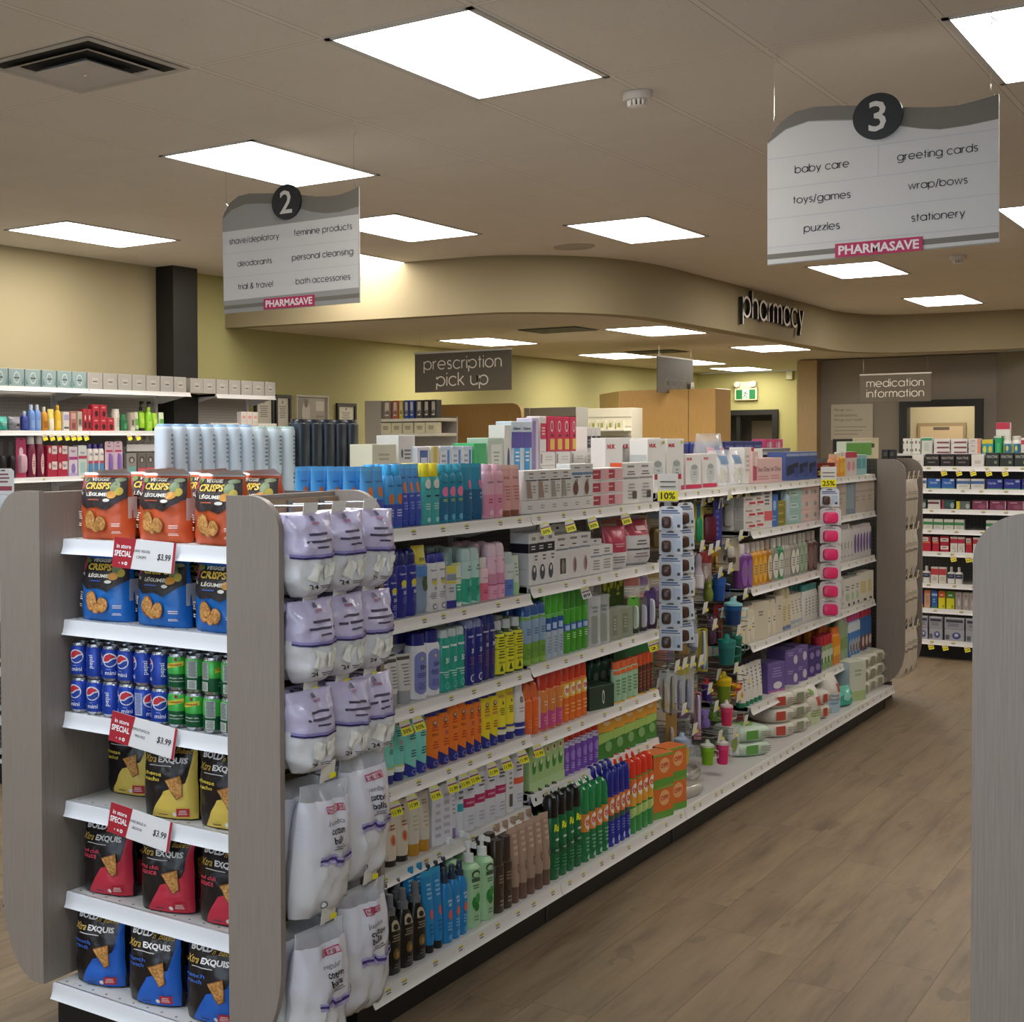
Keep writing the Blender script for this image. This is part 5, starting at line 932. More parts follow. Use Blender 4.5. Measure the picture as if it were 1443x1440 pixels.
K('c_base', carton, 'nail_care_carton', 'low white carton under the pictured cartons', 'carton', .09, .045, '#dfddda', [('r', -.25, .35, .25, .62, '#9a9796'), ('r', -.18, .42, .18, .55, '#dfddda')])
K('c_pinkst', carton, 'bandage_carton', 'pink and white carton', 'carton', .09, .049, '#e2d9d8', [('r', -.95, .15, 0, .85, '#b5434f'), ('l', -.85, .4, -.2, .6, 1, '#e6c9cb'), ('r', .05, .1, .95, .9, '#e3b3b8')])
K('c_clip', carton, 'clip_strip_carton', 'white strip pack with orange side', 'carton', .05, .165, '#dddbd9', [('r', -.4, .88, .4, .93, '#8c8988'), ('r', -.9, .6, .9, .65, '#9a9897'), ('l', -.5, .68, .6, .8, 2, '#6f6c6c'), ('l', -.4, .1, .6, .5, 5, '#a8a5a4'), ('r', .2, .12, .7, .3, '#55524f')], side=[(-1, 0, 1, 1, '#d8552e')])
row('X', -2.135, 1.412, 'top shelf, bug spray bay', [('c_base', 6, 741, 838), ('c_pic', 2, 742, 776, {'dz': .0465}), ('c_pic2', 2, 777, 807, {'dz': .0465}), ('c_hand', 2, 808, 837, {'dz': .0465}), ('c_pinkst', 2, 838, 878, {'l': 3}), ('c_clip', 2, 880, 920)], .12)
K('c_navy', carton, 'cold_pack_carton', 'white carton with navy band and oval picture', 'carton', .075, .185, '#dcdbdb', [('r', -1, .62, 1, .8, '#22222f'), ('l', -.6, .66, .4, .76, 2, '#c8c6cb'), ('r', -.4, .86, .4, .92, '#8c8988'), ('e', .1, .24, .5, .15, '#4a4f5c'), ('e', .1, .3, .2, .05, '#dcdbdb'), ('l', .1, .45, .8, .58, 2, '#77757a')], side=[(-1, .62, 1, .8, '#22222f'), (-.8, .3, .8, .32, '#c2c2c6')], tab=True)
K('c_wrist', carton, 'brace_carton', 'white carton with dark support picture', 'carton', .07, .165, '#dad8d6', [('r', -.5, .88, .5, .93, '#8c8988'), ('r', -.8, .66, .9, .7, '#8796a6'), ('r', -.2, .14, .6, .48, '#55524e'), ('e', .2, .3, .2, .16, '#8d867e'), ('l', -.4, .74, .5, .8, 1, '#6a6768')], tab=True)
K('c_leg', carton, 'brace_carton', 'white carton with pinkish support picture', 'carton', .07, .165, '#dad8d6', [('r', -.5, .88, .5, .93, '#8c8988'), ('r', -.8, .66, .9, .7, '#8796a6'), ('e', .15, .3, .3, .18, '#b59a97'), ('e', .2, .3, .12, .14, '#7c6668'), ('l', -.4, .74, .5, .8, 1, '#6a6768')], tab=True)
K('c_small', carton, 'brace_carton', 'small white carton standing before the red pouches', 'carton', .05, .105, '#dcdad8', [('r', -.8, .6, .9, .66, '#8796a6'), ('l', -.4, .7, .5, .9, 2, '#77757a'), ('l', -.5, .1, .6, .5, 4, '#9d9a99')], tab=True)
K('red_lean', bag, 'first_aid_pouch', 'red first aid pouch, leaning', 'first aid kit', .06, .17, (M('#dad6d6', .3), M('#b8455a', .25), M('#a83d50')), [('l', -.5, .12, .5, .3, 3, '#8a8688'), ('l', -.4, .5, .4, .6, 2, '#d9a0aa')], split=.38, crink=.002)
K('red_kit', bag, 'first_aid_bag', 'red zip first aid bag with white label', 'first aid kit', .09, .185, (M('#c9c6c8', .3), M('#b03f52', .22), M('#8f3040')), [('r', -.85, .06, .85, .62, '#d8d5d6'), ('l', -.4, .42, .4, .56, 2, '#6d686c'), ('r', -.8, .33, .8, .37, '#55525a'), ('l', -.5, .15, .5, .28, 2, '#8d888c'), ('r', -.2, .76, .5, .86, '#d8a9b2')], split=.66, crink=.002)
row('X', -2.135, 1.158, 'second shelf, bug spray bay', [('c_navy', 3, 748, 783), ('c_wrist', 1, 784, 802), ('c_leg', 2, 803, 833), ('c_small', 2, 834, 864), ('red_lean', 1, 865, 886, {'t': .3}), ('red_kit', 1, 888, 925, {'t': .2})], .12)
K('bg_spray', spraycan, 'insect_spray', 'blue-green pump insect spray bottle', 'insect repellent', .045, .215, '#74a343', '#3a5f9e', [('r', -1, .45, 1, 1, '#8fa9c4'), ('l', -.4, .6, .6, .75, 3, '#4d6a92'), ('r', -1, .0, 1, .12, '#86b24a'), ('l', -.4, .2, .6, .35, 2, '#557e33')], cf=.2)
K('gr_blue', spraycan, 'insect_spray', 'green spray can, blue label', 'insect repellent', .05, .235, '#b9c6d2', '#4fb02e', [('r', -1, .62, 1, .92, '#24549f'), ('r', -.6, .66, .1, .8, '#b8cde8'), ('r', -1, .92, 1, 1, '#5cb92e'), ('l', -.5, .1, .6, .5, 6, '#8193a6')], cf=.32, dome=False)
K('gr_tall', spraycan, 'insect_spray', 'tall bright green insect spray can', 'insect repellent', .055, .25, '#4aa22f', '#3f8f2d', [('r', -.8, .5, .95, .66, '#2a5ba8'), ('r', -.5, .52, .4, .63, '#a9c2e2'), ('l', -.4, .3, .6, .45, 3, '#a9d08a')], cf=.34)
K('cl_case', carton, 'zapper_pack', 'clear boxed bug repeller pack', 'insect repellent', .06, .19, CLEAR2, [('r', -.5, .05, .5, .6, '#8d968c'), ('l', -.4, .65, .6, .8, 2, '#6c7a78')])
K('gn_card', hangcard, 'repeller_card', 'tall dark green card with two yellow discs', 'insect repellent', .05, .27, '#44601f', [('e', -.5, .72, .32, .1, '#c9cf3f'), ('e', .5, .75, .32, .1, '#c9cf3f'), ('e', .05, .64, .2, .05, '#b9bf3a'), ('l', -.3, .5, .4, .58, 1, '#c9cf3f'), ('r', -.95, .05, .95, .4, '#3c5628')], blister='#8f9488', bshape=(0, .2, .5, .18))
K('gy_box', carton, 'repeller_carton', 'small sage grey repeller carton', 'insect repellent', .05, .12, '#8d9482', [('r', -.3, .15, .3, .8, '#79806e'), ('l', -.2, .3, .2, .7, 4, '#a9b09c')])
K('gn_bl', hangcard, 'bite_relief_card', 'lime card with slim white stick', 'insect repellent', .02, .15, '#5fae3c', [('r', -.9, .0, .9, .18, '#2e3a2a')], blister='#dfe2da', bshape=(.1, .45, .18, .32))
K('gp_bl', hangcard, 'bite_relief_card', 'grey card with slim white stick', 'insect repellent', .02, .14, '#6c6a66', [('r', -.9, .0, .9, .12, '#2e2a34')], blister='#dcdce0', bshape=(.1, .45, .2, .34))
K('pu_bl', hangcard, 'bite_relief_card', 'purple card with slim white stick', 'insect repellent', .02, .16, '#503a78', [('r', -.9, .0, .9, .12, '#2a2238')], blister='#dcdce0', bshape=(.1, .45, .2, .34))
row('X', -2.135, .882, 'third shelf, bug spray bay', [('bg_spray', 3, 741, 772, {'r': 2}), ('gr_blue', 3, 773, 799, {'r': 2}), ('gr_tall', 4, 800, 833, {'r': 2}), ('cl_case', 2, 834, 859), ('gn_card', 1, 860, 886, {'set': .09}), ('gy_box', 2, 861, 891), ('gn_bl', 1, 892, 903), ('gp_bl', 1, 904, 914), ('pu_bl', 1, 915, 926)], .22)
OFFD = lambda b='#f3b52a': [('r', -1, .6, 1, .95, b), ('e', .1, .78, .62, .14, '#e9e2d6'), ('t', 'OFF!', .12, .78, .12, {'w': 1.0, 'b': .05}, '#cf3a1f')]
K('or_bot', bottle, 'insect_lotion_bottle', 'plain orange repellent bottle', 'insect repellent', .045, .185, '#e0662a', '#df6a30', [('l', -.4, .2, .5, .45, 3, '#f0894a')], cf=.3, cw=.8, style='dome')
K('pk_box', spraycan, 'insect_spray', 'pink and orange spray, red cap', 'insect repellent', .05, .215, '#d9803c', '#cf3f26', [('r', -.97, .05, .97, .45, '#c4487f'), ('l', -.3, .14, .6, .36, 3, '#dd86ab'), ('r', -.97, .0, -.7, .85, '#d9cfd2'), ('r', .75, .0, .97, .85, '#d9cfd2'), ('l', -.4, .6, .5, .75, 2, '#ecb98a')], cf=.32)
K('or_off', spraycan, 'insect_spray', 'orange spray can, yellow badge', 'insect repellent', .05, .215, '#e2702c', '#d94524', OFFD('#eeb83a') + [('l', -.5, .18, .6, .45, 3, '#f3a256')], cf=.3)
K('dk_disp', carton, 'display_box', 'dark green open display box of spray bottles', 'insect repellent', .1, .09, '#1f3a2c', [('e', .1, .5, .1, .3, '#cfd6cf'), ('e', .1, .5, .06, .2, '#2f5a44')])
K('dk_bot', bottle, 'insect_spray_bottle', 'dark green sprayer in display box', 'insect repellent', .04, .2, '#2a5a45', '#141413', [('e', .1, .6, .5, .14, '#8d867a'), ('l', -.4, .2, .5, .4, 3, '#7fa08e')], cf=.3, cw=.6, style='spray')
K('gn_disp', carton, 'display_header', 'green card display back standing behind orange pens', 'insect repellent', .02, .24, '#1d6a3a', [('r', -1, .0, 1, .5, '#2b7a48')])
K('pen_o', bottle, 'bite_pen', 'mint repellent pen with orange top', 'insect repellent', .025, .16, '#9fc5a4', '#d8663a', [('r', -.9, .84, .9, .96, '#e0703a'), ('l', -.5, .2, .5, .7, 5, '#5d8a68')], cf=.18, cw=.9, sh=.04)
K('pen_b', bottle, 'bite_pen', 'brown repellent pen with orange top', 'insect repellent', .025, .16, '#5c2c20', '#d5552e', [('l', -.5, .2, .5, .8, 5, '#94604a')], cf=.28, cw=.9, sh=.04)
row('X', -2.135, .63, 'fourth shelf, bug spray bay', [('or_bot', 2, 744, 763, {'r': 2}), ('pk_box', 3, 764, 796), ('or_off', 4, 797, 831, {'r': 2}), ('dk_disp', 1, 834, 868), ('dk_bot', 3, 836, 867, {'set': .11}), ('gn_disp', 1, 868, 921, {'set': .12}), ('pen_o', 4, 869, 901), ('pen_b', 4, 902, 923)], .22)
K('lg_box', carton, 'repellent_carton', 'pale green plant repellent carton', 'insect repellent', .06, .165, '#a9c987', [('e', .1, .8, .4, .08, '#e3e2cf'), ('e', .15, .8, .25, .05, '#b8503a'), ('e', .1, .5, .42, .14, '#3f8a3a'), ('e', .2, .58, .2, .06, '#cfe0b4'), ('r', -1, 0, 1, .2, '#b8d49a')])
K('pu_b', spraycan, 'insect_spray', 'purple insect spray with red cap', 'insect repellent', .05, .19, '#7d54b4', '#cf3a28', [('r', -1, .84, 1, 1, '#d7cfe2'), ('e', .1, .55, .55, .16, '#9c78cc'), ('l', -.4, .15, .5, .35, 3, '#b79fdc'), ('t', 'OFF!', .1, .92, .08, {'w': .9}, '#5a3a90')], cf=.34)
K('gy_ct', carton, 'coil_carton', 'green carton with orange-yellow top half', 'insect repellent', .07, .205, '#3f8336', [('r', -1, .5, 1, 1, '#e3a43a'), ('e', .1, .74, .5, .12, '#e8d3a0'), ('t', 'OFF!', .1, .74, .09, {'w': .85, 'b': .04}, '#c84a26'), ('p', [(-.9, .28), (.9, .36), (.9, .5), (-.9, .48)], '#9ec466'), ('e', .3, .22, .4, .1, '#7fae6e')], side=[(-1, 0, 1, .5, '#2d6428'), (-1, .5, 1, 1, '#3f6a2a')])
row('X', -2.135, .43, 'fifth shelf, bug spray bay', [('lg_box', 5, 749, 796, {'r': 1}), ('pu_b', 6, 797, 847, {'r': 2}), ('gy_ct', 5, 848, 925)], .2)
K('raid', spraycan, 'insect_killer_can', 'dark green insect killer can', 'insect killer', .065, .29, '#146a3c', '#121413', [('t', 'Raid', .25, .84, .12, {'w': 1.35, 'b': .045, 'sh': .1}, '#e9f02a'), ('l', -.4, .6, .7, .68, 1, '#bcd6c4'), ('r', -1, .42, 1, .52, '#0f5230'), ('l', -.4, .44, .6, .5, 1, '#8fb8a0'), ('l', -.5, .15, .6, .36, 4, '#3f8a62')], cf=.26)
K('g_off', spraycan, 'insect_spray', 'green spray can, orange badge', 'insect repellent', .055, .27, '#1f7c48', '#1b8a4a', OFFD('#e88a36') + [('l', -.4, .2, .5, .5, 4, '#6bb08a'), ('e', .2, .1, .35, .05, '#9cc9ae')], cf=.32)
K('n_off', spraycan, 'insect_spray', 'royal blue spray can, orange badge', 'insect repellent', .055, .29, '#2733a0', '#20288c', OFFD('#e07a36') + [('r', -1, .5, 1, .6, '#3b5a52'), ('l', -.4, .25, .5, .45, 4, '#6d76c8'), ('e', .2, .12, .35, .06, '#aab0e4')], cf=.32)
K('o_off', spraycan, 'insect_spray', 'green and orange spray, red cap', 'insect repellent', .06, .285, '#3c9a4c', '#e03a22', [('r', -1, .5, 1, .98, '#e7a53a'), ('r', -1, .72, 1, .98, '#df6a2c'), ('e', .1, .78, .62, .13, '#ece4d4'), ('t', 'OFF!', .12, .78, .1, {'w': 1.0, 'b': .05}, '#cf3a1f'), ('p', [(-.9, .26), (.9, .4), (.9, .52), (-.9, .44)], '#b8d47c')], cf=.24)
K('o_box', carton, 'lantern_carton', 'orange and green repellent lantern carton', 'insect repellent', .08, .13, '#d9702c', [('e', .1, .62, .5, .24, '#e8ad76'), ('t', 'OFF!', .1, .62, .16, {'w': .8, 'b': .04}, '#c23c1c'), ('r', -1, 0, 1, .22, '#5a9a3a'), ('r', -1, .92, 1, 1, '#7aa842')], side=[(-1, 0, 1, 1, '#1d2016')])
row('X', -2.03, .145, 'base deck, bug spray bay', [('raid', 4, 783, 825, {'r': 3}), ('g_off', 4, 826, 862, {'r': 3}), ('n_off', 4, 863, 893, {'r': 4}), ('o_off', 4, 894, 926, {'r': 3}), ('o_box', 2, 928, 966, {'l': 2, 'r': 1})], .22)
# ------------------------------------------------------------------ top of the run: left-hand upper shelf (z 1.51), backs and fronts seen over the top
Z5 = 1.51
K('w_sham', bottle, 'shampoo_bottle', 'tall pale grey shampoo bottle', 'shampoo', .05, .215, '#ccd6de', '#8fb0cf', [('l', -.2, .45, .45, .9, 7, '#74828c'), ('l', -.2, .12, .45, .36, 4, '#8793a0')], cf=.035, cw=.88, sh=.05)
K('w_sham2', bottle, 'conditioner_bottle', 'pale conditioner bottle, flat back printed', 'shampoo', .05, .21, '#c8d0d2', '#a9c4bb', [('l', -.4, .4, .4, .9, 8, '#6a757c'), ('l', -.4, .1, .4, .3, 3, '#6a757c')], cf=.035, cw=.88, sh=.05)
K('d_sham', bottle, 'shampoo_bottle', 'dark charcoal shampoo bottle', 'shampoo', .06, .235, '#2c333a', '#1b1e22', [('l', -.2, .5, .4, .85, 4, '#444c54'), ('r', .1, .06, .5, .26, '#8d949a')], cf=.05, cw=.98, sh=.03, e=4)
row('X', -2.60, Z5, 'left upper shelf, sunscreen bay', [('w_sham', 7, 233, 366), ('w_sham2', 3, 367, 425, {'w': .075})], -.3)
row('X', -2.60, Z5, 'left upper shelf, first and second bays', [('d_sham', 5, 426, 512, {'w': .085})], -.2)
K('cr_bx', carton, 'cosmetic_carton', 'cream carton with tan band', 'carton', .09, .15, '#d9d0b4', [('r', -.8, .12, .9, .42, '#b09058'), ('l', -.6, .6, .5, .8, 2, '#b5aa88')])
K('wh_bx', carton, 'cosmetic_carton', 'white carton with grey print', 'carton', .09, .16, '#dcdad2', [('l', -.4, .45, .5, .7, 3, '#77777a'), ('e', -.6, .6, .12, .1, '#5c5c5e')])
K('wb_bx', carton, 'cosmetic_carton', 'white carton with framed blue panel', 'carton', .09, .14, '#d9dce0', [('r', -.6, .15, .7, .9, '#44609f'), ('r', -.45, .2, .55, .72, '#ccd4e0'), ('l', -.3, .3, .4, .6, 3, '#8796b8')])
K('ye_bx', carton, 'cosmetic_carton', 'narrow yellow and white carton', 'carton', .09, .14, '#d6cfae', [('r', -.5, 0, .6, 1, '#c9b24a')])
K('bl_bx', carton, 'cosmetic_carton', 'white carton with blue stripes', 'carton', .09, .14, '#d8dde2', [('r', .3, 0, .75, 1, '#4b86c4'), ('l', -.8, .4, .1, .8, 3, '#8fa0b0'), ('r', -1, .9, 1, 1, '#b9cde0')])
K('gn_bx', carton, 'cosmetic_carton', 'bright green carton', 'carton', .09, .15, '#3fae6c', [('t', 'nature', -.4, .5, .1, {'rot': 1}, '#2a8a50')])
K('gl_bx', carton, 'cosmetic_carton', 'grey-green carton with pale label', 'carton', .09, .17, '#b5c4b4', [('r', -.6, .2, .7, .85, '#d6d8cf'), ('l', -.4, .35, .5, .7, 4, '#9aa398')])
K('flat_b', carton, 'cosmetic_carton', 'flat pale carton lying in front', 'carton', .12, .05, '#d6d4c2', [('l', -.6, .3, .6, .6, 1, '#a9a58c')])
row('X', -2.46, Z5, 'spine shelf, above the sunscreen tubes', [('cr_bx', 1, 526, 562), ('wh_bx', 1, 563, 588, {'dz': .02, 'set': .02}), ('wb_bx', 1, 589, 608), ('ye_bx', 1, 609, 621), ('bl_bx', 3, 622, 668), ('gn_bx', 1, 669, 688), ('gl_bx', 1, 689, 712)], 0)
K('clair', carton, 'hair_colour_carton', 'blue and violet hair colour carton', 'hair colour', .07, .235, '#c7d4de', [('r', -1, .55, 1, .82, '#5a4fa0'), ('t', 'Clairol', 0, .88, .05, {'w': 1.4, 'b': .02}, '#2b2b58'), ('r', -.5, .12, .6, .55, '#3f9bd4'), ('l', -.4, .3, .5, .5, 3, '#d4e6f2'), ('r', -1, 0, 1, .12, '#7a6fb8')])
K('lav', carton, 'hair_colour_carton', 'narrow lavender hair carton', 'hair colour', .07, .25, '#c9c0d4', [('r', -.9, .1, .1, .95, '#8f7fb4')])
K('redw', carton, 'hair_colour_carton', 'white and red tall carton', 'hair colour', .06, .145, '#dcd5d4', [('r', -.9, .35, .9, .8, '#c8354f'), ('l', -.6, .45, .6, .7, 3, '#e8c6cc')])
K('redy', carton, 'hair_colour_carton', 'crimson hair carton with round badge', 'hair colour', .06, .145, '#c9284f', [('e', .2, .72, .4, .16, '#e6ddda'), ('e', .2, .72, .3, .12, '#b03a4a'), ('r', -.3, .05, .9, .36, '#d8b54a'), ('l', -.2, .38, .8, .5, 1, '#4a1424')])
K('navb', carton, 'hair_colour_carton', 'white hair carton with black band', 'hair colour', .06, .215, '#d9d5d0', [('r', -.9, .58, .9, .82, '#23232f'), ('l', -.5, .63, .5, .76, 2, '#b9b8c0'), ('l', -.5, .2, .5, .45, 3, '#b5b0aa')])
K('longw', carton, 'hair_tool_carton', 'long white carton lying flat', 'hair tool', .09, .055, '#dddcd8', [('r', -.95, .15, -.75, .85, '#8c8a86'), ('l', -.55, .3, .85, .7, 2, '#c2c0bb')])
K('slim_w', carton, 'hair_colour_carton', 'slim white carton with navy swirl', 'hair colour', .07, .22, '#d6d3cd', [('e', .2, .35, .4, .25, '#3a4a80')])
row('X', -2.46, Z5, 'spine shelf, hair colour section', [('slim_w', 1, 713, 722), ('clair', 2, 723, 751), ('lav', 1, 752, 761), ('longw', 1, 762, 827, {'l': 2})], 0)
row('X', -2.46, Z5 + .1125, 'spine shelf, on the long white cartons', [('redw', 1, 762, 772), ('redy', 4, 773, 814)], 0)
row('X', -2.46, Z5, 'spine shelf, right of the crimson cartons', [('navb', 3, 828, 848)], 0)
def tin(w, d, h, c, c2): return bottle(w, w, h, c, c2, [('r', -.9, 0, .95, .38, '#a8476a'), ('r', -.2, .5, .9, .85, '#c4d2d6'), ('l', 0, .58, .8, .8, 2, '#5c7a84')], cf=.08, cw=.99, sh=.03, e=2)
K('tin', tin, 'powder_tin', 'pale teal round powder tin', 'canister', .07, .155, '#86b0b8', '#9dbfc6')
K('nbx', carton, 'diaper_carton', 'large navy carton', 'carton', .14, .165, '#2d3a94', [('r', -.8, .3, .8, .8, '#24307c'), ('e', .3, .4, .4, .25, '#d6719f'), ('r', -1, .94, 1, 1, '#9aa0cf')])
K('nbx2', carton, 'diaper_carton', 'navy carton with pale figure', 'carton', .14, .165, '#28357f', [('r', -.3, .2, .2, .7, '#8fa9c8'), ('e', .3, .6, .3, .14, '#39489c'), ('l', -.8, .75, .8, .88, 1, '#6b78b8')])
K('mag', carton, 'diaper_carton', 'magenta carton', 'carton', .08, .07, '#d6487f', [('e', 0, .5, .3, .3, '#d6c6d4'), ('r', -.8, .3, -.4, .7, '#e58fb0')])
row('X', -2.46, Z5, 'spine shelf, bug spray bay end', [('tin', 4, 850, 896)], 0)
row('X', -2.48, Z5 - .02, 'spine shelf, hanging baby bay', [('nbx', 4, 897, 1006), ('nbx2', 4, 1007, 1075)], 0)
K('nbx3', carton, 'diaper_carton', 'low navy carton under a magenta one', 'carton', .08, .105, '#2a3378', [('r', -.8, .2, .8, .8, '#39427c')])
row('X', -2.48, Z5 - .02, 'spine shelf, beside the navy cartons', [('nbx3', 2, 1080, 1104)], 0)
row('X', -2.48, Z5 + .0865, 'spine shelf, on two navy cartons', [('mag', 2, 1080, 1104)], 0)
# ------------------------------------------------------------------ baby bays: top shelf
NUKT = lambda: [('t', 'NUK', -.35, .86, .075, {'w': .9, 'b': .05}, '#b8202f')]
K('nuk_s', carton, 'baby_bottle_carton', 'white baby carton with red lettering', 'baby bottle', .07, .265, '#dedcd9', NUKT() + [('l', -.6, .35, .4, .6, 3, '#c2c0bf'), ('e', -.6, .4, .1, .05, '#8d8b8a'), ('r', -1, 0, 1, .1, '#c23a52')])
K('nuk_l', carton, 'baby_bottle_carton', 'tall white baby bottle carton with window', 'baby bottle', .09, .225, '#dddbd7', [('t', 'NUK', -.45, .87, .075, {'w': .75, 'b': .05}, '#b8202f'), ('e', .1, .34, .55, .26, '#c3c8c8'), ('r', -.3, .1, .5, .4, '#c3c8c8'), ('e', .1, .52, .42, .06, '#9aa3a2'), ('l', -.1, .3, .4, .42, 2, '#8d9695'), ('r', -1, 0, 1, .09, '#c8365a'), ('e', .7, .93, .14, .03, '#b9c23a')], side=[(-.9, .1, .9, .7, '#b9bdbc')])
K('nuk_m', carton, 'baby_bottle_carton', 'medium white baby bottle carton with window', 'baby bottle', .09, .155, '#dddbd7', [('t', 'NUK', -.5, .86, .08, {'w': .7, 'b': .05}, '#b8202f'), ('e', .1, .42, .55, .3, '#c3c8c8'), ('e', .1, .62, .42, .07, '#9aa3a2'), ('l', -.1, .38, .4, .5, 2, '#8d9695'), ('r', -1, 0, 1, .12, '#c8365a')], side=[(-1, 0, 1, 1, '#c7b9ba')])
row('X', -2.30, 1.412, 'back of top shelf, bug spray bay', [('nuk_s', 4, 858, 931, {'dz': .0})], .1)
K('shelf_talk', carton, 'shelf_card', 'white shelf card with red header', 'price sign', .01, .075, '#dcd9d8', [('r', -1, .7, 1, 1, '#b03a4a'), ('e', 0, .5, .8, .25, '#dcd9d8'), ('r', -.4, .66, .4, .86, '#8d2f3c'), ('l', -.7, .2, .7, .45, 2, '#77737a')])
K('clam', bag, 'baby_feeding_set', 'clear clamshell feeding set', 'baby bottle', .1, .25, (CLEAR2, CLEAR2, CLEAR2), [('e', -.2, .35, .25, .18, '#c7cfd0'), ('e', .3, .3, .22, .16, '#b7c4cc'), ('r', -.7, .55, .7, .72, '#d0a4ac'), ('r', -.2, .58, .2, .75, '#6f8fb8')], crink=.002, gusset=.8)
K('clam2', bag, 'pacifier_set', 'clear pack of white and blue cups', 'baby bottle', .09, .17, (CLEAR2, CLEAR2, CLEAR2), [('e', -.3, .3, .3, .22, '#d8d6cc'), ('e', .35, .3, .28, .2, '#cfd3cb'), ('r', -.5, .6, .6, .85, '#6a88a8')], crink=.002, gusset=.8)
K('redp', carton, 'baby_carton', 'white and red baby carton', 'carton', .08, .18, '#d9d5d0', [('r', .4, 0, 1, 1, '#bf3346'), ('l', -.8, .3, .2, .8, 4, '#b5aca8')])
K('pnk', carton, 'nursing_pad_carton', 'pink nursing pad carton', 'carton', .09, .16, '#dcb9b4', [('r', -.8, .1, .6, .55, '#b8566a'), ('e', .3, .7, .4, .18, '#e8d3cc')])
K('one', carton, 'pregnancy_test_carton', 'blush test carton with script lettering', 'carton', .09, .125, '#dcb8b4', [('t', 'One One', 0, .55, .2, {'w': 1.6}, '#6f5a58'), ('l', -.8, .1, .8, .3, 2, '#c48f8c')])
K('whbk', carton, 'pregnancy_test_carton', 'white carton with black lid band', 'carton', .09, .17, '#d6d2c8', [('r', -.9, .62, .9, .8, '#3a3634'), ('l', -.7, .2, .7, .5, 3, '#a59f94'), ('r', -1, .9, 1, 1, '#8c8a86')])
K('tray', carton, 'test_carton', 'blue test carton with dark diagonal', 'carton', .1, .15, '#4a5c94', [('p', [(-.8, .15), (.8, .35), (.8, .65), (-.8, .5)], '#2a2f48'), ('r', .2, .1, .8, .45, '#38488a'), ('r', -.9, .85, .9, .95, '#9aa8cc')])
row('X', -2.135, 1.447, 'top shelf, hanging baby bay', [('shelf_talk', 1, 929, 956, {'dz': .0}), ], .3)
row('X', -2.17, 1.447, 'top shelf, hanging baby bay', [('nuk_l', 2, 915, 967, {'w': .13}), ('nuk_m', 2, 968, 1013, {'w': .125}), ('clam2', 2, 1014, 1052, {'w': .14}), ('redp', 1, 1053, 1062)], .2)
row('X', -2.32, 1.447, 'top shelf, hanging baby bay, behind', [('clam', 1, 985, 1040, {'w': .24})], .2)
row('X', -2.15, 1.447, 'top shelf, baby bath bay', [('pnk', 1, 1063, 1068.5), ('one', 2, 1069, 1100, {'w': .16}), ], .2)
row('X', -2.28, 1.447, 'top shelf, baby bath bay, behind', [('whbk', 2, 1078, 1112)], .2)
row('X', -2.15, 1.447, 'top shelf, baby bath bay', [('tray', 3, 1112, 1150)], .2)
K('savec', carton, 'save_card', 'red and black SAVE card with yellow letters', 'price sign', .008, .085, '#7a2420', [('r', -1, 0, 1, .62, '#241a14'), ('t', 'SAVE', 0, .34, .3, {'w': 1.6, 'b': .03}, '#e6b62e'), ('l', -.5, .72, .5, .85, 1, '#c9a46a')])
row('X', -2.13, 1.447, 'top shelf, last baby bay', [('savec', 1, 1152, 1176, {'w': .13, 'j': 0})], .6)
K('or_bt', bottle, 'bath_bottle', 'orange baby bath bottle with white cap', 'baby bath', .05, .14, '#e8a526', '#ddd6c8', [('r', -.6, .2, .7, .7, '#efc14a')], cf=.2, cw=.7)
K('peach', bottle, 'bath_bottle', 'peach baby bottle', 'baby bath', .05, .13, '#e0976a', '#e2b08c', [('r', -.6, .2, .7, .7, '#e8b48c')], cf=.2, cw=.7)
K('pkc', carton, 'baby_carton', 'small pink and white carton', 'carton', .06, .14, '#ddd0cc', [('r', -1, .75, 1, 1, '#c84a5a'), ('e', 0, .4, .5, .2, '#d89aa6')])
K('grc', carton, 'baby_carton', 'white and green carton', 'carton', .06, .20, '#cbd6c0', [('r', -1, .55, 1, .95, '#6fb04e'), ('l', -.6, .2, .6, .45, 3, '#9aaf92')])
K('tealc', carton, 'baby_carton', 'pale teal carton', 'carton', .06, .12, '#9cc8c8', [('r', -.7, .3, .7, .8, '#5fa8b4')])
row('X', -2.15, 1.447, 'top shelf, last baby bay', [('peach', 1, 1177, 1184), ('or_bt', 1, 1185, 1193), ('pkc', 2, 1194, 1206), ('tealc', 2, 1207, 1220)], .2)
row('X', -2.27, 1.447, 'top shelf, last baby bay, behind', [('grc', 3, 1196, 1226)], .2)
# ------------------------------------------------------------------ baby bath bays: lower shelves
K('wr', carton, 'cream_carton', 'white and red flat carton', 'carton', .07, .055, '#d9d5d0', [('r', -.2, .3, .8, .5, '#c23a4a'), ('l', -.8, .55, .4, .85, 1, '#a8868a'), ('l', -.6, .1, .3, .25, 1, '#b5a8a8')])
K('wtall', carton, 'cream_carton', 'tall white carton with red base', 'carton', .05, .2, '#d8d5d2', [('r', -1, .18, 1, .42, '#d9686a'), ('l', -.5, .55, .5, .9, 4, '#6a6f7a')])
K('blc', carton, 'cream_carton', 'blue upright carton', 'carton', .05, .165, '#3f6fb8', [('e', .1, .65, .4, .16, '#9fbfe0'), ('l', -.5, .15, .5, .35, 2, '#8db0dc')])
K('olv', carton, 'soap_carton', 'olive soap carton', 'soap', .05, .042, '#8d8434', [('l', -.6, .3, .6, .6, 1, '#c2ba6a')])
K('feath', hangcard, 'bath_brush_pack', 'feather shaped pale blue blister', 'baby bath', .03, .17, '#a9b9c0', [], blister='#b9cfdc', bshape=(0, .5, .7, .45))
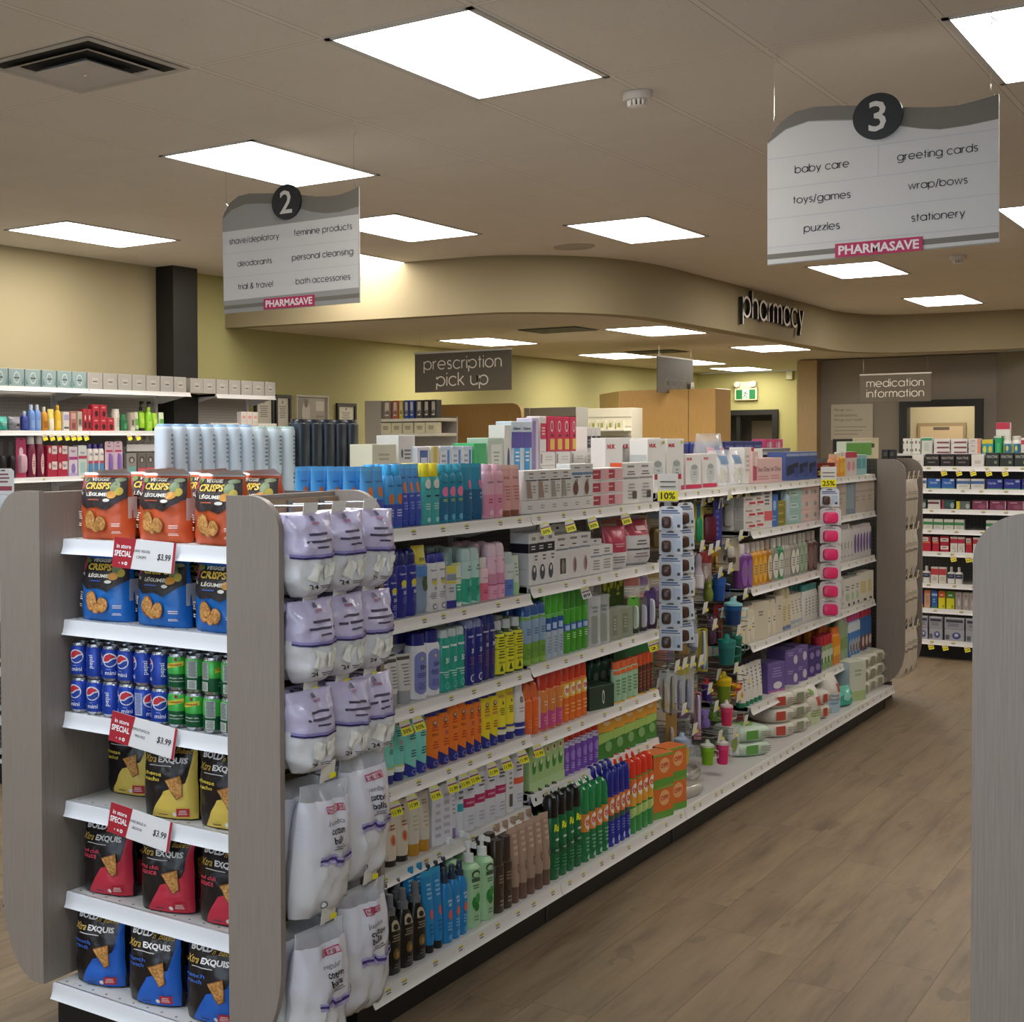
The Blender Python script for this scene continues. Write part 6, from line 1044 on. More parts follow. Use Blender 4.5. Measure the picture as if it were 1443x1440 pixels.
K('mint', carton, 'wipe_carton', 'mint green carton', 'carton', .06, .062, '#9cc0b8', [('r', -.6, .3, .5, .7, '#c4d8d2'), ('l', -.4, .4, .4, .6, 1, '#5f8d86')])
K('blush', carton, 'soap_carton', 'blush soap carton', 'soap', .06, .062, '#d6bcb4', [('r', -.8, .35, .8, .6, '#b9c9c4'), ('e', .4, .5, .2, .2, '#b58a86')])
K('beige', carton, 'baby_towel_pack', 'beige boxed towel pack', 'carton', .08, .2, '#bdb3a6', [('l', -.5, .3, .5, .5, 2, '#a0968a'), ('r', -.9, .6, .9, .66, '#a89e92')])
K('bgrey', carton, 'baby_towel_pack', 'blue-grey boxed pack', 'carton', .08, .2, '#7f909c', [('r', -.7, .15, .7, .85, '#93a4ae')])
row('X', -2.135, 1.222, 'second shelf, baby bath bay', [('wr', 1, 1053, 1076, {'l': 3}), ('wtall', 1, 1077, 1087), ('blc', 1, 1088, 1096), ('olv', 1, 1097, 1106, {'l': 3}), ('feath', 1, 1107, 1112), ('mint', 1, 1113, 1127, {'l': 3}), ('blush', 2, 1128, 1152, {'l': 3})], .2)
row('X', -2.135, 1.222, 'second shelf, last baby bay', [('beige', 1, 1177, 1191), ('bgrey', 1, 1192, 1203), ('beige', 2, 1204, 1230, {'desc': 'beige towel pack right of blue-grey one'})], .2)
def wash(c, cap, lab): return dict(col=c, cap=cap, lab=lab)
def baby_bottle(w, d, h, c, cap, lab, ink='#7d7468'): return bottle(w, d, h, M(c, .18), cap, [('e', .1, .45, .62, .38, lab), ('l', -.25, .3, .5, .6, 4, ink)], cf=.22, cw=.55, sh=.14, style='cap')
for k_, c, cap, lab, desc in (('b_pur', '#6d3a80', '#d6cdd2', '#8d5fae', 'purple baby wash bottle, white pump'), ('b_amb', '#c98a1c', '#d9cfc2', '#e0ac48', 'amber baby shampoo bottle'), ('b_amb2', '#a8701c', '#b9a994', '#dbcdaf', 'amber bottle with cream label'), ('b_grn', '#2f8a58', '#cfd2cc', '#d6ddd2', 'green baby bath bottle'),
        ('b_clr', '#a9a59a', '#c9c4bb', '#bdb8ae', 'clear grey baby bath bottle'), ('b_wht', '#8d8d80', '#d0ccc4', '#dcd9d2', 'clear bottle with white label'), ('b_gry', '#8a9a84', '#c2bcb2', '#9ab49a', 'pale green clear bottle'), ('b_brn', '#6a4a46', '#bdb2aa', '#8a6a68', 'dusky brown baby bottle')):
    K(k_, baby_bottle, 'baby_wash_bottle', desc, 'baby wash', .05, .215, c, cap, lab)
row('X', -2.135, .945, 'third shelf, baby bath bay', [('b_pur', 1, 1048, 1063), ('b_amb', 2, 1064, 1083), ('b_amb2', 1, 1084, 1090), ('b_wht', 1, 1091, 1099), ('b_grn', 1, 1100, 1106), ('b_clr', 3, 1107, 1116), ('b_wht', 2, 1117, 1128, {'desc': 'clear bottle with white label, mid shelf'}), ('b_gry', 2, 1129, 1140), ('b_brn', 2, 1141, 1153)], .3)
K('w_jug', bottle, 'baby_lotion_bottle', 'white baby lotion bottle with black script', 'baby lotion', .06, .215, '#cfcdcc', '#cac8c7', [('t', 'baby', .2, .5, .1, {'rot': 1}, '#3f4046'), ('l', -.1, .1, .5, .2, 1, '#8f8d90')], cf=.1, cw=.6, sh=.1)
K('w_vio', bottle, 'baby_lotion_bottle', 'white baby bottle with violet leaf', 'baby lotion', .05, .2, '#d0ccce', '#cdc9ca', [('e', .1, .5, .45, .32, '#6f5a94')], cf=.08, cw=.8, sh=.06)
row('X', -2.135, .945, 'third shelf, last baby bay', [('w_jug', 2, 1180, 1203), ('w_vio', 4, 1204, 1229)], .25)
K('c_bot', bottle, 'baby_wash_bottle', 'cream baby wash bottle', 'baby wash', .05, .18, '#d2c8b2', '#cfc5ae', [('e', .1, .45, .5, .36, '#ddd5c2'), ('l', -.1, .4, .4, .6, 2, '#6a655c')], cf=.08, cw=.8, sh=.1)
K('c_box', carton, 'baby_wash_carton', 'flat-sided cream baby carton', 'baby wash', .05, .19, '#cfc6b2', [('l', -.3, .6, .4, .75, 2, '#6f6a60')])
K('c_tub', tube, 'baby_cream_tube', 'white baby cream tube with green cap', 'baby cream', .045, .17, '#d6d2c4', '#cdd0c4', [('l', -.3, .3, .5, .8, 5, '#9c9a8e'), ('r', -1, 0, 1, .12, '#a9b4c2')], cf=.1)
K('c_round', bottle, 'baby_powder_bottle', 'round-topped cream baby bottle', 'baby powder', .06, .225, '#d4c9a8', '#d0c5a2', [('l', -.4, .3, .5, .8, 6, '#a89c74'), ('r', -1, 0, 1, .14, '#6a7fa8')], cf=.28, cw=.9, style='dome')
K('w_stk', bottle, 'baby_lotion_bottle', 'slim white lotion bottle, teal cap', 'baby lotion', .045, .2, '#d5d3cc', '#4a9a94', [('l', -.2, .2, .4, .8, 6, '#8f948f')], cf=.16, cw=.7, sh=.12)
K('w_bx5', carton, 'baby_wipe_carton', 'white baby carton with leaf print', 'carton', .06, .17, '#d7d5ce', [('e', .1, .35, .4, .15, '#a9c2a4'), ('l', -.4, .55, .5, .75, 2, '#7f8480'), ('r', .2, .04, .6, .14, '#46484a')])
K('w_bx6', carton, 'baby_wipe_carton', 'white and yellow baby carton', 'carton', .06, .18, '#d8d5c8', [('r', -.6, .3, .6, .7, '#d2c58c'), ('r', .2, .04, .7, .12, '#46484a')])
row('X', -2.135, .672, 'fourth shelf, baby bath bay', [('c_bot', 3, 1046, 1066), ('c_box', 1, 1067, 1080), ('c_bot', 2, 1081, 1096, {'desc': 'cream baby bottle after the flat carton'}), ('c_box', 1, 1097, 1103, {'desc': 'narrow cream carton by the round bottle'}), ('c_round', 1, 1104, 1117), ('c_tub', 3, 1118, 1134), ('w_stk', 4, 1135, 1154, {'r': 2})], .25)
row('X', -2.135, .672, 'fourth shelf, last baby bay', [('c_tub', 3, 1161, 1176), ('w_jug', 3, 1177, 1191, {'desc': 'slim white bottle with black script'}), ('w_bx5', 3, 1192, 1212), ('w_bx6', 2, 1213, 1229)], .25)
K('wg_tube', tube, 'diaper_cream_tube', 'white diaper cream tube with green cap', 'diaper cream', .045, .2, '#d9d8d2', '#1f7a58', [('l', -.1, .3, .5, .9, 6, '#6f7a74')], cf=.12)
K('p_lg', carton, 'breast_pad_carton', 'large violet carton with white pad', 'carton', .13, .155, '#6d5a9c', [('r', -1, 0, 1, .1, '#b0609a'), ('e', .1, .25, .5, .12, '#d6d2da'), ('l', -.6, .5, .6, .85, 4, '#9a8cc4')])
K('p_md', carton, 'breast_pad_carton', 'violet carton with white corner', 'carton', .1, .095, '#6b5a9a', [('e', .5, .4, .3, .25, '#cfc9d8'), ('l', -.8, .6, .2, .85, 2, '#a599cc')])
K('p_sm', carton, 'breast_pad_carton', 'small dark violet carton', 'carton', .09, .075, '#47397c', [('e', .3, .5, .4, .25, '#8d7fb4')])
K('rd_top', bottle, 'baby_food_pouch', 'green pouch with red cap', 'baby food', .06, .19, '#8aa878', '#b8283a', [('r', -.7, .3, .8, .8, '#c9d2c0'), ('e', .1, .4, .4, .15, '#5f8a4a')], cf=.3, cw=.95)
K('or_dr', bottle, 'baby_food_bottle', 'orange drink bottle', 'baby food', .05, .21, '#dd8a1f', '#e0782a', [('r', -.6, .3, .7, .6, '#e8b04a')], cf=.18, cw=.7)
K('gn_dr', bottle, 'baby_food_bottle', 'sage clear bottle', 'baby food', .06, .26, '#93a384', '#b4b9a4', [('r', -.6, .3, .7, .6, '#7f9a5c')], cf=.14, cw=.8)
K('bl_dr', bottle, 'baby_formula_bottle', 'blue formula bottle with pink cap', 'baby formula', .055, .25, '#3f7fc2', '#d04a8a', [('r', -.9, .7, .95, .98, '#c9d4dc'), ('e', .1, .3, .6, .22, '#a4aeb8'), ('e', .2, .25, .3, .12, '#7a5a4c')], cf=.16, cw=.85)
K('rb_dr', bottle, 'baby_formula_bottle', 'blue and maroon formula bottle, red cap', 'baby formula', .055, .26, '#2f5f9c', '#b8324a', [('r', -.9, .0, .95, .45, '#6a4a4c'), ('e', .1, .3, .4, .15, '#c9bcb0')], cf=.2, cw=.85)
row('X', -2.135, .367, 'fifth shelf, baby bath bay', [('wg_tube', 4, 1049, 1078), ('p_lg', 1, 1083, 1112, {'w': .16}), ('p_md', 1, 1113, 1125, {'l': 2, 'w': .13}), ('p_md', 1, 1126, 1138, {'l': 2, 'w': .13, 'desc': 'violet carton further right'}), ('p_sm', 2, 1140, 1157, {'l': 2})], .25)
row('X', -2.135, .367, 'fifth shelf, last baby bay', [('rd_top', 4, 1158, 1176), ('or_dr', 3, 1177, 1186, {'r': 4}), ('gn_dr', 2, 1187, 1197, {'r': 2}), ('bl_dr', 3, 1198, 1214), ('rb_dr', 3, 1215, 1230)], .25)
def wipes(w, d, h, c, c2, c3):
    # soft pack lying flat: pillow body with a hinged lid on top
    hw, hd = w / 2, d / 2; mb = MB(); m1 = mat_crinkle('wipe_film_' + c.strip('#'), c, .3, .5, 25) if ('wf', c) not in MATS else MATS[('wf', c)]; MATS[('wf', c)] = m1
    mb.loft([(0, hw * .8, hd * .82, 3), (h * .25, hw * .97, hd * .96, 4), (h * .6, hw, hd * .97, 4), (h * .88, hw * .93, hd * .9, 3.5), (h, hw * .7, hd * .7, 3)], m1, n=28)
    out = [('pack', mb.mesh('pack', 50), None)]; l = MB(); l.loft([(h * .96, hw * .42, hd * .5, 2.4), (h * 1.02, hw * .42, hd * .5, 2.4), (h * 1.05, hw * .36, hd * .44, 2.4)], M(c2, .35)); out.append(('lid', l.mesh('lid'), None))
    p = MB(); decals(p, lambda u, v: (u * hw, -hd * .975 - .0012, v * h), [('r', -.5, .2, .1, .8, c3), ('l', .2, .3, .8, .7, 3, '#9a968c')], hw, h); out.append(('printed_label', p.mesh('printed_label'), None)); return out
K('wp_gn', wipes, 'wipes_pack', 'pale green wipes pack with green lid', 'baby wipes', .2, .07, '#bdd2bf', '#6fb24a', '#5f9a48')
K('wp_wr', wipes, 'wipes_pack', 'white wipes pack with red label', 'baby wipes', .2, .075, '#cfcbc0', '#c9c9be', '#b5493c')
K('wp_wh', wipes, 'wipes_pack', 'cream wipes pack', 'baby wipes', .2, .075, '#cdc9bb', '#bfc0b0', '#8a8f7a')
K('wp_bg', bag, 'diaper_bag', 'tall white bag with red label and green base', 'diapers', .14, .2, (mat_crinkle('diaper_film', '#c6cfaa', .3), mat_crinkle('diaper_film_white', '#d2cec6', .3), M('#cfcbc3')), [('r', .0, .5, .8, .72, '#b8503f'), ('l', -.6, .2, .5, .4, 3, '#8fa06a'), ('e', -.2, .85, .3, .08, '#7aa04a')], split=.35, gusset=.9, crink=.006)
K('wp_bg2', bag, 'diaper_bag', 'tall white bag with red label, blue base', 'diapers', .14, .21, (mat_crinkle('diaper_film_blue', '#a9c2d2', .3), mat_crinkle('diaper_film_white2', '#d4d0c8', .3), M('#cfcbc3')), [('r', .1, .55, .85, .75, '#b04a3c'), ('l', -.7, .2, .3, .5, 3, '#7f9ab0')], split=.38, gusset=.9, crink=.006)
K('wp_teal', bag, 'wipes_pack', 'small teal soft pack', 'baby wipes', .1, .11, (M('#3fa894', .25), M('#4ab4a0', .25), M('#3fa894')), [('e', 0, .5, .4, .2, '#8fd0c4')], crink=.006)
K('wp_box', carton, 'diaper_carton', 'pale green and white diaper box', 'diapers', .16, .23, '#cdd3c4', [('l', -.5, .6, .5, .8, 2, '#9aa892'), ('r', -1, 0, 1, .25, '#a9bf86')], side=[(-1, 0, 1, 1, '#bcd0d6')])
row('X', -2.06, .145, 'base deck, baby bath bay', [('wp_gn', 1, 1052, 1098, {'l': 2, 'w': .24}), ('wp_wr', 1, 1105, 1123, {'l': 3, 'set': .02})], .5)
row('X', -2.26, .145, 'base deck, baby bath bay, behind', [('wp_wr', 2, 1040, 1095, {'l': 2, 'desc': 'white wipes pack'})], .2)
row('X', -2.05, .145, 'base deck, baby bath bay', [('wp_wh', 1, 1126, 1147, {'l': 3, 'w': .2}), ('wp_bg', 1, 1148, 1163, {'w': .16})], .3)
row('X', -2.05, .145, 'base deck, last baby bay', [('wp_wr', 1, 1164, 1175, {'l': 2}), ('wp_bg2', 1, 1176, 1190, {'w': .16}), ('wp_teal', 1, 1191, 1204), ('wp_box', 1, 1205, 1220), ('wp_wh', 3, 1221, 1251, {'l': 3, 'w': .16, 'desc': 'crinkled white wipes pack'})], .25)
# ================================================================== END DISPLAY: chips, soda, cotton
DKB = M('#241d1c', .28); SILV = M('#b8b3b0', .3, .5)
def crisp(low, dark, seed, bl):
    veg = [('e', -.78, .84, .1, .11, '#b0485a'), ('e', -.66, .9, .12, .04, '#6a8a3a'), ('e', .62, .8, .16, .08, '#7f8f62'), ('e', .55, .68, .17, .055, '#d8963a'), ('e', .78, .73, .11, .06, '#c9b14a'), ('e', .74, .9, .2, .03, '#8f9c74')]
    d = [('p', [(-.97, .62), (-.5, .47), (.0, .5), (.35, .45), (.97, .63), (.97, .93), (-.97, .93)], dark)] + veg
    d += [('t', 'VEGGIE', -.05, .905, .05, {'w': .75, 'b': .03}, '#e8e2d2'), ('t', 'CRISPS', -.05, .81, .1, {'w': 1.05, 'b': .035}, '#e3c04a'), ('t', "'N", -.72, .695, .05, {'b': .02, 'w': .14}, '#eee8da'), ('t', 'L\u00c9GUME', .0, .69, .065, {'w': .85, 'b': .03}, '#eee8da'), ('l', -.45, .585, .25, .62, 1, bl), ('e', .42, .6, .12, .025, '#e6e0d6')]
    d += [('e', -.22, .3, .24, .155, '#8a4f2a'), ('e', -.22, .305, .215, .14, CRACK), ('e', .2, .25, .2, .12, '#8a4f2a'), ('e', .2, .255, .175, .108, CRACK), ('e', .0, .19, .15, .07, CRACK)]
    return d + [('l', -.92, .3, -.6, .43, 4, '#ecdcd2'), ('l', -.88, .19, -.62, .25, 2, '#ecdcd2'), ('l', .55, .2, .85, .26, 2, '#ecdcd2'), ('l', .55, .1, .85, .14, 2, '#ecdcd2')]
ORB = mat_crinkle('orange_bag_film', '#cf5a30', .3, .35, 22); BLB = mat_crinkle('blue_bag_film', '#1f6fc4', .3, .35, 22); DKF = mat_crinkle('charcoal_bag_film', '#2b2424', .3, .35, 22); BKF = mat_crinkle('black_bag_film', '#1b1517', .28, .35, 22)
LBLW = M('#dcd8d6', .4)
def chipbag(kind, seed):
    if kind == 'or': pr = bag(.185, .1, .187, (ORB, ORB, LBLW), crisp('', '#35292a', seed, '#b8563a'), split=.9, gusset=.75, seed=seed, crink=.005, crimp=.04, bot_w=1.0, top_w=.9)
    elif kind == 'bl': pr = bag(.185, .1, .187, (BLB, BLB, LBLW), crisp('', '#2b2528', seed, '#3a5fb0'), split=.9, gusset=.75, seed=seed, crink=.005, crimp=.04, bot_w=1.0, top_w=.9)
    else:
        tri = {'y': '#dfc35a', 'r': '#c92f45', 'b': '#1f62c4'}[kind]; l1, l2 = {'y': ('cheese', 'nacho'), 'r': ('red chili', 'sauce'), 'b': ('ranch', 'ranch')}[kind]
        ink = {'y': '#e3cb4a', 'r': '#d9415a', 'b': '#3f74d8'}[kind]
        d = [('p', [(-.6, .02), (.96, .02), (.96, .84), (.62, .5), (.3, .44), (-.1, .38)], tri), ('p', [(.72, .6), (.97, .84), (.97, .96), (.86, .96)], tri)]
        d += [('t', 'BOLD', -.42, .92, .085, {'w': .8, 'b': .04}, '#e9e6e4'), ('t', "'n' Baked", .42, .9, .07, {'w': .85, 'sh': .35}, '#c9a64a'), ('t', 'Xtra', -.66, .78, .09, {'w': .5, 'sh': .35}, '#c9a64a'), ('t', 'EXQUIS', .18, .775, .085, {'w': 1.0, 'b': .04}, '#e9e6e4'), ('l', -.8, .69, .3, .71, 1, '#d4d0cd')]
        d += [('t', l1, -.5, .6, .05, {'w': .7, 'b': .01}, ink), ('t', l2, -.5, .53, .05, {'w': .55, 'b': .01}, ink), ('p', [(-.04, .53), (.52, .61), (.56, .33), (.36, .28)], '#7d4a1e'), ('p', [(-.01, .522), (.5, .595), (.53, .34), (.37, .295)], CRACK)]
        d += [('r', .35, .06, .75, .17, '#b8232f'), ('e', .28, .09, .07, .03, '#e3dcd8'), ('l', .4, .08, .7, .15, 3, '#e6c9c6'), ('l', -.3, .06, .1, .09, 1, '#6f5a2a' if kind == 'y' else '#1d2a50')]
        pr = bag(.175, .085, .208, (BKF, BKF, BKF), d, split=.9, gusset=.7, seed=seed, crink=.005, bot_w=.95, top_w=.92)
    if kind in ('or', 'bl'):
        fl = MB(); fl.add([(-.03, -.002, .184), (.088, -.002, .184), (.094, -.036, .2), (-.02, -.042, .193)], [(0, 1, 2, 3)], LBLW); fl.box(.088, .0885, -.02, .02, .06, .12, LBLW); pr.append(('folded_top', fl.mesh('folded_top'), None))
    return pr
def chips(kind, z, spots, desc, where, grp):
    for i, (px, y, rz, extra) in enumerate(spots):
        place(chipbag(kind, i + len(kind) * 3 + int(z * 10)), 'chip_bag', '%s, %s' % (desc, extra), 'chips', (xAt(px, y - .045), y, z + .0008), rz, grp, tilt=random.uniform(-.02, .03))
W1 = ' of the end display'
chips('or', 1.40, [(139, 2.945, .05, 'front left on the top shelf'), (221, 2.945, -.03, 'front middle on the top shelf'), (301, 2.945, -.1, 'front right on the top shelf'), (205, 3.055, .1, 'second row, left, on the top shelf'), (282, 3.06, -.1, 'second row, middle, on top shelf'), (352, 3.06, -.15, 'back right corner of top shelf')], 'orange and charcoal veggie crisps bag', '', 'orange crisps bags on the top shelf')
chips('bl', 1.17, [(139, 2.945, .06, 'front left on second shelf'), (219, 2.945, .0, 'front middle on second shelf'), (302, 2.945, -.05, 'front right on second shelf'), (202, 3.055, .1, 'second row, left, on second shelf'), (283, 3.06, .0, 'second row, right, on second shelf')], 'blue and charcoal veggie crisps bag', '', 'blue crisps bags on the second shelf')
chips('y', .651, [(172, 3.06, .1, 'set back at left on the fourth shelf'), (228, 2.935, .25, 'front middle on the fourth shelf'), (306, 2.94, .1, 'front right on the fourth shelf')], 'black and yellow nacho cracker bag', '', 'yellow cracker bags')
chips('r', .39, [(138, 2.95, .2, 'front left on the fifth shelf'), (222, 2.94, .25, 'front middle on the fifth shelf'), (305, 2.95, .15, 'front right on the fifth shelf'), (190, 3.08, .3, 'second row, left, on fifth shelf'), (258, 3.08, .3, 'second row, right, on fifth shelf')], 'black and red chili cracker bag', '', 'red cracker bags')
chips('b', .145, [(126, 2.91, .2, 'front left on the bottom shelf'), (203, 2.90, .2, 'front middle on the bottom shelf'), (286, 2.90, .18, 'front right on the bottom shelf'), (180, 3.03, .25, 'second row, left, on bottom shelf'), (256, 3.03, .25, 'second row, right, on bottom shelf')], 'black and blue ranch cracker bag', '', 'blue cracker bags')
# soda cans: two layers, three rows deep
def can(kind, turn):
    r, h = .0285, .099; S0 = sec_front([(0, r, r, 2), (h, r, r, 2)], h); mb = MB(); AL = M('#b9bcc2', .25, .9)
    body = M('#1b3fa6', .28, .25) if kind == 'p' else M('#2f9c46', .28, .25)
    mb.loft([(0, r * .78, r * .78, 2), (.004, r * .84, r * .84, 2), (.010, r * .995, r * .995, 2)], AL, 24, cap1=False)
    if kind == 'p': mb.loft([(.010, r * .995, r * .995, 2), (.012, r, r, 2), (.084, r, r, 2), (.091, r * .9, r * .9, 2)], body, 24, cap0=False, cap1=False)
    else: mb.loft([(.010, r * .995, r * .995, 2), (.012, r, r, 2), (.045, r, r, 2), (.046, r, r, 2), (.084, r, r, 2), (.091, r * .9, r * .9, 2)], [M('#0f5a34', .28, .25), M('#0f5a34', .28, .25), M('#0f5a34', .28, .25), M('#45b04a', .28, .25), M('#45b04a', .28, .25)], 24, cap0=False, cap1=False)
    out = [('body', mb.mesh('body'), None)]
    ld = MB(); ld.loft([(.0912, r * .9, r * .9, 2), (.0955, r * .84, r * .84, 2), (h, r * .84, r * .84, 2)], AL, 24, cap1=False); ld.loft([(h - .004, r * .8, r * .8, 2), (h - .0035, r * .79, r * .79, 2)], AL, 24); ld.box(-.006, .006, -.012, .004, h - .0034, h - .002, AL); out.append(('lid', ld.mesh('lid'), None))
    dd = MB()
    def wrap(du):  # shift a drawing round the can by the angle du
        def S(u, v):
            a = u * 1.5 + du; return (r * math.sin(a), -r * math.cos(a), v * h)
        return S
    class Rad(MB): pass
    def dec(items, du):
        m2 = MB(); S = wrap(du); decals(m2, lambda u, v: S(u, v), items, r * 1.5, h)
        for p in m2.v:  # push out along the radius instead of the front axis
            pass
        vs = []
        for x, y, z in m2.v:
            a = math.atan2(x, -(y)); q = r + .0006 if True else r; vs.append((x, y, z))
        return m2, vs
    def radial(items, du):
        # draw flat, then bend
        m2 = MB(); decals(m2, lambda u, v: (u, 0, v), items, r * 1.5, h)
        o = len(dd.v)
        for (x, y, z) in m2.v:
            a = x * 1.5 + du; q = r - y; dd.v.append((q * math.sin(a), -q * math.cos(a), z * h))
        for f, k in zip(m2.f, m2.m): dd.f.append(tuple(i + o for i in f)); dd.m.append(dd.mi(m2.mats[k]))
    if kind == 'p':
        logo = [('e', .0, .62, .52, .2, '#dfe3ee'), ('p', [(-.42, .66), (-.3, .74), (0, .8), (.3, .74), (.4, .7), (.1, .66), (-.15, .58), (-.42, .58)], '#c62a3c'), ('p', [(-.38, .54), (-.1, .55), (.2, .64), (.44, .66), (.42, .54), (.2, .47), (.0, .445), (-.25, .48)], '#1d3c9c'), ('t', 'mini', .05, .26, .11, {'b': .01, 'w': .7}, '#dfe3ee'), ('l', -.25, .34, .1, .37, 1, '#9fb2e6')]
        word = [('t', 'pepsi', .0, .52, .17, {'rot': 1, 'b': .01}, '#dfe3ee')]
        radial(logo, turn); radial(word, turn + 1.75); radial([('r', -.3, .2, .3, .82, '#a9b4d2'), ('l', -.25, .24, .25, .8, 14, '#3a4f9c')], turn + 3.4); radial(logo, turn - 1.75 if False else turn + 4.7)
    else:
        logo = [('p', [(-.6, .6), (.6, .7), (.6, .82), (-.6, .72)], '#d8c23a'), ('t', 'Schweppes', .0, .71, .07, {'w': 1.0, 'b': .02, 'slope': .08}, '#8a2a1a'), ('e', .1, .86, .1, .05, '#8a2a1a'), ('t', 'Ginger Ale', .1, .35, .05, {'w': .9, 'sh': .3}, '#dfeadf'), ('t', 'Soda gingembre', .1, .27, .04, {'w': 1.0, 'sh': .3}, '#dfeadf')]
        radial(logo, turn); radial([('r', -.35, .42, .35, .88, '#a9b2ae'), ('l', -.3, .45, .3, .86, 12, '#4a5a50'), ('r', -.3, .12, .3, .36, '#c9cfc9'), ('l', -.25, .14, .25, .34, 7, '#4a5a50')], turn + 2.0); radial(logo, turn + 4.0)
    out.append(('printed_label', dd.mesh('printed_label'), None)); return out
CANP = [can('p', t) for t in (.0, .5, -1.5, .25, -.9, 2.9)]; CANS = [can('s', t) for t in (.3, -1.7, -2.3, .1)]
TP = [[0, 3, 2, 1, 5, 1, 3], [3, 2, 1, 0, 4, 4, 0]]; TS = [[0, 3, 1, 2, 0], [0, 1, 2, 1, 3]]
pit = .0598; xs = xAt(113, 2.905)
for lev in range(2):
    for rrow in range(3):
        for c in range(10):
            x = xs + c * pit; 
            if x > -2.15: continue
            y = 2.905 + rrow * .0585; p = c < 6; k = ((TP if p else TS)[lev][c % (7 if p else 5) if p else c - 6]) if rrow == 0 else (c + rrow) % 4
            place((CANP if p else CANS)[k % 6 if p else k % 4], 'soda_can', ('blue mini cola can' if p else 'green mini ginger ale can') + ', %s can from left, %s layer%s' % (ORD[c], ('lower', 'upper')[lev], ('', ', second row', ', third row')[rrow]), 'soda can', (x, y, .9068 + lev * .0998), 0, 'mini cola cans' if p else 'mini ginger ale cans')
# ---- slatwall hooks and cotton bags
SX = XC + .357
def hook(y, z, ln, label, tagw=.052, grp='peg hooks on the slatwall', x0=SX, tg=True):
    t = thing('peg_hook', label, 'display hook', (x0, y, z), 0, grp); mb = MB(); mb.tube([(.001, 0, 0), (ln * .9, 0, .004), (ln, 0, .016)], .0026, CHROME); mb.tube([(.001, 0, .03), (ln * .98, 0, .034)], .0022, CHROME); mb.box(.0008, .006, -.012, .012, -.01, .04, GREYM); mb.build('wire', t)
    if tg:
        m2 = MB(); m2.prism([(-tagw * .6, .012), (tagw * .6, .012), (tagw * .6, -.04), (-tagw * .6, -.04)], .0012, TAGW, lambda p, q: (ln + .004 + q - (p[1] - .01) * -.15, p[0], .03 + p[1])); m2.box(ln + .0075, ln + .0085, tagw * .0, tagw * .5, -.0, .012, YEL); m2.box(ln + .004, ln + .0045, -tagw * .4, tagw * .4, -.008, -.004, TAGK); o = m2.build('price_tag', t)
    return t
LAV = mat_crinkle('lavender_film', '#c0b8d4', .2, .6, 26); PUFF = mat_crinkle('cotton_film', '#d9d9dc', .18, .9, 16)
def wedge_bag(seed):
    d = [('l', -.5, .74, .6, .8, 1, '#3c3650'), ('l', -.6, .66, .65, .72, 1, '#3c3650'), ('l', -.3, .6, .5, .645, 1, '#3c3650'), ('r', -.96, .52, .96, .55, '#8d84ba'), ('r', -.96, .495, .96, .52, '#2c2360'), ('t', '24', -.35, .16, .06, {'b': .02, 'w': .3}, '#26262c'), ('l', -.1, .13, .45, .18, 2, '#5a5a62'), ('r', -.1, .885, .2, .915, '#9a6a86'), ('p', [(-.12, .93), (.08, .93), (.05, .98), (-.08, .98)], '#5d566c'),
         ('p', [(-.5, .26), (-.1, .2), (.1, .4), (-.35, .46)], M('#e4e3da', .5)), ('p', [(.15, .24), (.6, .3), (.55, .45), (.1, .42)], M('#e0e0d6', .5))]
    pr = bag(.15, .115, .205, (PUFF, LAV, LAV), d, split=.535, gusset=.35, seed=seed, crink=.009, crimp=.02, bot_w=.62, top_w=.98)
    return pr
def ball_bag(seed, first):
    d = [('r', -.3, .80, .38, .85, '#b0395c'), ('r', -.27, .807, .35, .843, '#d9bcc8'), ('t', 'PHARMASAVE', .04, .825, .028, {'w': .58, 'b': .02}, '#8f2647'), ('t', first, .0, .73, .045, {'w': .62}, '#8a8890'), ('t', 'cotton', .05, .67, .045, {'w': .55, 'b': .02}, '#222128'), ('t', 'balls', .05, .605, .05, {'w': .45, 'b': .02}, '#222128'), ('l', -.2, .53, .4, .565, 2, '#6a6872')]
    for (o_, th, c) in ((.035, .018, '#a79cc9'), (.012, .02, '#3b2f78'), (-.014, .018, '#a79cc9')):
        d.append(('p', [(-.55, .44 + o_), (-.1, .455 + o_), (.0, .425 + o_), (.2, .42 + o_), (.85, .45 + o_), (.85, .45 + o_ + th), (.2, .42 + o_ + th), (.02, .425 + o_ + th), (-.08, .455 + o_ + th), (-.55, .44 + o_ + th)], c))
    d += [('e', -.3, .12, .08, .03, '#3a3a42'), ('e', -.3, .12, .06, .022, '#d9d9dc'), ('t', '100 balls', .5, .14, .02, {'w': .35}, '#4a4a52')]
    pr = bag(.21, .115, .335, (PUFF, FILM, CLEAR2), d, split=.52, gusset=.45, seed=seed, crink=.012, crimp=.11, bot_w=.9, top_w=.88); return pr
rows_ = [(1.478, [(2.885, .0), (3.015, .13), (3.165, .02)], 'top'), (1.268, [(2.885, .05), (3.02, .07), (3.16, .04)], 'second'), (1.05, [(2.885, .0), (3.03, .09), (3.165, .06)], 'third')]
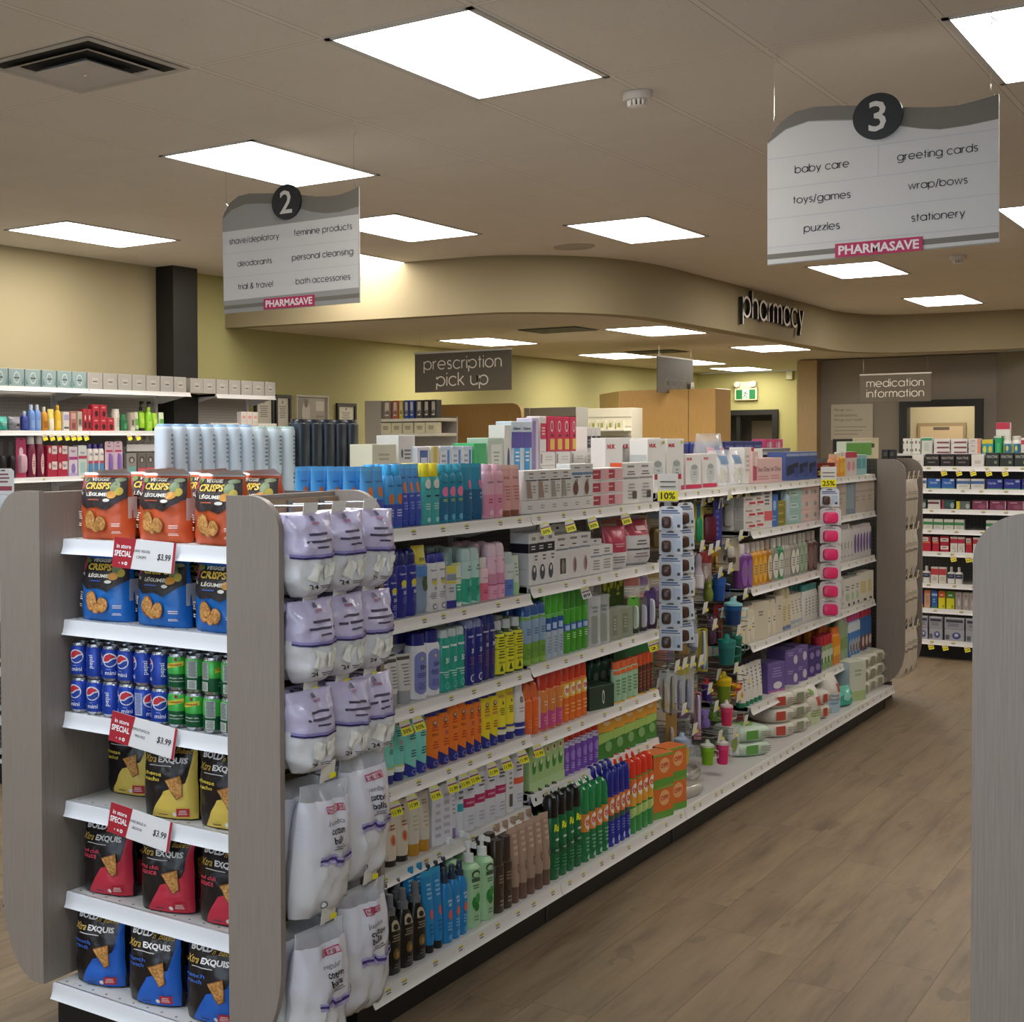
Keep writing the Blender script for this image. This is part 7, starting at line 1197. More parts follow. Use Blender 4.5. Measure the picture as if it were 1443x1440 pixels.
for ri, (z, cs, nm) in enumerate(rows_):
    for ci, (y, q) in enumerate(cs):
        hook(y, z, .15, 'wire peg hook with white tag, %s row, %s from left, slatwall' % (nm, ORD[ci]))
        for dep in range(2):
            x = SX + .115 - dep * .062; place(wedge_bag(ri * 10 + ci * 3 + dep), 'cosmetic_wedge_bag', 'lavender bag of white cosmetic wedges, %s row, %s from left%s' % (nm, ORD[ci], ', behind' if dep else ''), 'cosmetic wedges', (x + .02, y + q * .1, z - .188 - ri * .004), math.pi / 2 - .25, 'cosmetic wedge bags on the slatwall', tilt=0.10, roll=random.uniform(-.06, .06))
for k, (y, z, first, nm) in enumerate(((2.93, .83, 'jumbo', 'upper left'), (3.135, .875, 'jumbo', 'upper right'), (2.93, .475, 'regular', 'lower left'), (3.13, .525, 'jumbo', 'lower right'))):
    hook(y, z, .17, 'wire peg hook with white tag, %s of the cotton ball hooks' % nm)
    for dep in range(2):
        place(ball_bag(50 + k * 3 + dep, first), 'cotton_ball_bag', 'clear bag of white %s cotton balls, %s on the slatwall%s' % (first, nm, ', behind' if dep else ''), 'cotton balls', (SX + .125 - dep * .075, y + dep * -.0, z - .345), math.pi / 2 - .12, 'cotton ball bags on the slatwall', tilt=0.10, roll=random.uniform(-.05, .02))
# far end unit: pale hanging packs in four rows
def pale_pack(seed): return bag(.135, .06, .29, (mat_far, mat_far, mat_far), [('r', -.9, .55, .9, .6, '#8c8478'), ('l', -.6, .66, .6, .74, 2, '#a39a8c'), ('e', .3, .15, .12, .06, '#6c655a')], split=.5, gusset=.5, seed=seed, crink=.004, crimp=.03)
mat_far = mat_crinkle('pale_pack_film', '#d2c8b8', .3, .5, 30)
PP = [pale_pack(k) for k in range(3)]
for r_, z in enumerate((1.42, 1.10, .79, .48)):
    for c in range(3):
        y = 9.53 + c * .135; hook(y, z, .13, 'small peg hook, row %s, %s from left, far end panel unit' % (ORD[r_], ORD[c]), .026, 'peg hooks on the far end unit', SX)
        place(PP[c], 'cotton_pad_pack', 'pale hanging cotton pack, %s row, %s from left, far end panel unit' % (ORD[r_], ORD[c]), 'cotton pads', (SX + .08, y, z - .30), math.pi / 2 - .2, 'pale packs on the far end unit', tilt=.06)
        me = PP[c]
# ================================================================== CLIP STRIPS
def clip_strip(px, X, ztop, zbot, label, n, pk, where, rz):
    y = yAt(px, X); t = thing('clip_strip', label, 'clip strip', (X, y, ztop), rz, 'clip strips'); L = ztop - zbot
    MB().box(-.013, .013, .004, .006, -L, .02, CLEAR2).build('strip', t); mb = MB(); mb.cbox(-.04, .04, -.002, .002, .015, .13, M('#d8d5cf', .4), .0006); mb.build('sign_holder', t)
    mb = MB(); mb.box(-.038, .038, -.004, -.0025, .02, .06, YEL); btext(mb, pk, .028, M('#201d12'), lambda a, b, d: (a, -.0046, .04 + b), .02); mb.box(-.03, .03, -.004, -.0025, .075, .08, TAGK); mb.box(-.03, .03, -.004, -.0025, .095, .1, TAGK); mb.build('printed_price', t)
K('pad_cd', hangcard, 'felt_pad_card', 'white and blue card with brown felt pad', 'felt pads', .02, .098, '#d3d7de', [('r', -.8, .78, .6, .84, '#3d5f94'), ('r', -.8, .7, .8, .74, '#3d5f94'), ('l', -.5, .86, .4, .95, 1, '#4a4a52'), ('r', .2, .1, .85, .6, '#b5c4d6'), ('r', .55, .12, .8, .24, '#35343a')], blister='#4d3630', bshape=(-.38, .33, .42, .25))
K('pink_cd', hangcard, 'pink_clip_card', 'white card with pink blister of little clips', 'hair clips', .02, .092, '#cfc7cc', [('r', -.5, .86, .5, .92, '#8a7f86')], blister='#e8326e', bshape=(0, .42, .72, .34))
clip_strip(941, -2.055, 1.40, .84, 'clip strip of brown felt pad cards beside bug spray bay', 6, '10%', '', .5)
for k in range(6):
    for sd in (0, 1):
        y = yAt(940 if not sd else 958, -2.055); place(proto('pad_cd', .09), 'felt_pad_card', 'white card with brown felt pad, %s from top, %s stack of the strip' % (ORD[k], ('front', 'side')[sd]), 'felt pads', (-2.04 + sd * .0, y + sd * .04, 1.30 - k * .098 + sd * .008), (.35 if not sd else 1.15), 'felt pad cards on the strip', tilt=-.08)
clip_strip(1167, -2.06, 1.385, .66, 'clip strip of bright pink cards before the last baby bay', 6, '25%', '', .5)
for k in range(7):
    y = yAt(1166, -2.06); 
    if k == 0: place(proto('pad_cd', .095), 'clip_strip_header', 'pale blue header card on top of the pink clip strip', 'header card', (-2.05, y, 1.30), .4, None); continue
    place(proto('pink_cd', .105), 'pink_clip_card', 'white card with pink clips, %s from top on the strip' % ORD[k - 1], 'hair clips', (-2.045, y, 1.30 - k * .1), .4, 'pink clip cards on the strip', tilt=-.06)
# ================================================================== HANGING BABY BAY
BX = XC + .0135
def cup(w, d, h, c, c2, lidc): 
    mb = MB(); mb.loft([(0, w * .36, w * .36, 2), (h * .05, w * .38, w * .38, 2), (h * .55, w * .44, w * .44, 2), (h * .72, w * .48, w * .48, 2)], [M(c, .3), M(c, .3), M(c2, .3)], 18); out = [('cup', mb.mesh('cup'), None)]
    l = MB(); l.loft([(h * .7205, w * .5, w * .5, 2), (h * .8, w * .48, w * .48, 2), (h * .86, w * .2, w * .16, 2), (h, w * .12, w * .07, 2)], M(lidc, .3), 18); out.append(('lid', l.mesh('lid'), None))
    hd = MB()
    for s_ in (-1, 1): hd.tube([(s_ * w * .4, 0, h * .6), (s_ * w * .72, 0, h * .55), (s_ * w * .72, 0, h * .3), (s_ * w * .36, 0, h * .25)], w * .05, M(lidc, .3))
    out.append(('handles', hd.mesh('handles'), None)); return out
def brush(w, d, h, c, c2):
    mb = MB(); mb.loft([(0, w * .5, d * .3, 2), (h * .1, w * .55, d * .4, 2), (h * .3, w * .62, d * .45, 2), (h * .5, w * .4, d * .4, 2), (h * .62, w * .3, d * .3, 2), (h * .9, w * .36, d * .3, 2), (h, w * .15, d * .15, 2)], M(c, .3), 14); out = [('brush', mb.mesh('brush'), None)]
    b = MB(); b.loft([(h * .06, w * .42, d * .55, 2.5), (h * .4, w * .42, d * .55, 2.5)], M(c2, .8), 12, cy=-d * .35); out.append(('bristles', b.mesh('bristles'), None)); return out
def toy(w, d, h, c, c2):
    mb = MB(); mb.loft([(0, w * .3, d * .3, 2), (h * .12, w * .48, d * .46, 2), (h * .35, w * .5, d * .5, 2), (h * .55, w * .34, d * .36, 2), (h * .75, w * .42, d * .42, 2), (h * .92, w * .3, d * .3, 2), (h, w * .08, d * .08, 2)], M(c, .35), 16); out = [('body', mb.mesh('body'), None)]
    e = MB()
    for s_ in (-1, 1): e.loft([(h * .85, w * .1, d * .08, 2), (h * .95, w * .14, d * .1, 2), (h * 1.02, w * .06, d * .05, 2)], M(c2, .35), 10, s_ * w * .32)
    e.loft([(h * .58, w * .2, d * .2, 2), (h * .7, w * .22, d * .2, 2)], M(c2, .35), 12, 0, -d * .28); out.append(('ears_and_muzzle', e.mesh('ears_and_muzzle'), None)); return out
def hang(px, py0, py1, X, wpx, fn, name, label, cat, args, d=.05, rz=.6, hk=True, dz=0, hl=None):
    a, b = onX(px, py0, X), onX(px, py1, X); h = a.z - b.z; ppm = F / (a.y * FW.y + a.x * FW.x); w = wpx / ppm
    place(fn(w, d, h, *args), name, label, cat, (X, a.y, b.z + dz), rz, 'hanging baby goods', tilt=0)
    if hk: hook(a.y + .012, a.z + .004, max(.05, X - BX + .05), 'peg hook with white tag holding the ' + (hl or label), .042, 'peg hooks of the hanging baby bay', BX)
CD = lambda c, bl, sh, dec=(): (c, list(dec), bl, sh)
HG = [
 (974, 712, 762, -2.2, 15, hangcard, 'spoon_card', 'yellow card with clear spoon', 'baby spoon', CD('#c9b228', '#d8d2b0', (0, .4, .6, .3))),
 (984, 706, 768, -2.18, 14, hangcard, 'rattle_card', 'card with teal and green rattle', 'baby toy', CD('#b9b35a', '#2a9a6a', (0, .35, .75, .3), [('r', -.4, .6, .4, .95, '#2a7fae')])),
 (999, 715, 768, -2.2, 24, hangcard, 'bib_pack', 'maroon spotted bib on yellow card', 'bib', CD('#b9a02a', '#6a2230', (0, .42, .85, .4), [('l', -.6, .6, .6, .85, 4, '#8a4a50')])),
 (1011, 703, 772, -2.16, 12, hangcard, 'bib_card', 'tall violet blue card', 'baby card', CD('#3f3f94', None, (0, .4, .6, .3), [('l', -.4, .2, .4, .8, 5, '#6a6ac0')])),
 (1025, 700, 748, -2.2, 17, hangcard, 'pacifier_pack', 'clear pack of grey pacifiers', 'pacifier', CD(CLEAR2, '#a9a7a2', (0, .45, .75, .35), [('e', 0, .3, .5, .14, '#4a4a50')])),
 (1037, 700, 745, -2.2, 16, hangcard, 'pacifier_pack', 'clear pacifier pack next to the white cartons', 'pacifier', CD(CLEAR2, '#b5b2ac', (0, .4, .75, .35), [('r', -.6, .1, .5, .3, '#6f6c68')])),
 (972, 775, 838, -2.19, 13, brush, 'hair_brush', 'white baby hair brush', 'brush', ('#c9c0bf', '#e0dcd6')),
 (984, 780, 830, -2.17, 14, brush, 'hair_brush', 'pale lavender baby hair brush', 'brush', ('#b9b0bd', '#dcd8dc')),
 (994, 775, 822, -2.2, 17, bag, 'teether_bag', 'red and clear teether bag', 'teether', ((M('#a08a84', .2), M('#9c3232', .25), M('#9c3232')), [('e', 0, .35, .5, .2, '#c9bdb5')], .6)),
 (1008, 772, 806, -2.2, 9, hangcard, 'thermometer_card', 'narrow amber card', 'baby card', CD('#c98f1e', '#b8a86a', (0, .4, .4, .3))),
 (1027, 760, 804, -2.15, 28, hangcard, 'nursery_card', 'large tan card with two small gadgets', 'baby safety card', CD('#b9ab94', '#c9c2b5', (.1, .6, .4, .2), [('e', .3, .35, .4, .16, '#5a4a3c'), ('e', -.4, .4, .15, .1, '#4a443c')])),
 (1012, 806, 846, -2.16, 22, cup, 'bottle_holder', 'royal blue bottle holder', 'bottle holder', ('#1f4f9c', '#2a62b4', '#2a5aa6'), .06),
 (1033, 842, 880, -2.1, 26, cup, 'rinse_jug', 'deep blue rinsing jug', 'rinse jug', ('#1a3f74', '#1f5f9c', '#8cc8cc'), .08),
 (998, 812, 848, -2.19, 14, toy, 'bath_toy', 'olive green bath toy', 'bath toy', ('#7a8a34', '#a9b45a'), .05),
 (976, 862, 912, -2.15, 14, brush, 'bottle_brush', 'blue-grey curved bottle brush', 'brush', ('#8f96ab', '#c2c6d2'), .06),
 (990, 885, 946, -2.17, 14, hangcard, 'toothbrush_card', 'long yellow card with white toothbrush', 'toothbrush', CD('#c9b83a', '#cfd4de', (.2, .5, .4, .45), [('r', -.2, .05, .9, .25, '#2f7f9c')])),
 (1002, 868, 908, -2.19, 14, toy, 'teether_toy', 'plum coloured teether', 'teether', ('#5a3a54', '#7a5a72'), .05),
 (1012, 870, 906, -2.2, 12, hangcard, 'teether_card', 'brown card with maroon teether', 'teether', CD('#8a5a34', '#5a2230', (0, .4, .6, .35))),
 (1024, 893, 936, -2.1, 26, cup, 'snack_cup', 'large teal snack cup', 'cup', ('#1f6f6c', '#2a8480', '#1f7f74'), .09),
 (1039, 886, 934, -2.14, 14, cup, 'training_cup', 'dark green training cup with handles', 'cup', ('#145a48', '#1a6a54', '#2f8a70'), .06),
 (1018, 852, 870, -2.18, 24, hangcard, 'spoon_card', 'red card with long handle', 'baby spoon', CD('#8a1f2a', None, (0, .4, .6, .3))),
 (936, 944, 1004, -2.17, 14, hangcard, 'comb_card', 'clear comb card, first from left', 'comb', CD(CLEAR2, '#b5aa90', (0, .4, .35, .4), [('r', -.7, .1, .7, .3, '#b8a03a')])),
 (947, 940, 1008, -2.16, 14, hangcard, 'comb_card', 'clear comb card, second from left', 'comb', CD(CLEAR2, '#a59c8a', (0, .4, .35, .42), [('r', -.7, .1, .7, .25, '#b8a03a')])),
 (958, 938, 1004, -2.15, 14, hangcard, 'comb_card', 'clear lavender comb card', 'comb', CD(CLEAR2, '#a6a3b4', (0, .38, .5, .32), [('r', -.8, .8, .8, .98, '#c9bb4a')])),
 (970, 936, 1004, -2.14, 15, hangcard, 'comb_card', 'card with pale blue brush and comb', 'comb', CD('#c9c2b0', '#a3a6bd', (0, .38, .55, .32), [('r', -.8, .8, .1, .98, '#c9bb4a')])),
 (996, 955, 988, -2.18, 16, cup, 'sippy_cup', 'purple sippy cup with red lid', 'cup', ('#3a2a7a', '#4a3a8c', '#b0283a'), .06),
 (1020, 946, 990, -2.12, 22, cup, 'sippy_cup', 'yellow and green tall cup', 'cup', ('#6f8a1e', '#d2b40e', '#e2c40a'), .07),
 (1024, 986, 1022, -2.1, 18, cup, 'sippy_cup', 'hot pink cup with white lid', 'cup', ('#d8305e', '#e04a70', '#d9c9c6'), .06),
 (1038, 962, 985, -2.13, 18, toy, 'bath_toy', 'orange and pink bath toy boat', 'bath toy', ('#d98a1c', '#c93a5c'), .06),
 (983, 975, 1042, -2.15, 10, hangcard, 'brush_card', 'long lavender brush on pink card', 'toothbrush', CD('#c98a9c', '#c2bcd6', (.1, .6, .5, .35))),
 (992, 1000, 1025, -2.16, 17, toy, 'hippo_toy', 'purple hippo shaped toy', 'bath toy', ('#7a63b0', '#9a86c8'), .06),
 (1008, 990, 1016, -2.16, 18, toy, 'teether_toy', 'green and blue teether', 'teether', ('#6fa03a', '#2f6aa8'), .05),
 (961, 1032, 1076, -2.12, 24, cup, 'baby_night_light', 'pale blue round baby light on yellow base', 'baby light', ('#c9b84a', '#b4c4dc', '#a9bcd8'), .08),
 (946, 1004, 1060, -2.16, 15, hangcard, 'clipper_card', 'tan nail clipper card', 'nail clippers', CD('#b58a44', '#b9b0a0', (0, .35, .4, .3))),
 (997, 1042, 1077, -2.1, 20, cup, 'sippy_cup', 'lime green cup with clear lid', 'cup', ('#7fb41e', '#8cc42a', '#c9d2c4'), .07),
 (1018, 1038, 1076, -2.08, 19, cup, 'sippy_cup', 'pink flared cup on white card', 'cup', ('#e02a6e', '#e84a86', '#d9d0cc'), .07),
 (1034, 1020, 1064, -2.12, 16, bag, 'toy_pack', 'clear pack of small green toys', 'baby toy', ((CLEAR2, CLEAR2, CLEAR2), [('e', 0, .4, .5, .25, '#9aa85a'), ('e', .2, .7, .3, .14, '#4a7fb8')], .6))]
for (px, a, b_, X, w, fn, nm, lb, ct, ar, *rest) in HG: hang(px, a, b_, X, w, fn, nm, lb + ', hanging baby bay', ct, ar, rest[0] if rest else .03, .5, True, 0, lb)
rr = random.Random(3); PAL = ['#b9ae9c', '#9c8f84', '#7f8fa6', '#a86a5c', '#6f8a6a', '#c2b35a', '#8a6f94', '#b7b9bd', '#5f7f8f', '#a58a5c']; CN = ['beige', 'taupe', 'slate blue', 'brick', 'sage', 'straw', 'mauve', 'silver', 'teal grey', 'tan']
for r_ in range(4):
    for c in range(7):
        q = (r_ * 7 + c * 3) % 10; y = 5.83 + c * .16; z = 1.16 - r_ * .27
        place(hangcard(.1, .035, .19, CLEAR2 if c % 3 else '#b8ac98', [('r', -.9, .78, .9, .97, PAL[(q + 3) % 10]), ('l', -.6, .62, .6, .74, 2, '#d8d3c8')], PAL[q], (0, .33, .7, .26)), 'baby_pack', 'small pack with %s piece, %s row, %s from left, deep in hanging baby bay' % (CN[q], ORD[r_], ORD[c]), 'baby accessory', (-2.36 + .02 * (c % 2), y, z - .01 * (c % 3)), .9, 'packs deep in the hanging baby bay'); hook(y, z + .19, .1, 'peg hook deep in hanging baby bay, %s row, %s from left' % (ORD[r_], ORD[c]), .03, 'peg hooks of the hanging baby bay', BX)
K('pad_f', carton, 'changing_pad_pack', 'flat grey changing pad pack', 'changing pad', .3, .05, mat_crinkle('grey_pad_film', '#9a958c', .25, .5, 18), [])
def padpack(w, d, h, c): 
    mb = MB(); mb.loft([(0, w * .46, d * .46, 4), (h * .4, w * .5, d * .5, 5), (h * .8, w * .49, d * .49, 5), (h, w * .44, d * .44, 4)], c, 28); return [('pack', mb.mesh('pack', 50), None)]
PADM = mat_crinkle('grey_pad_film2', '#a8a39a', .2, .6, 14)
place(padpack(.24, .3, .05, PADM), 'changing_pad_pack', 'flat grey changing pad pack, lower one on the base deck', 'changing pad', (-2.19, 5.98, .1458), math.pi / 2 - .15, 'changing pad packs'); place(padpack(.22, .24, .055, PADM), 'changing_pad_pack', 'flat grey changing pad pack, upper one behind', 'changing pad', (-2.25, 6.24, .1458), math.pi / 2 + .1, 'changing pad packs')
# ================================================================== FAR CROSS RUN
FY = BYF + .052
K('fw', carton, 'medicine_carton', 'white medicine carton', 'medicine', .07, .085, '#dcd8d0', [('l', -.6, .2, .6, .5, 2, '#a9a59c')])
K('fk', carton, 'medicine_carton', 'black medicine carton with white script', 'medicine', .07, .09, '#211c1c', [('t', 'REACTINE', 0, .68, .2, {'w': 1.6, 'b': .02}, '#a9a19a'), ('l', -.7, .2, .5, .4, 1, '#7a6f6c')])
K('fd', carton, 'medicine_carton', 'dark grey-green medicine carton', 'medicine', .07, .1, '#2d332f', [('t', 'REACTINE', 0, .72, .2, {'w': 1.6, 'b': .02}, '#b5b8ae'), ('r', .3, .2, .7, .4, '#7d8a6f')])
K('fwb', carton, 'medicine_carton', 'white medicine carton with blue band', 'medicine', .06, .075, '#d8d6d0', [('r', -1, .5, 1, .8, '#4a6ba4'), ('l', -.7, .15, .7, .4, 2, '#b0aca4')])
K('fbl', carton, 'medicine_carton', 'blue medicine carton', 'medicine', .06, .075, '#2a5fae', [('t', 'Claritin', -.1, .6, .22, {'w': 1.2}, '#b9cfe6'), ('r', .3, .75, .9, .95, '#c9d6e0'), ('r', -1, 0, 1, .1, '#5a9a6a')])
K('fnv', carton, 'medicine_carton', 'navy medicine carton', 'medicine', .06, .075, '#232f86', [('t', 'Claritin', -.3, .6, .22, {'w': 1.0}, '#b0bfe6'), ('r', .4, .7, .9, .9, '#9fb4d6'), ('r', -1, 0, 1, .1, '#4a8a5c')])
K('ftl', carton, 'medicine_carton', 'teal medicine carton with pink edge', 'medicine', .06, .068, '#33484a', [('r', -1, 0, -.7, 1, '#b83a5c'), ('e', .65, .4, .3, .32, '#9fa8a2'), ('r', -.4, .3, .3, .75, '#26605c')])
K('fyl', carton, 'medicine_carton', 'grey medicine carton with yellow edge', 'medicine', .06, .06, '#5f6864', [('r', -1, 0, -.5, 1, '#d9cc2a'), ('e', .65, .4, .3, .32, '#a9aeaa')])
K('fmw', carton, 'medicine_carton', 'white medicine carton with maroon swoosh', 'medicine', .06, .066, '#d6d0cc', [('r', -1, .55, .8, .8, '#6a3a44')])
K('fma', carton, 'medicine_carton', 'maroon medicine carton', 'medicine', .06, .068, '#7a3350', [('l', -.8, .7, .3, .88, 1, '#d0b0bc'), ('e', .2, .35, .5, .25, '#93506a'), ('r', .82, .1, .95, .95, '#b9a3a8')])
K('fgr', carton, 'medicine_carton', 'white medicine carton with green band', 'medicine', .06, .075, '#d8d6cd', [('r', -1, .42, 1, .72, '#3f8a55'), ('l', -.7, .1, .7, .3, 2, '#b5b2a8')])
K('frd', carton, 'medicine_carton', 'red and white pain relief carton', 'medicine', .06, .11, '#b82338', [('r', -.95, .68, .6, .96, '#dcd6d0'), ('t', 'Motrin', -.2, .82, .12, {'w': 1.0, 'b': .02}, '#3a2a2c'), ('r', -1, .56, .9, .64, '#d98a54')])
K('frs', carton, 'medicine_carton', 'red pain relief carton with white bands', 'medicine', .06, .058, '#b8283c', [('r', -.95, .3, .9, .75, '#dcd6d2'), ('l', -.7, .42, .6, .62, 1, '#4a3034')])
K('frw', carton, 'medicine_carton', 'white carton with red top', 'medicine', .06, .115, '#ddd6cf', [('r', -1, .58, 1, .86, '#c03048'), ('l', -.5, .15, .5, .4, 2, '#b5aea8'), ('e', .4, .08, .12, .04, '#4a3a34')])
K('fbt', bottle, 'saline_bottle', 'white squeeze bottle with navy label', 'medicine', .05, .125, '#dcdad6', '#c9c6c0', [('r', -.97, .45, .97, .82, '#2c3154'), ('l', -.6, .55, .6, .72, 1, '#8f93ae')], cf=.3, cw=.4, sh=.08, e=4)
K('frx', carton, 'medicine_carton', 'white carton with red upper half', 'medicine', .06, .12, '#d9d3c9', [('r', -1, .52, 1, .9, '#c24048'), ('l', -.6, .15, .6, .4, 3, '#b5ac9c')])
for k_, c, dec, ds in (('f1', '#2a3f9c', [('r', -1, 0, 1, .22, '#e0782a'), ('p', [(-.7, .3), (.1, .3), (-.2, .65)], '#d9dce6'), ('l', -.7, .85, .6, .95, 1, '#c9d0e8')], 'navy carton with orange foot'), ('f2', '#c9a084', [('r', -1, .85, 1, 1, '#c9703a'), ('l', -.6, .2, .6, .7, 5, '#b5846a')], 'tan carton with orange top'), ('f3', '#2f5fae', [('r', -1, .72, 1, .84, '#a9c2e2'), ('r', -1, 0, 1, .12, '#3a7a5c'), ('l', -.6, .3, .4, .55, 2, '#a9c2e2')], 'blue carton with pale band'), ('f4', '#e0d42a', [('r', -1, .62, 1, 1, '#c95a2e'), ('l', -.6, .7, .6, .85, 1, '#e6d0c0'), ('r', .3, .08, .6, .2, '#6a5a2a')], 'yellow carton with orange top'), ('f5', '#d2d42f', [('r', -1, .62, 1, 1, '#4f7f3a'), ('l', -.6, .7, .6, .85, 1, '#dce0cc'), ('r', .3, .08, .6, .2, '#5a5a2a')], 'yellow carton with green top'), ('f6', '#a79c98', [('e', .1, .4, .4, .2, '#c9c0bb'), ('l', -.5, .7, .5, .85, 1, '#7a706c')], 'mushroom grey carton')):
    K(k_, carton, 'medicine_carton', ds, 'medicine', .05, .13, c, dec)
K('fs1', carton, 'device_carton', 'silver blood pressure carton', 'medical device', .1, .085, '#9a9aa4', [('r', -.85, .6, .85, .82, '#3a3a48'), ('l', -.8, .2, .6, .5, 2, '#6a6a78'), ('r', -1, .93, 1, 1, '#c9c9cf')])
K('fs2', carton, 'device_carton', 'silver carton with meter picture', 'medical device', .1, .085, '#a3a3ab', [('e', .2, .45, .45, .3, '#4a4f86'), ('e', .2, .5, .2, .14, '#c2c4d2'), ('r', -.9, .1, -.5, .5, '#5a5a66')])
FR = 'far cross run'
row('Y', FY, BZ[0], 'top shelf, far cross run', [('fw', 1, 1284, 1301), ('fk', 3, 1302, 1366), ('fw', 1, 1367, 1386, {'desc': 'white medicine carton after the black ones'}), ('fd', 3, 1387, 1448)])
row('Y', FY, BZ[1], 'second shelf, far cross run', [('fwb', 1, 1287, 1305), ('fbl', 2, 1306, 1345), ('fwb', 2, 1346, 1387, {'desc': 'white medicine carton with blue band, mid row'}), ('fnv', 3, 1388, 1463)])
row('Y', FY, BZ[2], 'third shelf, far cross run', [('ftl', 1, 1288, 1305), ('fmw', 1, 1306, 1325), ('ftl', 1, 1326, 1345, {'desc': 'teal medicine carton with pink edge, mid row'}), ('fyl', 1, 1346, 1367), ('fma', 3, 1368, 1443)])
row('Y', FY, BZ[3], 'fourth shelf, far cross run', [('fgr', 5, 1286, 1358), ('fgr', 2, 1388, 1434, {'desc': 'white green-banded carton beyond the gap'})])
row('Y', FY, BZ[4], 'fifth shelf, far cross run', [('frd', 1, 1294, 1312), ('frd', 1, 1313, 1323, {'desc': 'narrower red and white pain relief carton'}), ('frs', 1, 1324, 1337, {'l': 2}), ('frw', 2, 1338, 1359), ('frd', 1, 1360, 1369, {'desc': 'red carton between two white ones'}), ('frw', 3, 1370, 1402, {'desc': 'white red-topped carton beside the near panel'})])
row('Y', FY, BZ[5], 'sixth shelf, far cross run', [('fbt', 2, 1289, 1310), ('frx', 2, 1311, 1333), ('fbt', 2, 1334, 1356, {'desc': 'white squeeze bottle right of red cartons'})])
row('Y', FY, BZ[6], 'seventh shelf, far cross run', [('f1', 1, 1289, 1301), ('f2', 1, 1302, 1311), ('f3', 1, 1312, 1321), ('f4', 1, 1322, 1332), ('f5', 1, 1333, 1345), ('f6', 4, 1346, 1385)])
row('Y', BYF + .012, BZ[7], 'base deck, far cross run', [('fs2', 1, 1293, 1308), ('fs2', 1, 1309, 1329, {'desc': 'silver carton with blue meter picture'}), ('fs2', 2, 1330, 1390, {'desc': 'wide silver carton in lower row'})])
row('Y', BYF + .012, BZ[7] + .087, 'base deck upper row, far cross run', [('fs1', 1, 1293, 1308), ('fs1', 1, 1309, 1329, {'desc': 'silver carton with navy band'}), ('fs1', 2, 1330, 1390, {'desc': 'wide silver carton in upper row'})])
TY_ = BYF + .145; TZ = 1.5455
K('fbx', carton, 'medicine_carton', 'white carton with small black emblems', 'medicine', .09, .058, '#dbd8cf', [('r', -.15, .3, .15, .7, '#4a4640'), ('r', .7, .3, .95, .6, '#5a564e'), ('r', -.95, .3, -.7, .6, '#5a564e')])
K('fgc', carton, 'medicine_carton', 'tall white carton with green top', 'medicine', .08, .125, '#cdd0c5', [('r', -1, .8, 1, .95, '#3f9a6a'), ('l', -.6, .15, .5, .65, 4, '#b2b5aa')])
K('fst', carton, 'medicine_carton', 'flat white maroon-striped carton', 'medicine', .08, .037, '#dcd6d0', [('r', -.6, .1, .95, .4, '#7a3440')])
K('fsa', carton, 'medicine_carton', 'flat white carton with salmon end', 'medicine', .08, .037, '#d2cac4', [('r', .5, 0, 1, 1, '#dc8a6a'), ('l', -.7, .3, .2, .7, 1, '#a39a94')])
K('fty', carton, 'medicine_carton', 'teal carton with yellow shapes', 'medicine', .08, .105, '#2f9a9c', [('r', -.95, .7, .95, 1, '#d8c23a'), ('e', -.5, .3, .3, .25, '#d8c23a'), ('e', .5, .3, .3, .25, '#d8c23a')])
K('fgb', carton, 'medicine_carton', 'bright green carton', 'medicine', .08, .13, '#2a9c5c', [('r', -1, .9, 1, 1, '#d6d6ca'), ('r', -.4, .1, .5, .6, '#4ab47a')])
K('fvb', bottle, 'vitamin_bottle', 'white vitamin bottle with blue and yellow label', 'vitamins', .07, .13, '#dcdad4', '#d9d6cf', [('r', -.95, .05, .95, .75, '#2f7fae'), ('r', -.95, .05, -.5, .75, '#d8cc4a'), ('e', .2, .4, .3, .2, '#d8cc4a')], cf=.26, cw=.85, sh=.08, e=2)
K('frb', carton, 'medicine_carton', 'white and red carton standing highest', 'medicine', .08, .1, '#d9d4ce', [('r', -1, .5, 1, 1, '#b83048')])
row('Y', TY_, TZ, 'top cap, far cross run', [('fbx', 2, 1271, 1296, {'l': 2}), ('fgc', 1, 1297, 1313), ('fst', 2, 1314, 1362, {'l': 3}), ('fsa', 1, 1363, 1381, {'l': 3}), ('fty', 1, 1382, 1399), ('fgb', 1, 1400, 1410), ('fvb', 2, 1411, 1436), ('frw', 1, 1437, 1450)])
row('Y', TY_ + .11, TZ, 'top cap back row, far cross run', [('fgb', 1, 1398, 1420, {'desc': 'green carton under the red and white one'}), ('fvb', 1, 1422, 1438, {'desc': 'taller vitamin bottle with black cap'})])
row('Y', TY_ + .11, TZ + .1305, 'top of pile, far cross run', [('frb', 1, 1401, 1422)])
for k, (p, wd) in enumerate(((1248, .045), (1257, .045))): place(carton(wd, .04, .06, '#2b2a2a', [('l', -.6, .3, .6, .7, 2, '#6a6866')]), 'battery_carton', 'tiny black carton, %s of two, atop the far end unit' % ORD[k], 'carton', (xAt(p, 9.66), 9.66, 1.5358), 0, 'tiny black cartons')
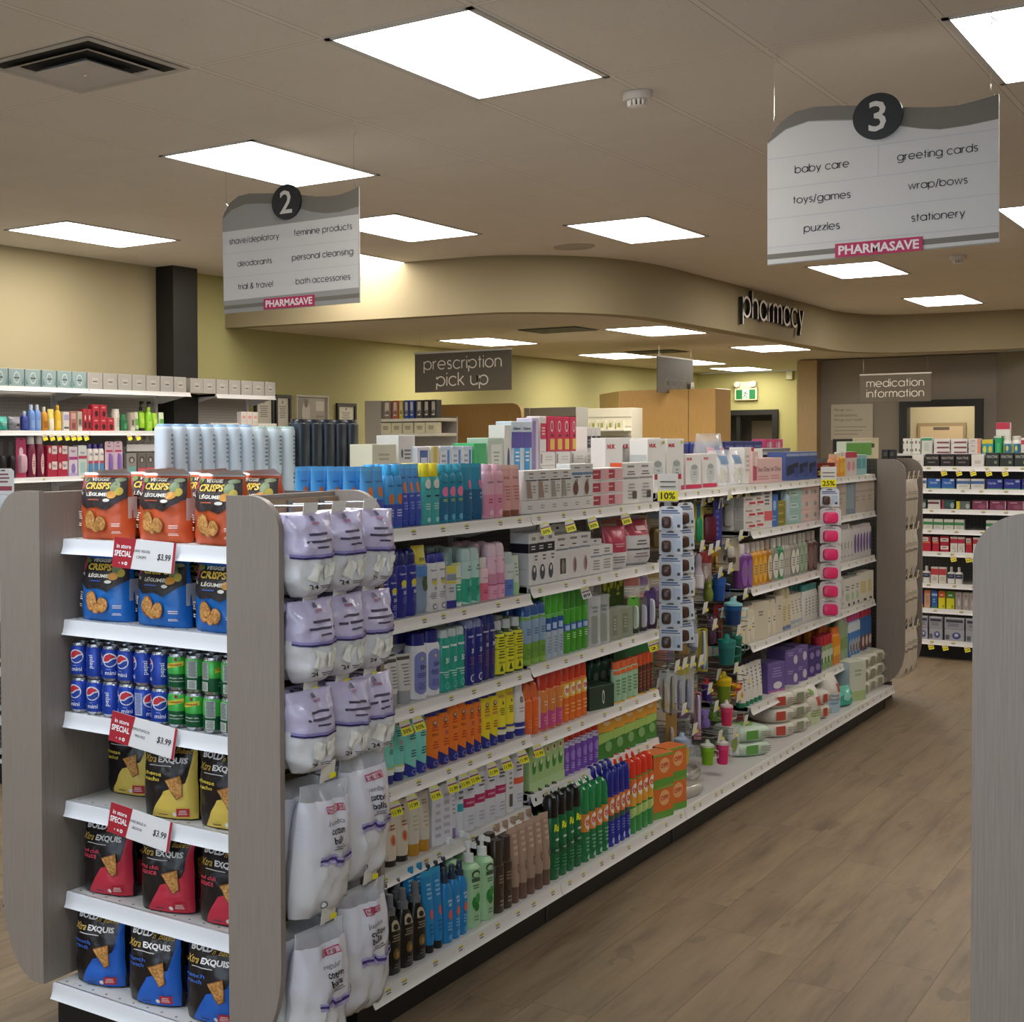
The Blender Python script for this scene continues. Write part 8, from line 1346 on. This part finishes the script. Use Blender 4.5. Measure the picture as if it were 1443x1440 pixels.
# ================================================================== LEFT WALL GOODS
LX = X0 + .42
K('lt', carton, 'tissue_carton', 'teal and grey patterned carton', 'carton', .16, .125, '#8fa3a2', [('e', 0, .5, .4, .35, '#b9c9c8'), ('e', 0, .5, .3, .26, '#8a9c9c'), ('r', -.35, .44, .35, .52, '#3a5054'), ('p', [(-.95, .1), (-.6, .1), (-.9, .5)], '#5f8484'), ('p', [(.95, .1), (.6, .1), (.9, .6)], '#6f9090')])
K('lg', carton, 'tissue_carton', 'plain grey display carton with dark line', 'carton', .16, .125, '#a8a49c', [('r', -.35, .3, .35, .7, '#b5b1a9'), ('r', -.32, .42, .32, .5, '#5f5a52'), ('r', -.38, .3, -.35, .68, '#d0ccc4'), ('r', .35, .3, .38, .68, '#d0ccc4')])
row('X', LX, 2.088, 'top shelf, left wall', [('lt', 6, -8, 126), ('lg', 6, 127, 266)])
row('X', X0 + .365, 2.088, 'top shelf beyond the black column', [('lg', 6, 271, 391)])
def bot(w, d, h, c, cap, lab): return bottle(w, d, h, c, cap, [('r', -.7, .12, .8, .5, lab)], cf=.2, cw=.5, sh=.2)
K('l1', bag, 'face_wipe_pouch', 'teal face wipe pouch', 'face wipes', .06, .1, (M('#2f9c8c', .25), M('#4fb4a4', .25), M('#2f9c8c')), [('l', -.5, .3, .5, .6, 3, '#a9d6cc')], .5, .6)
K('l2', bag, 'face_wipe_pouch', 'grey face wipe pouch', 'face wipes', .06, .1, (M('#77777f', .25), M('#8a8a92', .25), M('#77777f')), [('r', .1, .3, .6, .45, '#3f3f46')], .5, .6)
K('l3', bot, 'cleanser_bottle', 'navy cleanser bottle', 'cleanser', .05, .14, '#2b3a8c', '#a9b4cc', '#3f519c')
K('l4', bot, 'cleanser_bottle', 'light blue cleanser bottle', 'cleanser', .055, .19, '#6f94d0', '#c9d4e6', '#8aa8da')
K('l5', bot, 'cleanser_bottle', 'amber cleanser bottle', 'cleanser', .05, .175, '#c98a1e', '#d6cdb8', '#a9641c')
K('l6', tube, 'cleanser_tube', 'white and yellow cleanser tube', 'cleanser', .05, .16, '#e0cf6a', '#dcd8cc', [('r', -.8, .0, .8, .5, '#e0dccf')], cf=.08)
K('l7', bot, 'cleanser_bottle', 'tall yellow cleanser bottle', 'cleanser', .05, .19, '#e0b42a', '#d9a81e', '#e6c85a')
K('l8', carton, 'cream_carton', 'white and lilac carton', 'carton', .05, .14, '#d9d4cc', [('r', -.8, .55, .8, .85, '#a9a3c9'), ('r', -.8, .1, .8, .2, '#4a5a54')])
K('l9', carton, 'cream_carton', 'rose brown carton', 'carton', .05, .145, '#b07468', [('r', -.7, .6, .7, .9, '#c9a49a'), ('r', -.5, .1, .6, .4, '#8a4a44')])
K('l10', carton, 'cream_carton', 'taupe carton', 'carton', .05, .145, '#b9ac9a', [('r', -.6, .3, .6, .6, '#6f6254'), ('r', -1, 0, 1, .2, '#d6cfc2')])
K('l11', carton, 'cream_carton', 'slim red carton', 'carton', .05, .165, '#b02a38', [('r', -.6, .1, .6, .4, '#4a2024'), ('e', 0, .6, .3, .12, '#d8c9c4')])
K('l12', carton, 'cream_carton', 'red carton with dark jar picture', 'carton', .05, .1, '#b52c3a', [('e', .1, .3, .5, .22, '#3f1c22'), ('l', -.6, .65, .5, .85, 1, '#d99aa0')])
K('l13', bottle, 'cream_jar', 'cream coloured jar bottle', 'face cream', .06, .17, '#d6d0c2', '#dad6cc', [('l', -.6, .2, .6, .7, 4, '#b5ad9c')], cf=.14, cw=.95, sh=.05)
K('l14', bottle, 'cream_jar', 'dark green round jar', 'face cream', .06, .13, '#2a6a44', '#3a8a54', [('e', 0, .4, .5, .28, '#4f9a6a')], cf=.3, cw=.6)
K('l15', tube, 'cleanser_tube', 'white and green cleanser tube', 'cleanser', .04, .15, '#c9d6b4', '#3f8a3a', [('r', -.8, .2, .8, .6, '#5fa84a')], cf=.1)
K('l16', tube, 'cleanser_tube', 'lime cleanser tube with black base', 'cleanser', .05, .145, '#9fd02a', '#1d2418', [('r', -.7, .3, .7, .6, '#b5dc5a')], cf=.16)
K('l17', bottle, 'cleanser_pump', 'lime cleanser bottle with black pump', 'cleanser', .05, .24, '#7fc41e', '#1a1c18', [('e', .1, .5, .4, .2, '#a9dc4a')], cf=.32, cw=.4, style='pump')
K('l18', bot, 'cleanser_bottle', 'lime cleanser bottle', 'cleanser', .05, .19, '#8aca1e', '#9fd43a', '#b5dc5a')
row('X', LX, 1.768, 'second shelf, left wall', [('l1', 1, 0, 17), ('l2', 1, 18, 35), ('l3', 1, 36, 45), ('l4', 2, 46, 63), ('l5', 1, 64, 72), ('l6', 1, 73, 82), ('l7', 1, 83, 91), ('l8', 1, 92, 101), ('l9', 1, 102, 111), ('l10', 1, 112, 119), ('l11', 2, 120, 132), ('l12', 3, 133, 164), ('l13', 1, 165, 173), ('l14', 1, 174, 186), ('l10', 1, 187, 193, {'desc': 'pale taupe carton between green goods'}), ('l15', 1, 194, 200), ('l16', 1, 201, 210), ('l18', 1, 211, 219), ('l16', 1, 220, 227, {'desc': 'lime tube with black base, last in row'}), ('l15', 1, 228, 236, {'desc': 'pale green tube beside the white shampoo bottles'})])
row('X', LX, 1.8688, 'second shelf, left wall, upper layer', [('l12', 2, 133, 154, {'desc': 'red carton with jar picture, stacked'})])
row('X', LX - .11, 1.768, 'second shelf, left wall, behind', [('l17', 2, 199, 219)])
K('m1', hangcard, 'razor_pack', 'black hanging pack', 'razor', .03, .3, '#1b1719', [('e', 0, .7, .5, .18, '#3a3638')], blister='#2a2628', bshape=(0, .35, .6, .2))
K('m2', hangcard, 'razor_pack', 'magenta and pink razor pack', 'razor', .04, .29, '#b03a66', [('r', -.8, .02, .8, .25, '#c93a5a'), ('e', 0, .66, .4, .1, '#dcc9cf')], blister='#cfa9b5', bshape=(0, .35, .7, .25))
K('m3', bottle, 'hair_remover_bottle', 'wine red bottle with clear white cap', 'hair remover', .07, .32, '#7a2340', '#d2c9c6', [('e', .1, .4, .5, .32, '#d9b5b5'), ('l', -.2, .3, .4, .5, 3, '#9c5a68')], cf=.24, cw=.75, sh=.2)
K('m4', carton, 'wax_strip_carton', 'crimson and white wax strip carton', 'hair remover', .07, .115, '#b02040', [('r', -.1, .45, 1, .98, '#dcd0cb'), ('t', 'Nair', .4, .72, .2, {'w': .8, 'sh': .2}, '#3f2a4a'), ('e', -.55, .7, .25, .2, '#d9c9c4')])
K('m5', carton, 'hair_remover_carton', 'white and lilac hair remover carton', 'hair remover', .06, .22, '#d6c9d6', [('t', 'Nair', 0, .86, .09, {'w': 1.2, 'sh': .2}, '#4a3a5c'), ('r', -1, .56, 1, .66, '#b03a80'), ('e', 0, .25, .5, .18, '#8a7ac0'), ('r', -1, 0, 1, .1, '#b5a3cf')])
K('m6', carton, 'hair_remover_carton', 'white and mint hair remover carton', 'hair remover', .06, .23, '#cfd6d2', [('t', 'Nair', 0, .76, .08, {'w': 1.2, 'sh': .2}, '#4a4a5c'), ('r', -1, .56, 1, .66, '#b8415c'), ('r', -.6, .1, .6, .45, '#a3c9c2')])
K('m7', bottle, 'hair_remover_bottle', 'white lotion bottle with purple cap', 'hair remover', .07, .24, '#dcd4cf', '#3a2a78', [('t', 'Nair', 0, .8, .1, {'w': 1.1, 'sh': .2}, '#3f3a5c'), ('r', -.8, .1, .8, .45, '#4f8ab8'), ('r', -.8, .45, .8, .55, '#b8415c')], cf=.15, cw=.8, sh=.15)
K('m8', hangcard, 'facial_razor_pack', 'pink hanging pack with violet wand', 'razor', .03, .26, '#dcc0cf', [('t', 'Nair', 0, .86, .06, {'w': 1.0, 'sh': .2}, '#4a3a5c'), ('r', -.8, .68, .8, .74, '#c0486a')], blister='#8a6ab4', bshape=(.1, .35, .25, .3))
K('m9', carton, 'lash_tint_carton', 'grey carton with eye picture and teal base', 'eye cosmetics', .05, .165, '#8d8a84', [('e', 0, .68, .6, .16, '#4a4440'), ('e', 0, .66, .3, .1, '#b5aca4'), ('r', -.8, .05, .8, .36, '#6fa8a4')])
K('m10', carton, 'lash_tint_carton', 'dark carton with eye picture and coral base', 'eye cosmetics', .05, .165, '#6a645f', [('e', 0, .68, .6, .16, '#3f3a38'), ('e', 0, .66, .3, .1, '#b5aca4'), ('r', -1, .02, 1, .28, '#d8586a')])
K('m11', bot, 'nail_remover_bottle', 'tiny pale bottle', 'nail care', .03, .085, '#c9c4ba', '#dcd8d0', '#a9a49c')
row('X', LX, 1.425, 'third shelf, left wall', [('m1', 2, 0, 26), ('m2', 1, 27, 43), ('m3', 2, 44, 68), ('m4', 2, 69, 98, {'l': 2}), ('m5', 1, 99, 112), ('m6', 1, 113, 125), ('m7', 2, 127, 151), ('m8', 2, 152, 177), ('m9', 1, 181, 195), ('m10', 3, 196, 232)])
row('X', LX - .13, 1.6455, 'little upper tray, left wall', [('m11', 6, 183, 230)])
t = thing('acrylic_tray', 'narrow pale shelf tray of tiny bottles, left wall display', 'tray', (LX - .11, yAt(207, LX - .05), 1.625), math.pi / 2); L = yAt(232, LX - .05) - yAt(180, LX - .05)
MB().cbox(-L / 2, L / 2, -.055, .1, 0, .02, WHITE2, .002).build('tray', t); mb = MB(); mb.cbox(-L / 2, L / 2, -.06, -.056, -.02, .035, WHITE, .001); mb.build('price_rail', t)
for s_ in (-1, 1): MB().box(s_ * (L / 2 - .01) - .004, s_ * (L / 2 - .01) + .004, -.03, .05, -.199, 0, WHITE2).build('leg', t)
K('n1', carton, 'cosmetic_carton', 'small white and pink carton', 'carton', .05, .085, '#d6cdc4', [('r', -.6, .3, .6, .6, '#d99a94')])
K('n2', carton, 'cosmetic_carton', 'tiny white carton', 'carton', .04, .07, '#dad6cc', [('l', -.6, .3, .6, .7, 2, '#9a968c')])
row('X', X0 + .365, 1.768, 'second shelf beyond the black column', [('n2', 5, 300, 340), ('n1', 3, 342, 366, {'l': 2}), ('n2', 5, 367, 392, {'desc': 'tiny white carton further along'})])
# shelf of boxes under the frames, before the wood partition
t = thing('side_shelf', 'pale shelving end with assorted cartons before the wood partition', 'store shelving', (xAt(515, 11.6), 11.6, 0)); L = xAt(617, 11.6) - xAt(515, 11.6)
MB().cbox(0, .18, .0, .4, 0, 2.06, M('#a39e92', .5), .003).build('side_panel', t); MB().box(.181, L, .38, .40, 0, 1.9, PEG_W).build('back_panel', t)
for z in (1.885, 1.745, 1.4):
    mb = MB(); mb.cbox(.182, L, 0, .379, z - .03, z, M('#d6d1c2', .4), .003); mb.build('shelf', t)
for k_, c, d_ in (('s1', '#8a7a6a', 'brown'), ('s2', '#b5603f', 'rust'), ('s3', '#c9b43a', 'yellow'), ('s4', '#2f4a9c', 'blue'), ('s5', '#4a4644', 'charcoal'), ('s6', '#3a3634', 'black')):
    K(k_, carton, 'boxed_goods', d_ + ' patterned carton', 'carton', .1, .17, c, [('r', -.5, .4, .5, .9, '#cfc8ba'), ('e', .1, .3, .4, .18, '#7d766c'), ('l', -.6, .1, .5, .25, 1, '#dcd6c8')])
row('Y', 11.605, 1.885, 'upper side shelf by the partition', [('s1', 1, 540, 552), ('s2', 1, 553, 562), ('s3', 1, 563, 569), ('s4', 2, 570, 585), ('s5', 1, 586, 596), ('s6', 2, 597, 616)])
K('s7', carton, 'boxed_goods', 'cream carton with dark print', 'carton', .1, .1, '#cfc8a8', [('l', -.6, .3, .6, .7, 3, '#5a554a')])
row('Y', 11.605, 1.745, 'lower side shelf by the partition', [('s7', 5, 536, 616)])
# things at the edges
K('e1', bottle, 'shampoo_bottle', 'pale bottle at the left edge', 'shampoo', .06, .2, '#c9cfc9', '#3a4a44', [('r', -.7, .2, .7, .6, '#6a8a7a')])
row('X', -4.825, 1.15, 'shelving at the left edge', [('e1', 3, 1, 26)])
row('X', -4.825, .87, 'lower shelf at the left edge', [('e1', 3, 1, 26)])
t = place(hangcard(.1, .04, .2, '#c9c6c4', [('r', -.8, .5, .8, .6, '#8a2a3a'), ('l', -.6, .65, .6, .9, 3, '#7a4048'), ('r', -.6, .1, .6, .4, '#a9b4bc')], blister='#b5bcc0', bshape=(0, .25, .6, .18)), 'razor_card', 'white hanging card with red print at the left edge', 'razor', (-4.62, yAt(6, -4.62), 1.36), .7)
t = place(hangcard(.06, .012, .3, '#141112', [('r', -.9, .02, .9, .25, '#b5252a')]), 'toy_card', 'black and red hanging pack half hidden by the right panel', 'toy', (-.492, 3.04, .93), -1.35)
t = place(carton(.12, .08, .1, '#a894b0', [('r', -1, .1, 1, .2, '#4a3a60')]), 'floor_carton', 'lilac carton on the floor behind the left panel foot', 'carton', (xAt(28, 3.5), 3.5, .001), 0)
dup = {k: v for k, v in LABELS.items() if len(v) > 1 and 'beyond the view' not in k}
for k, v in list(dup.items())[:40]: print('DUP', len(v), k)
long_ = [k for k in LABELS if len(k.replace(',', ' ').split()) > 16 or len(k.split()) < 4]
for k in long_[:200]: print('LEN', len(k.replace(',', ' ').split()), k)
print('things', len(LABELS), 'objects', len(bpy.data.objects))
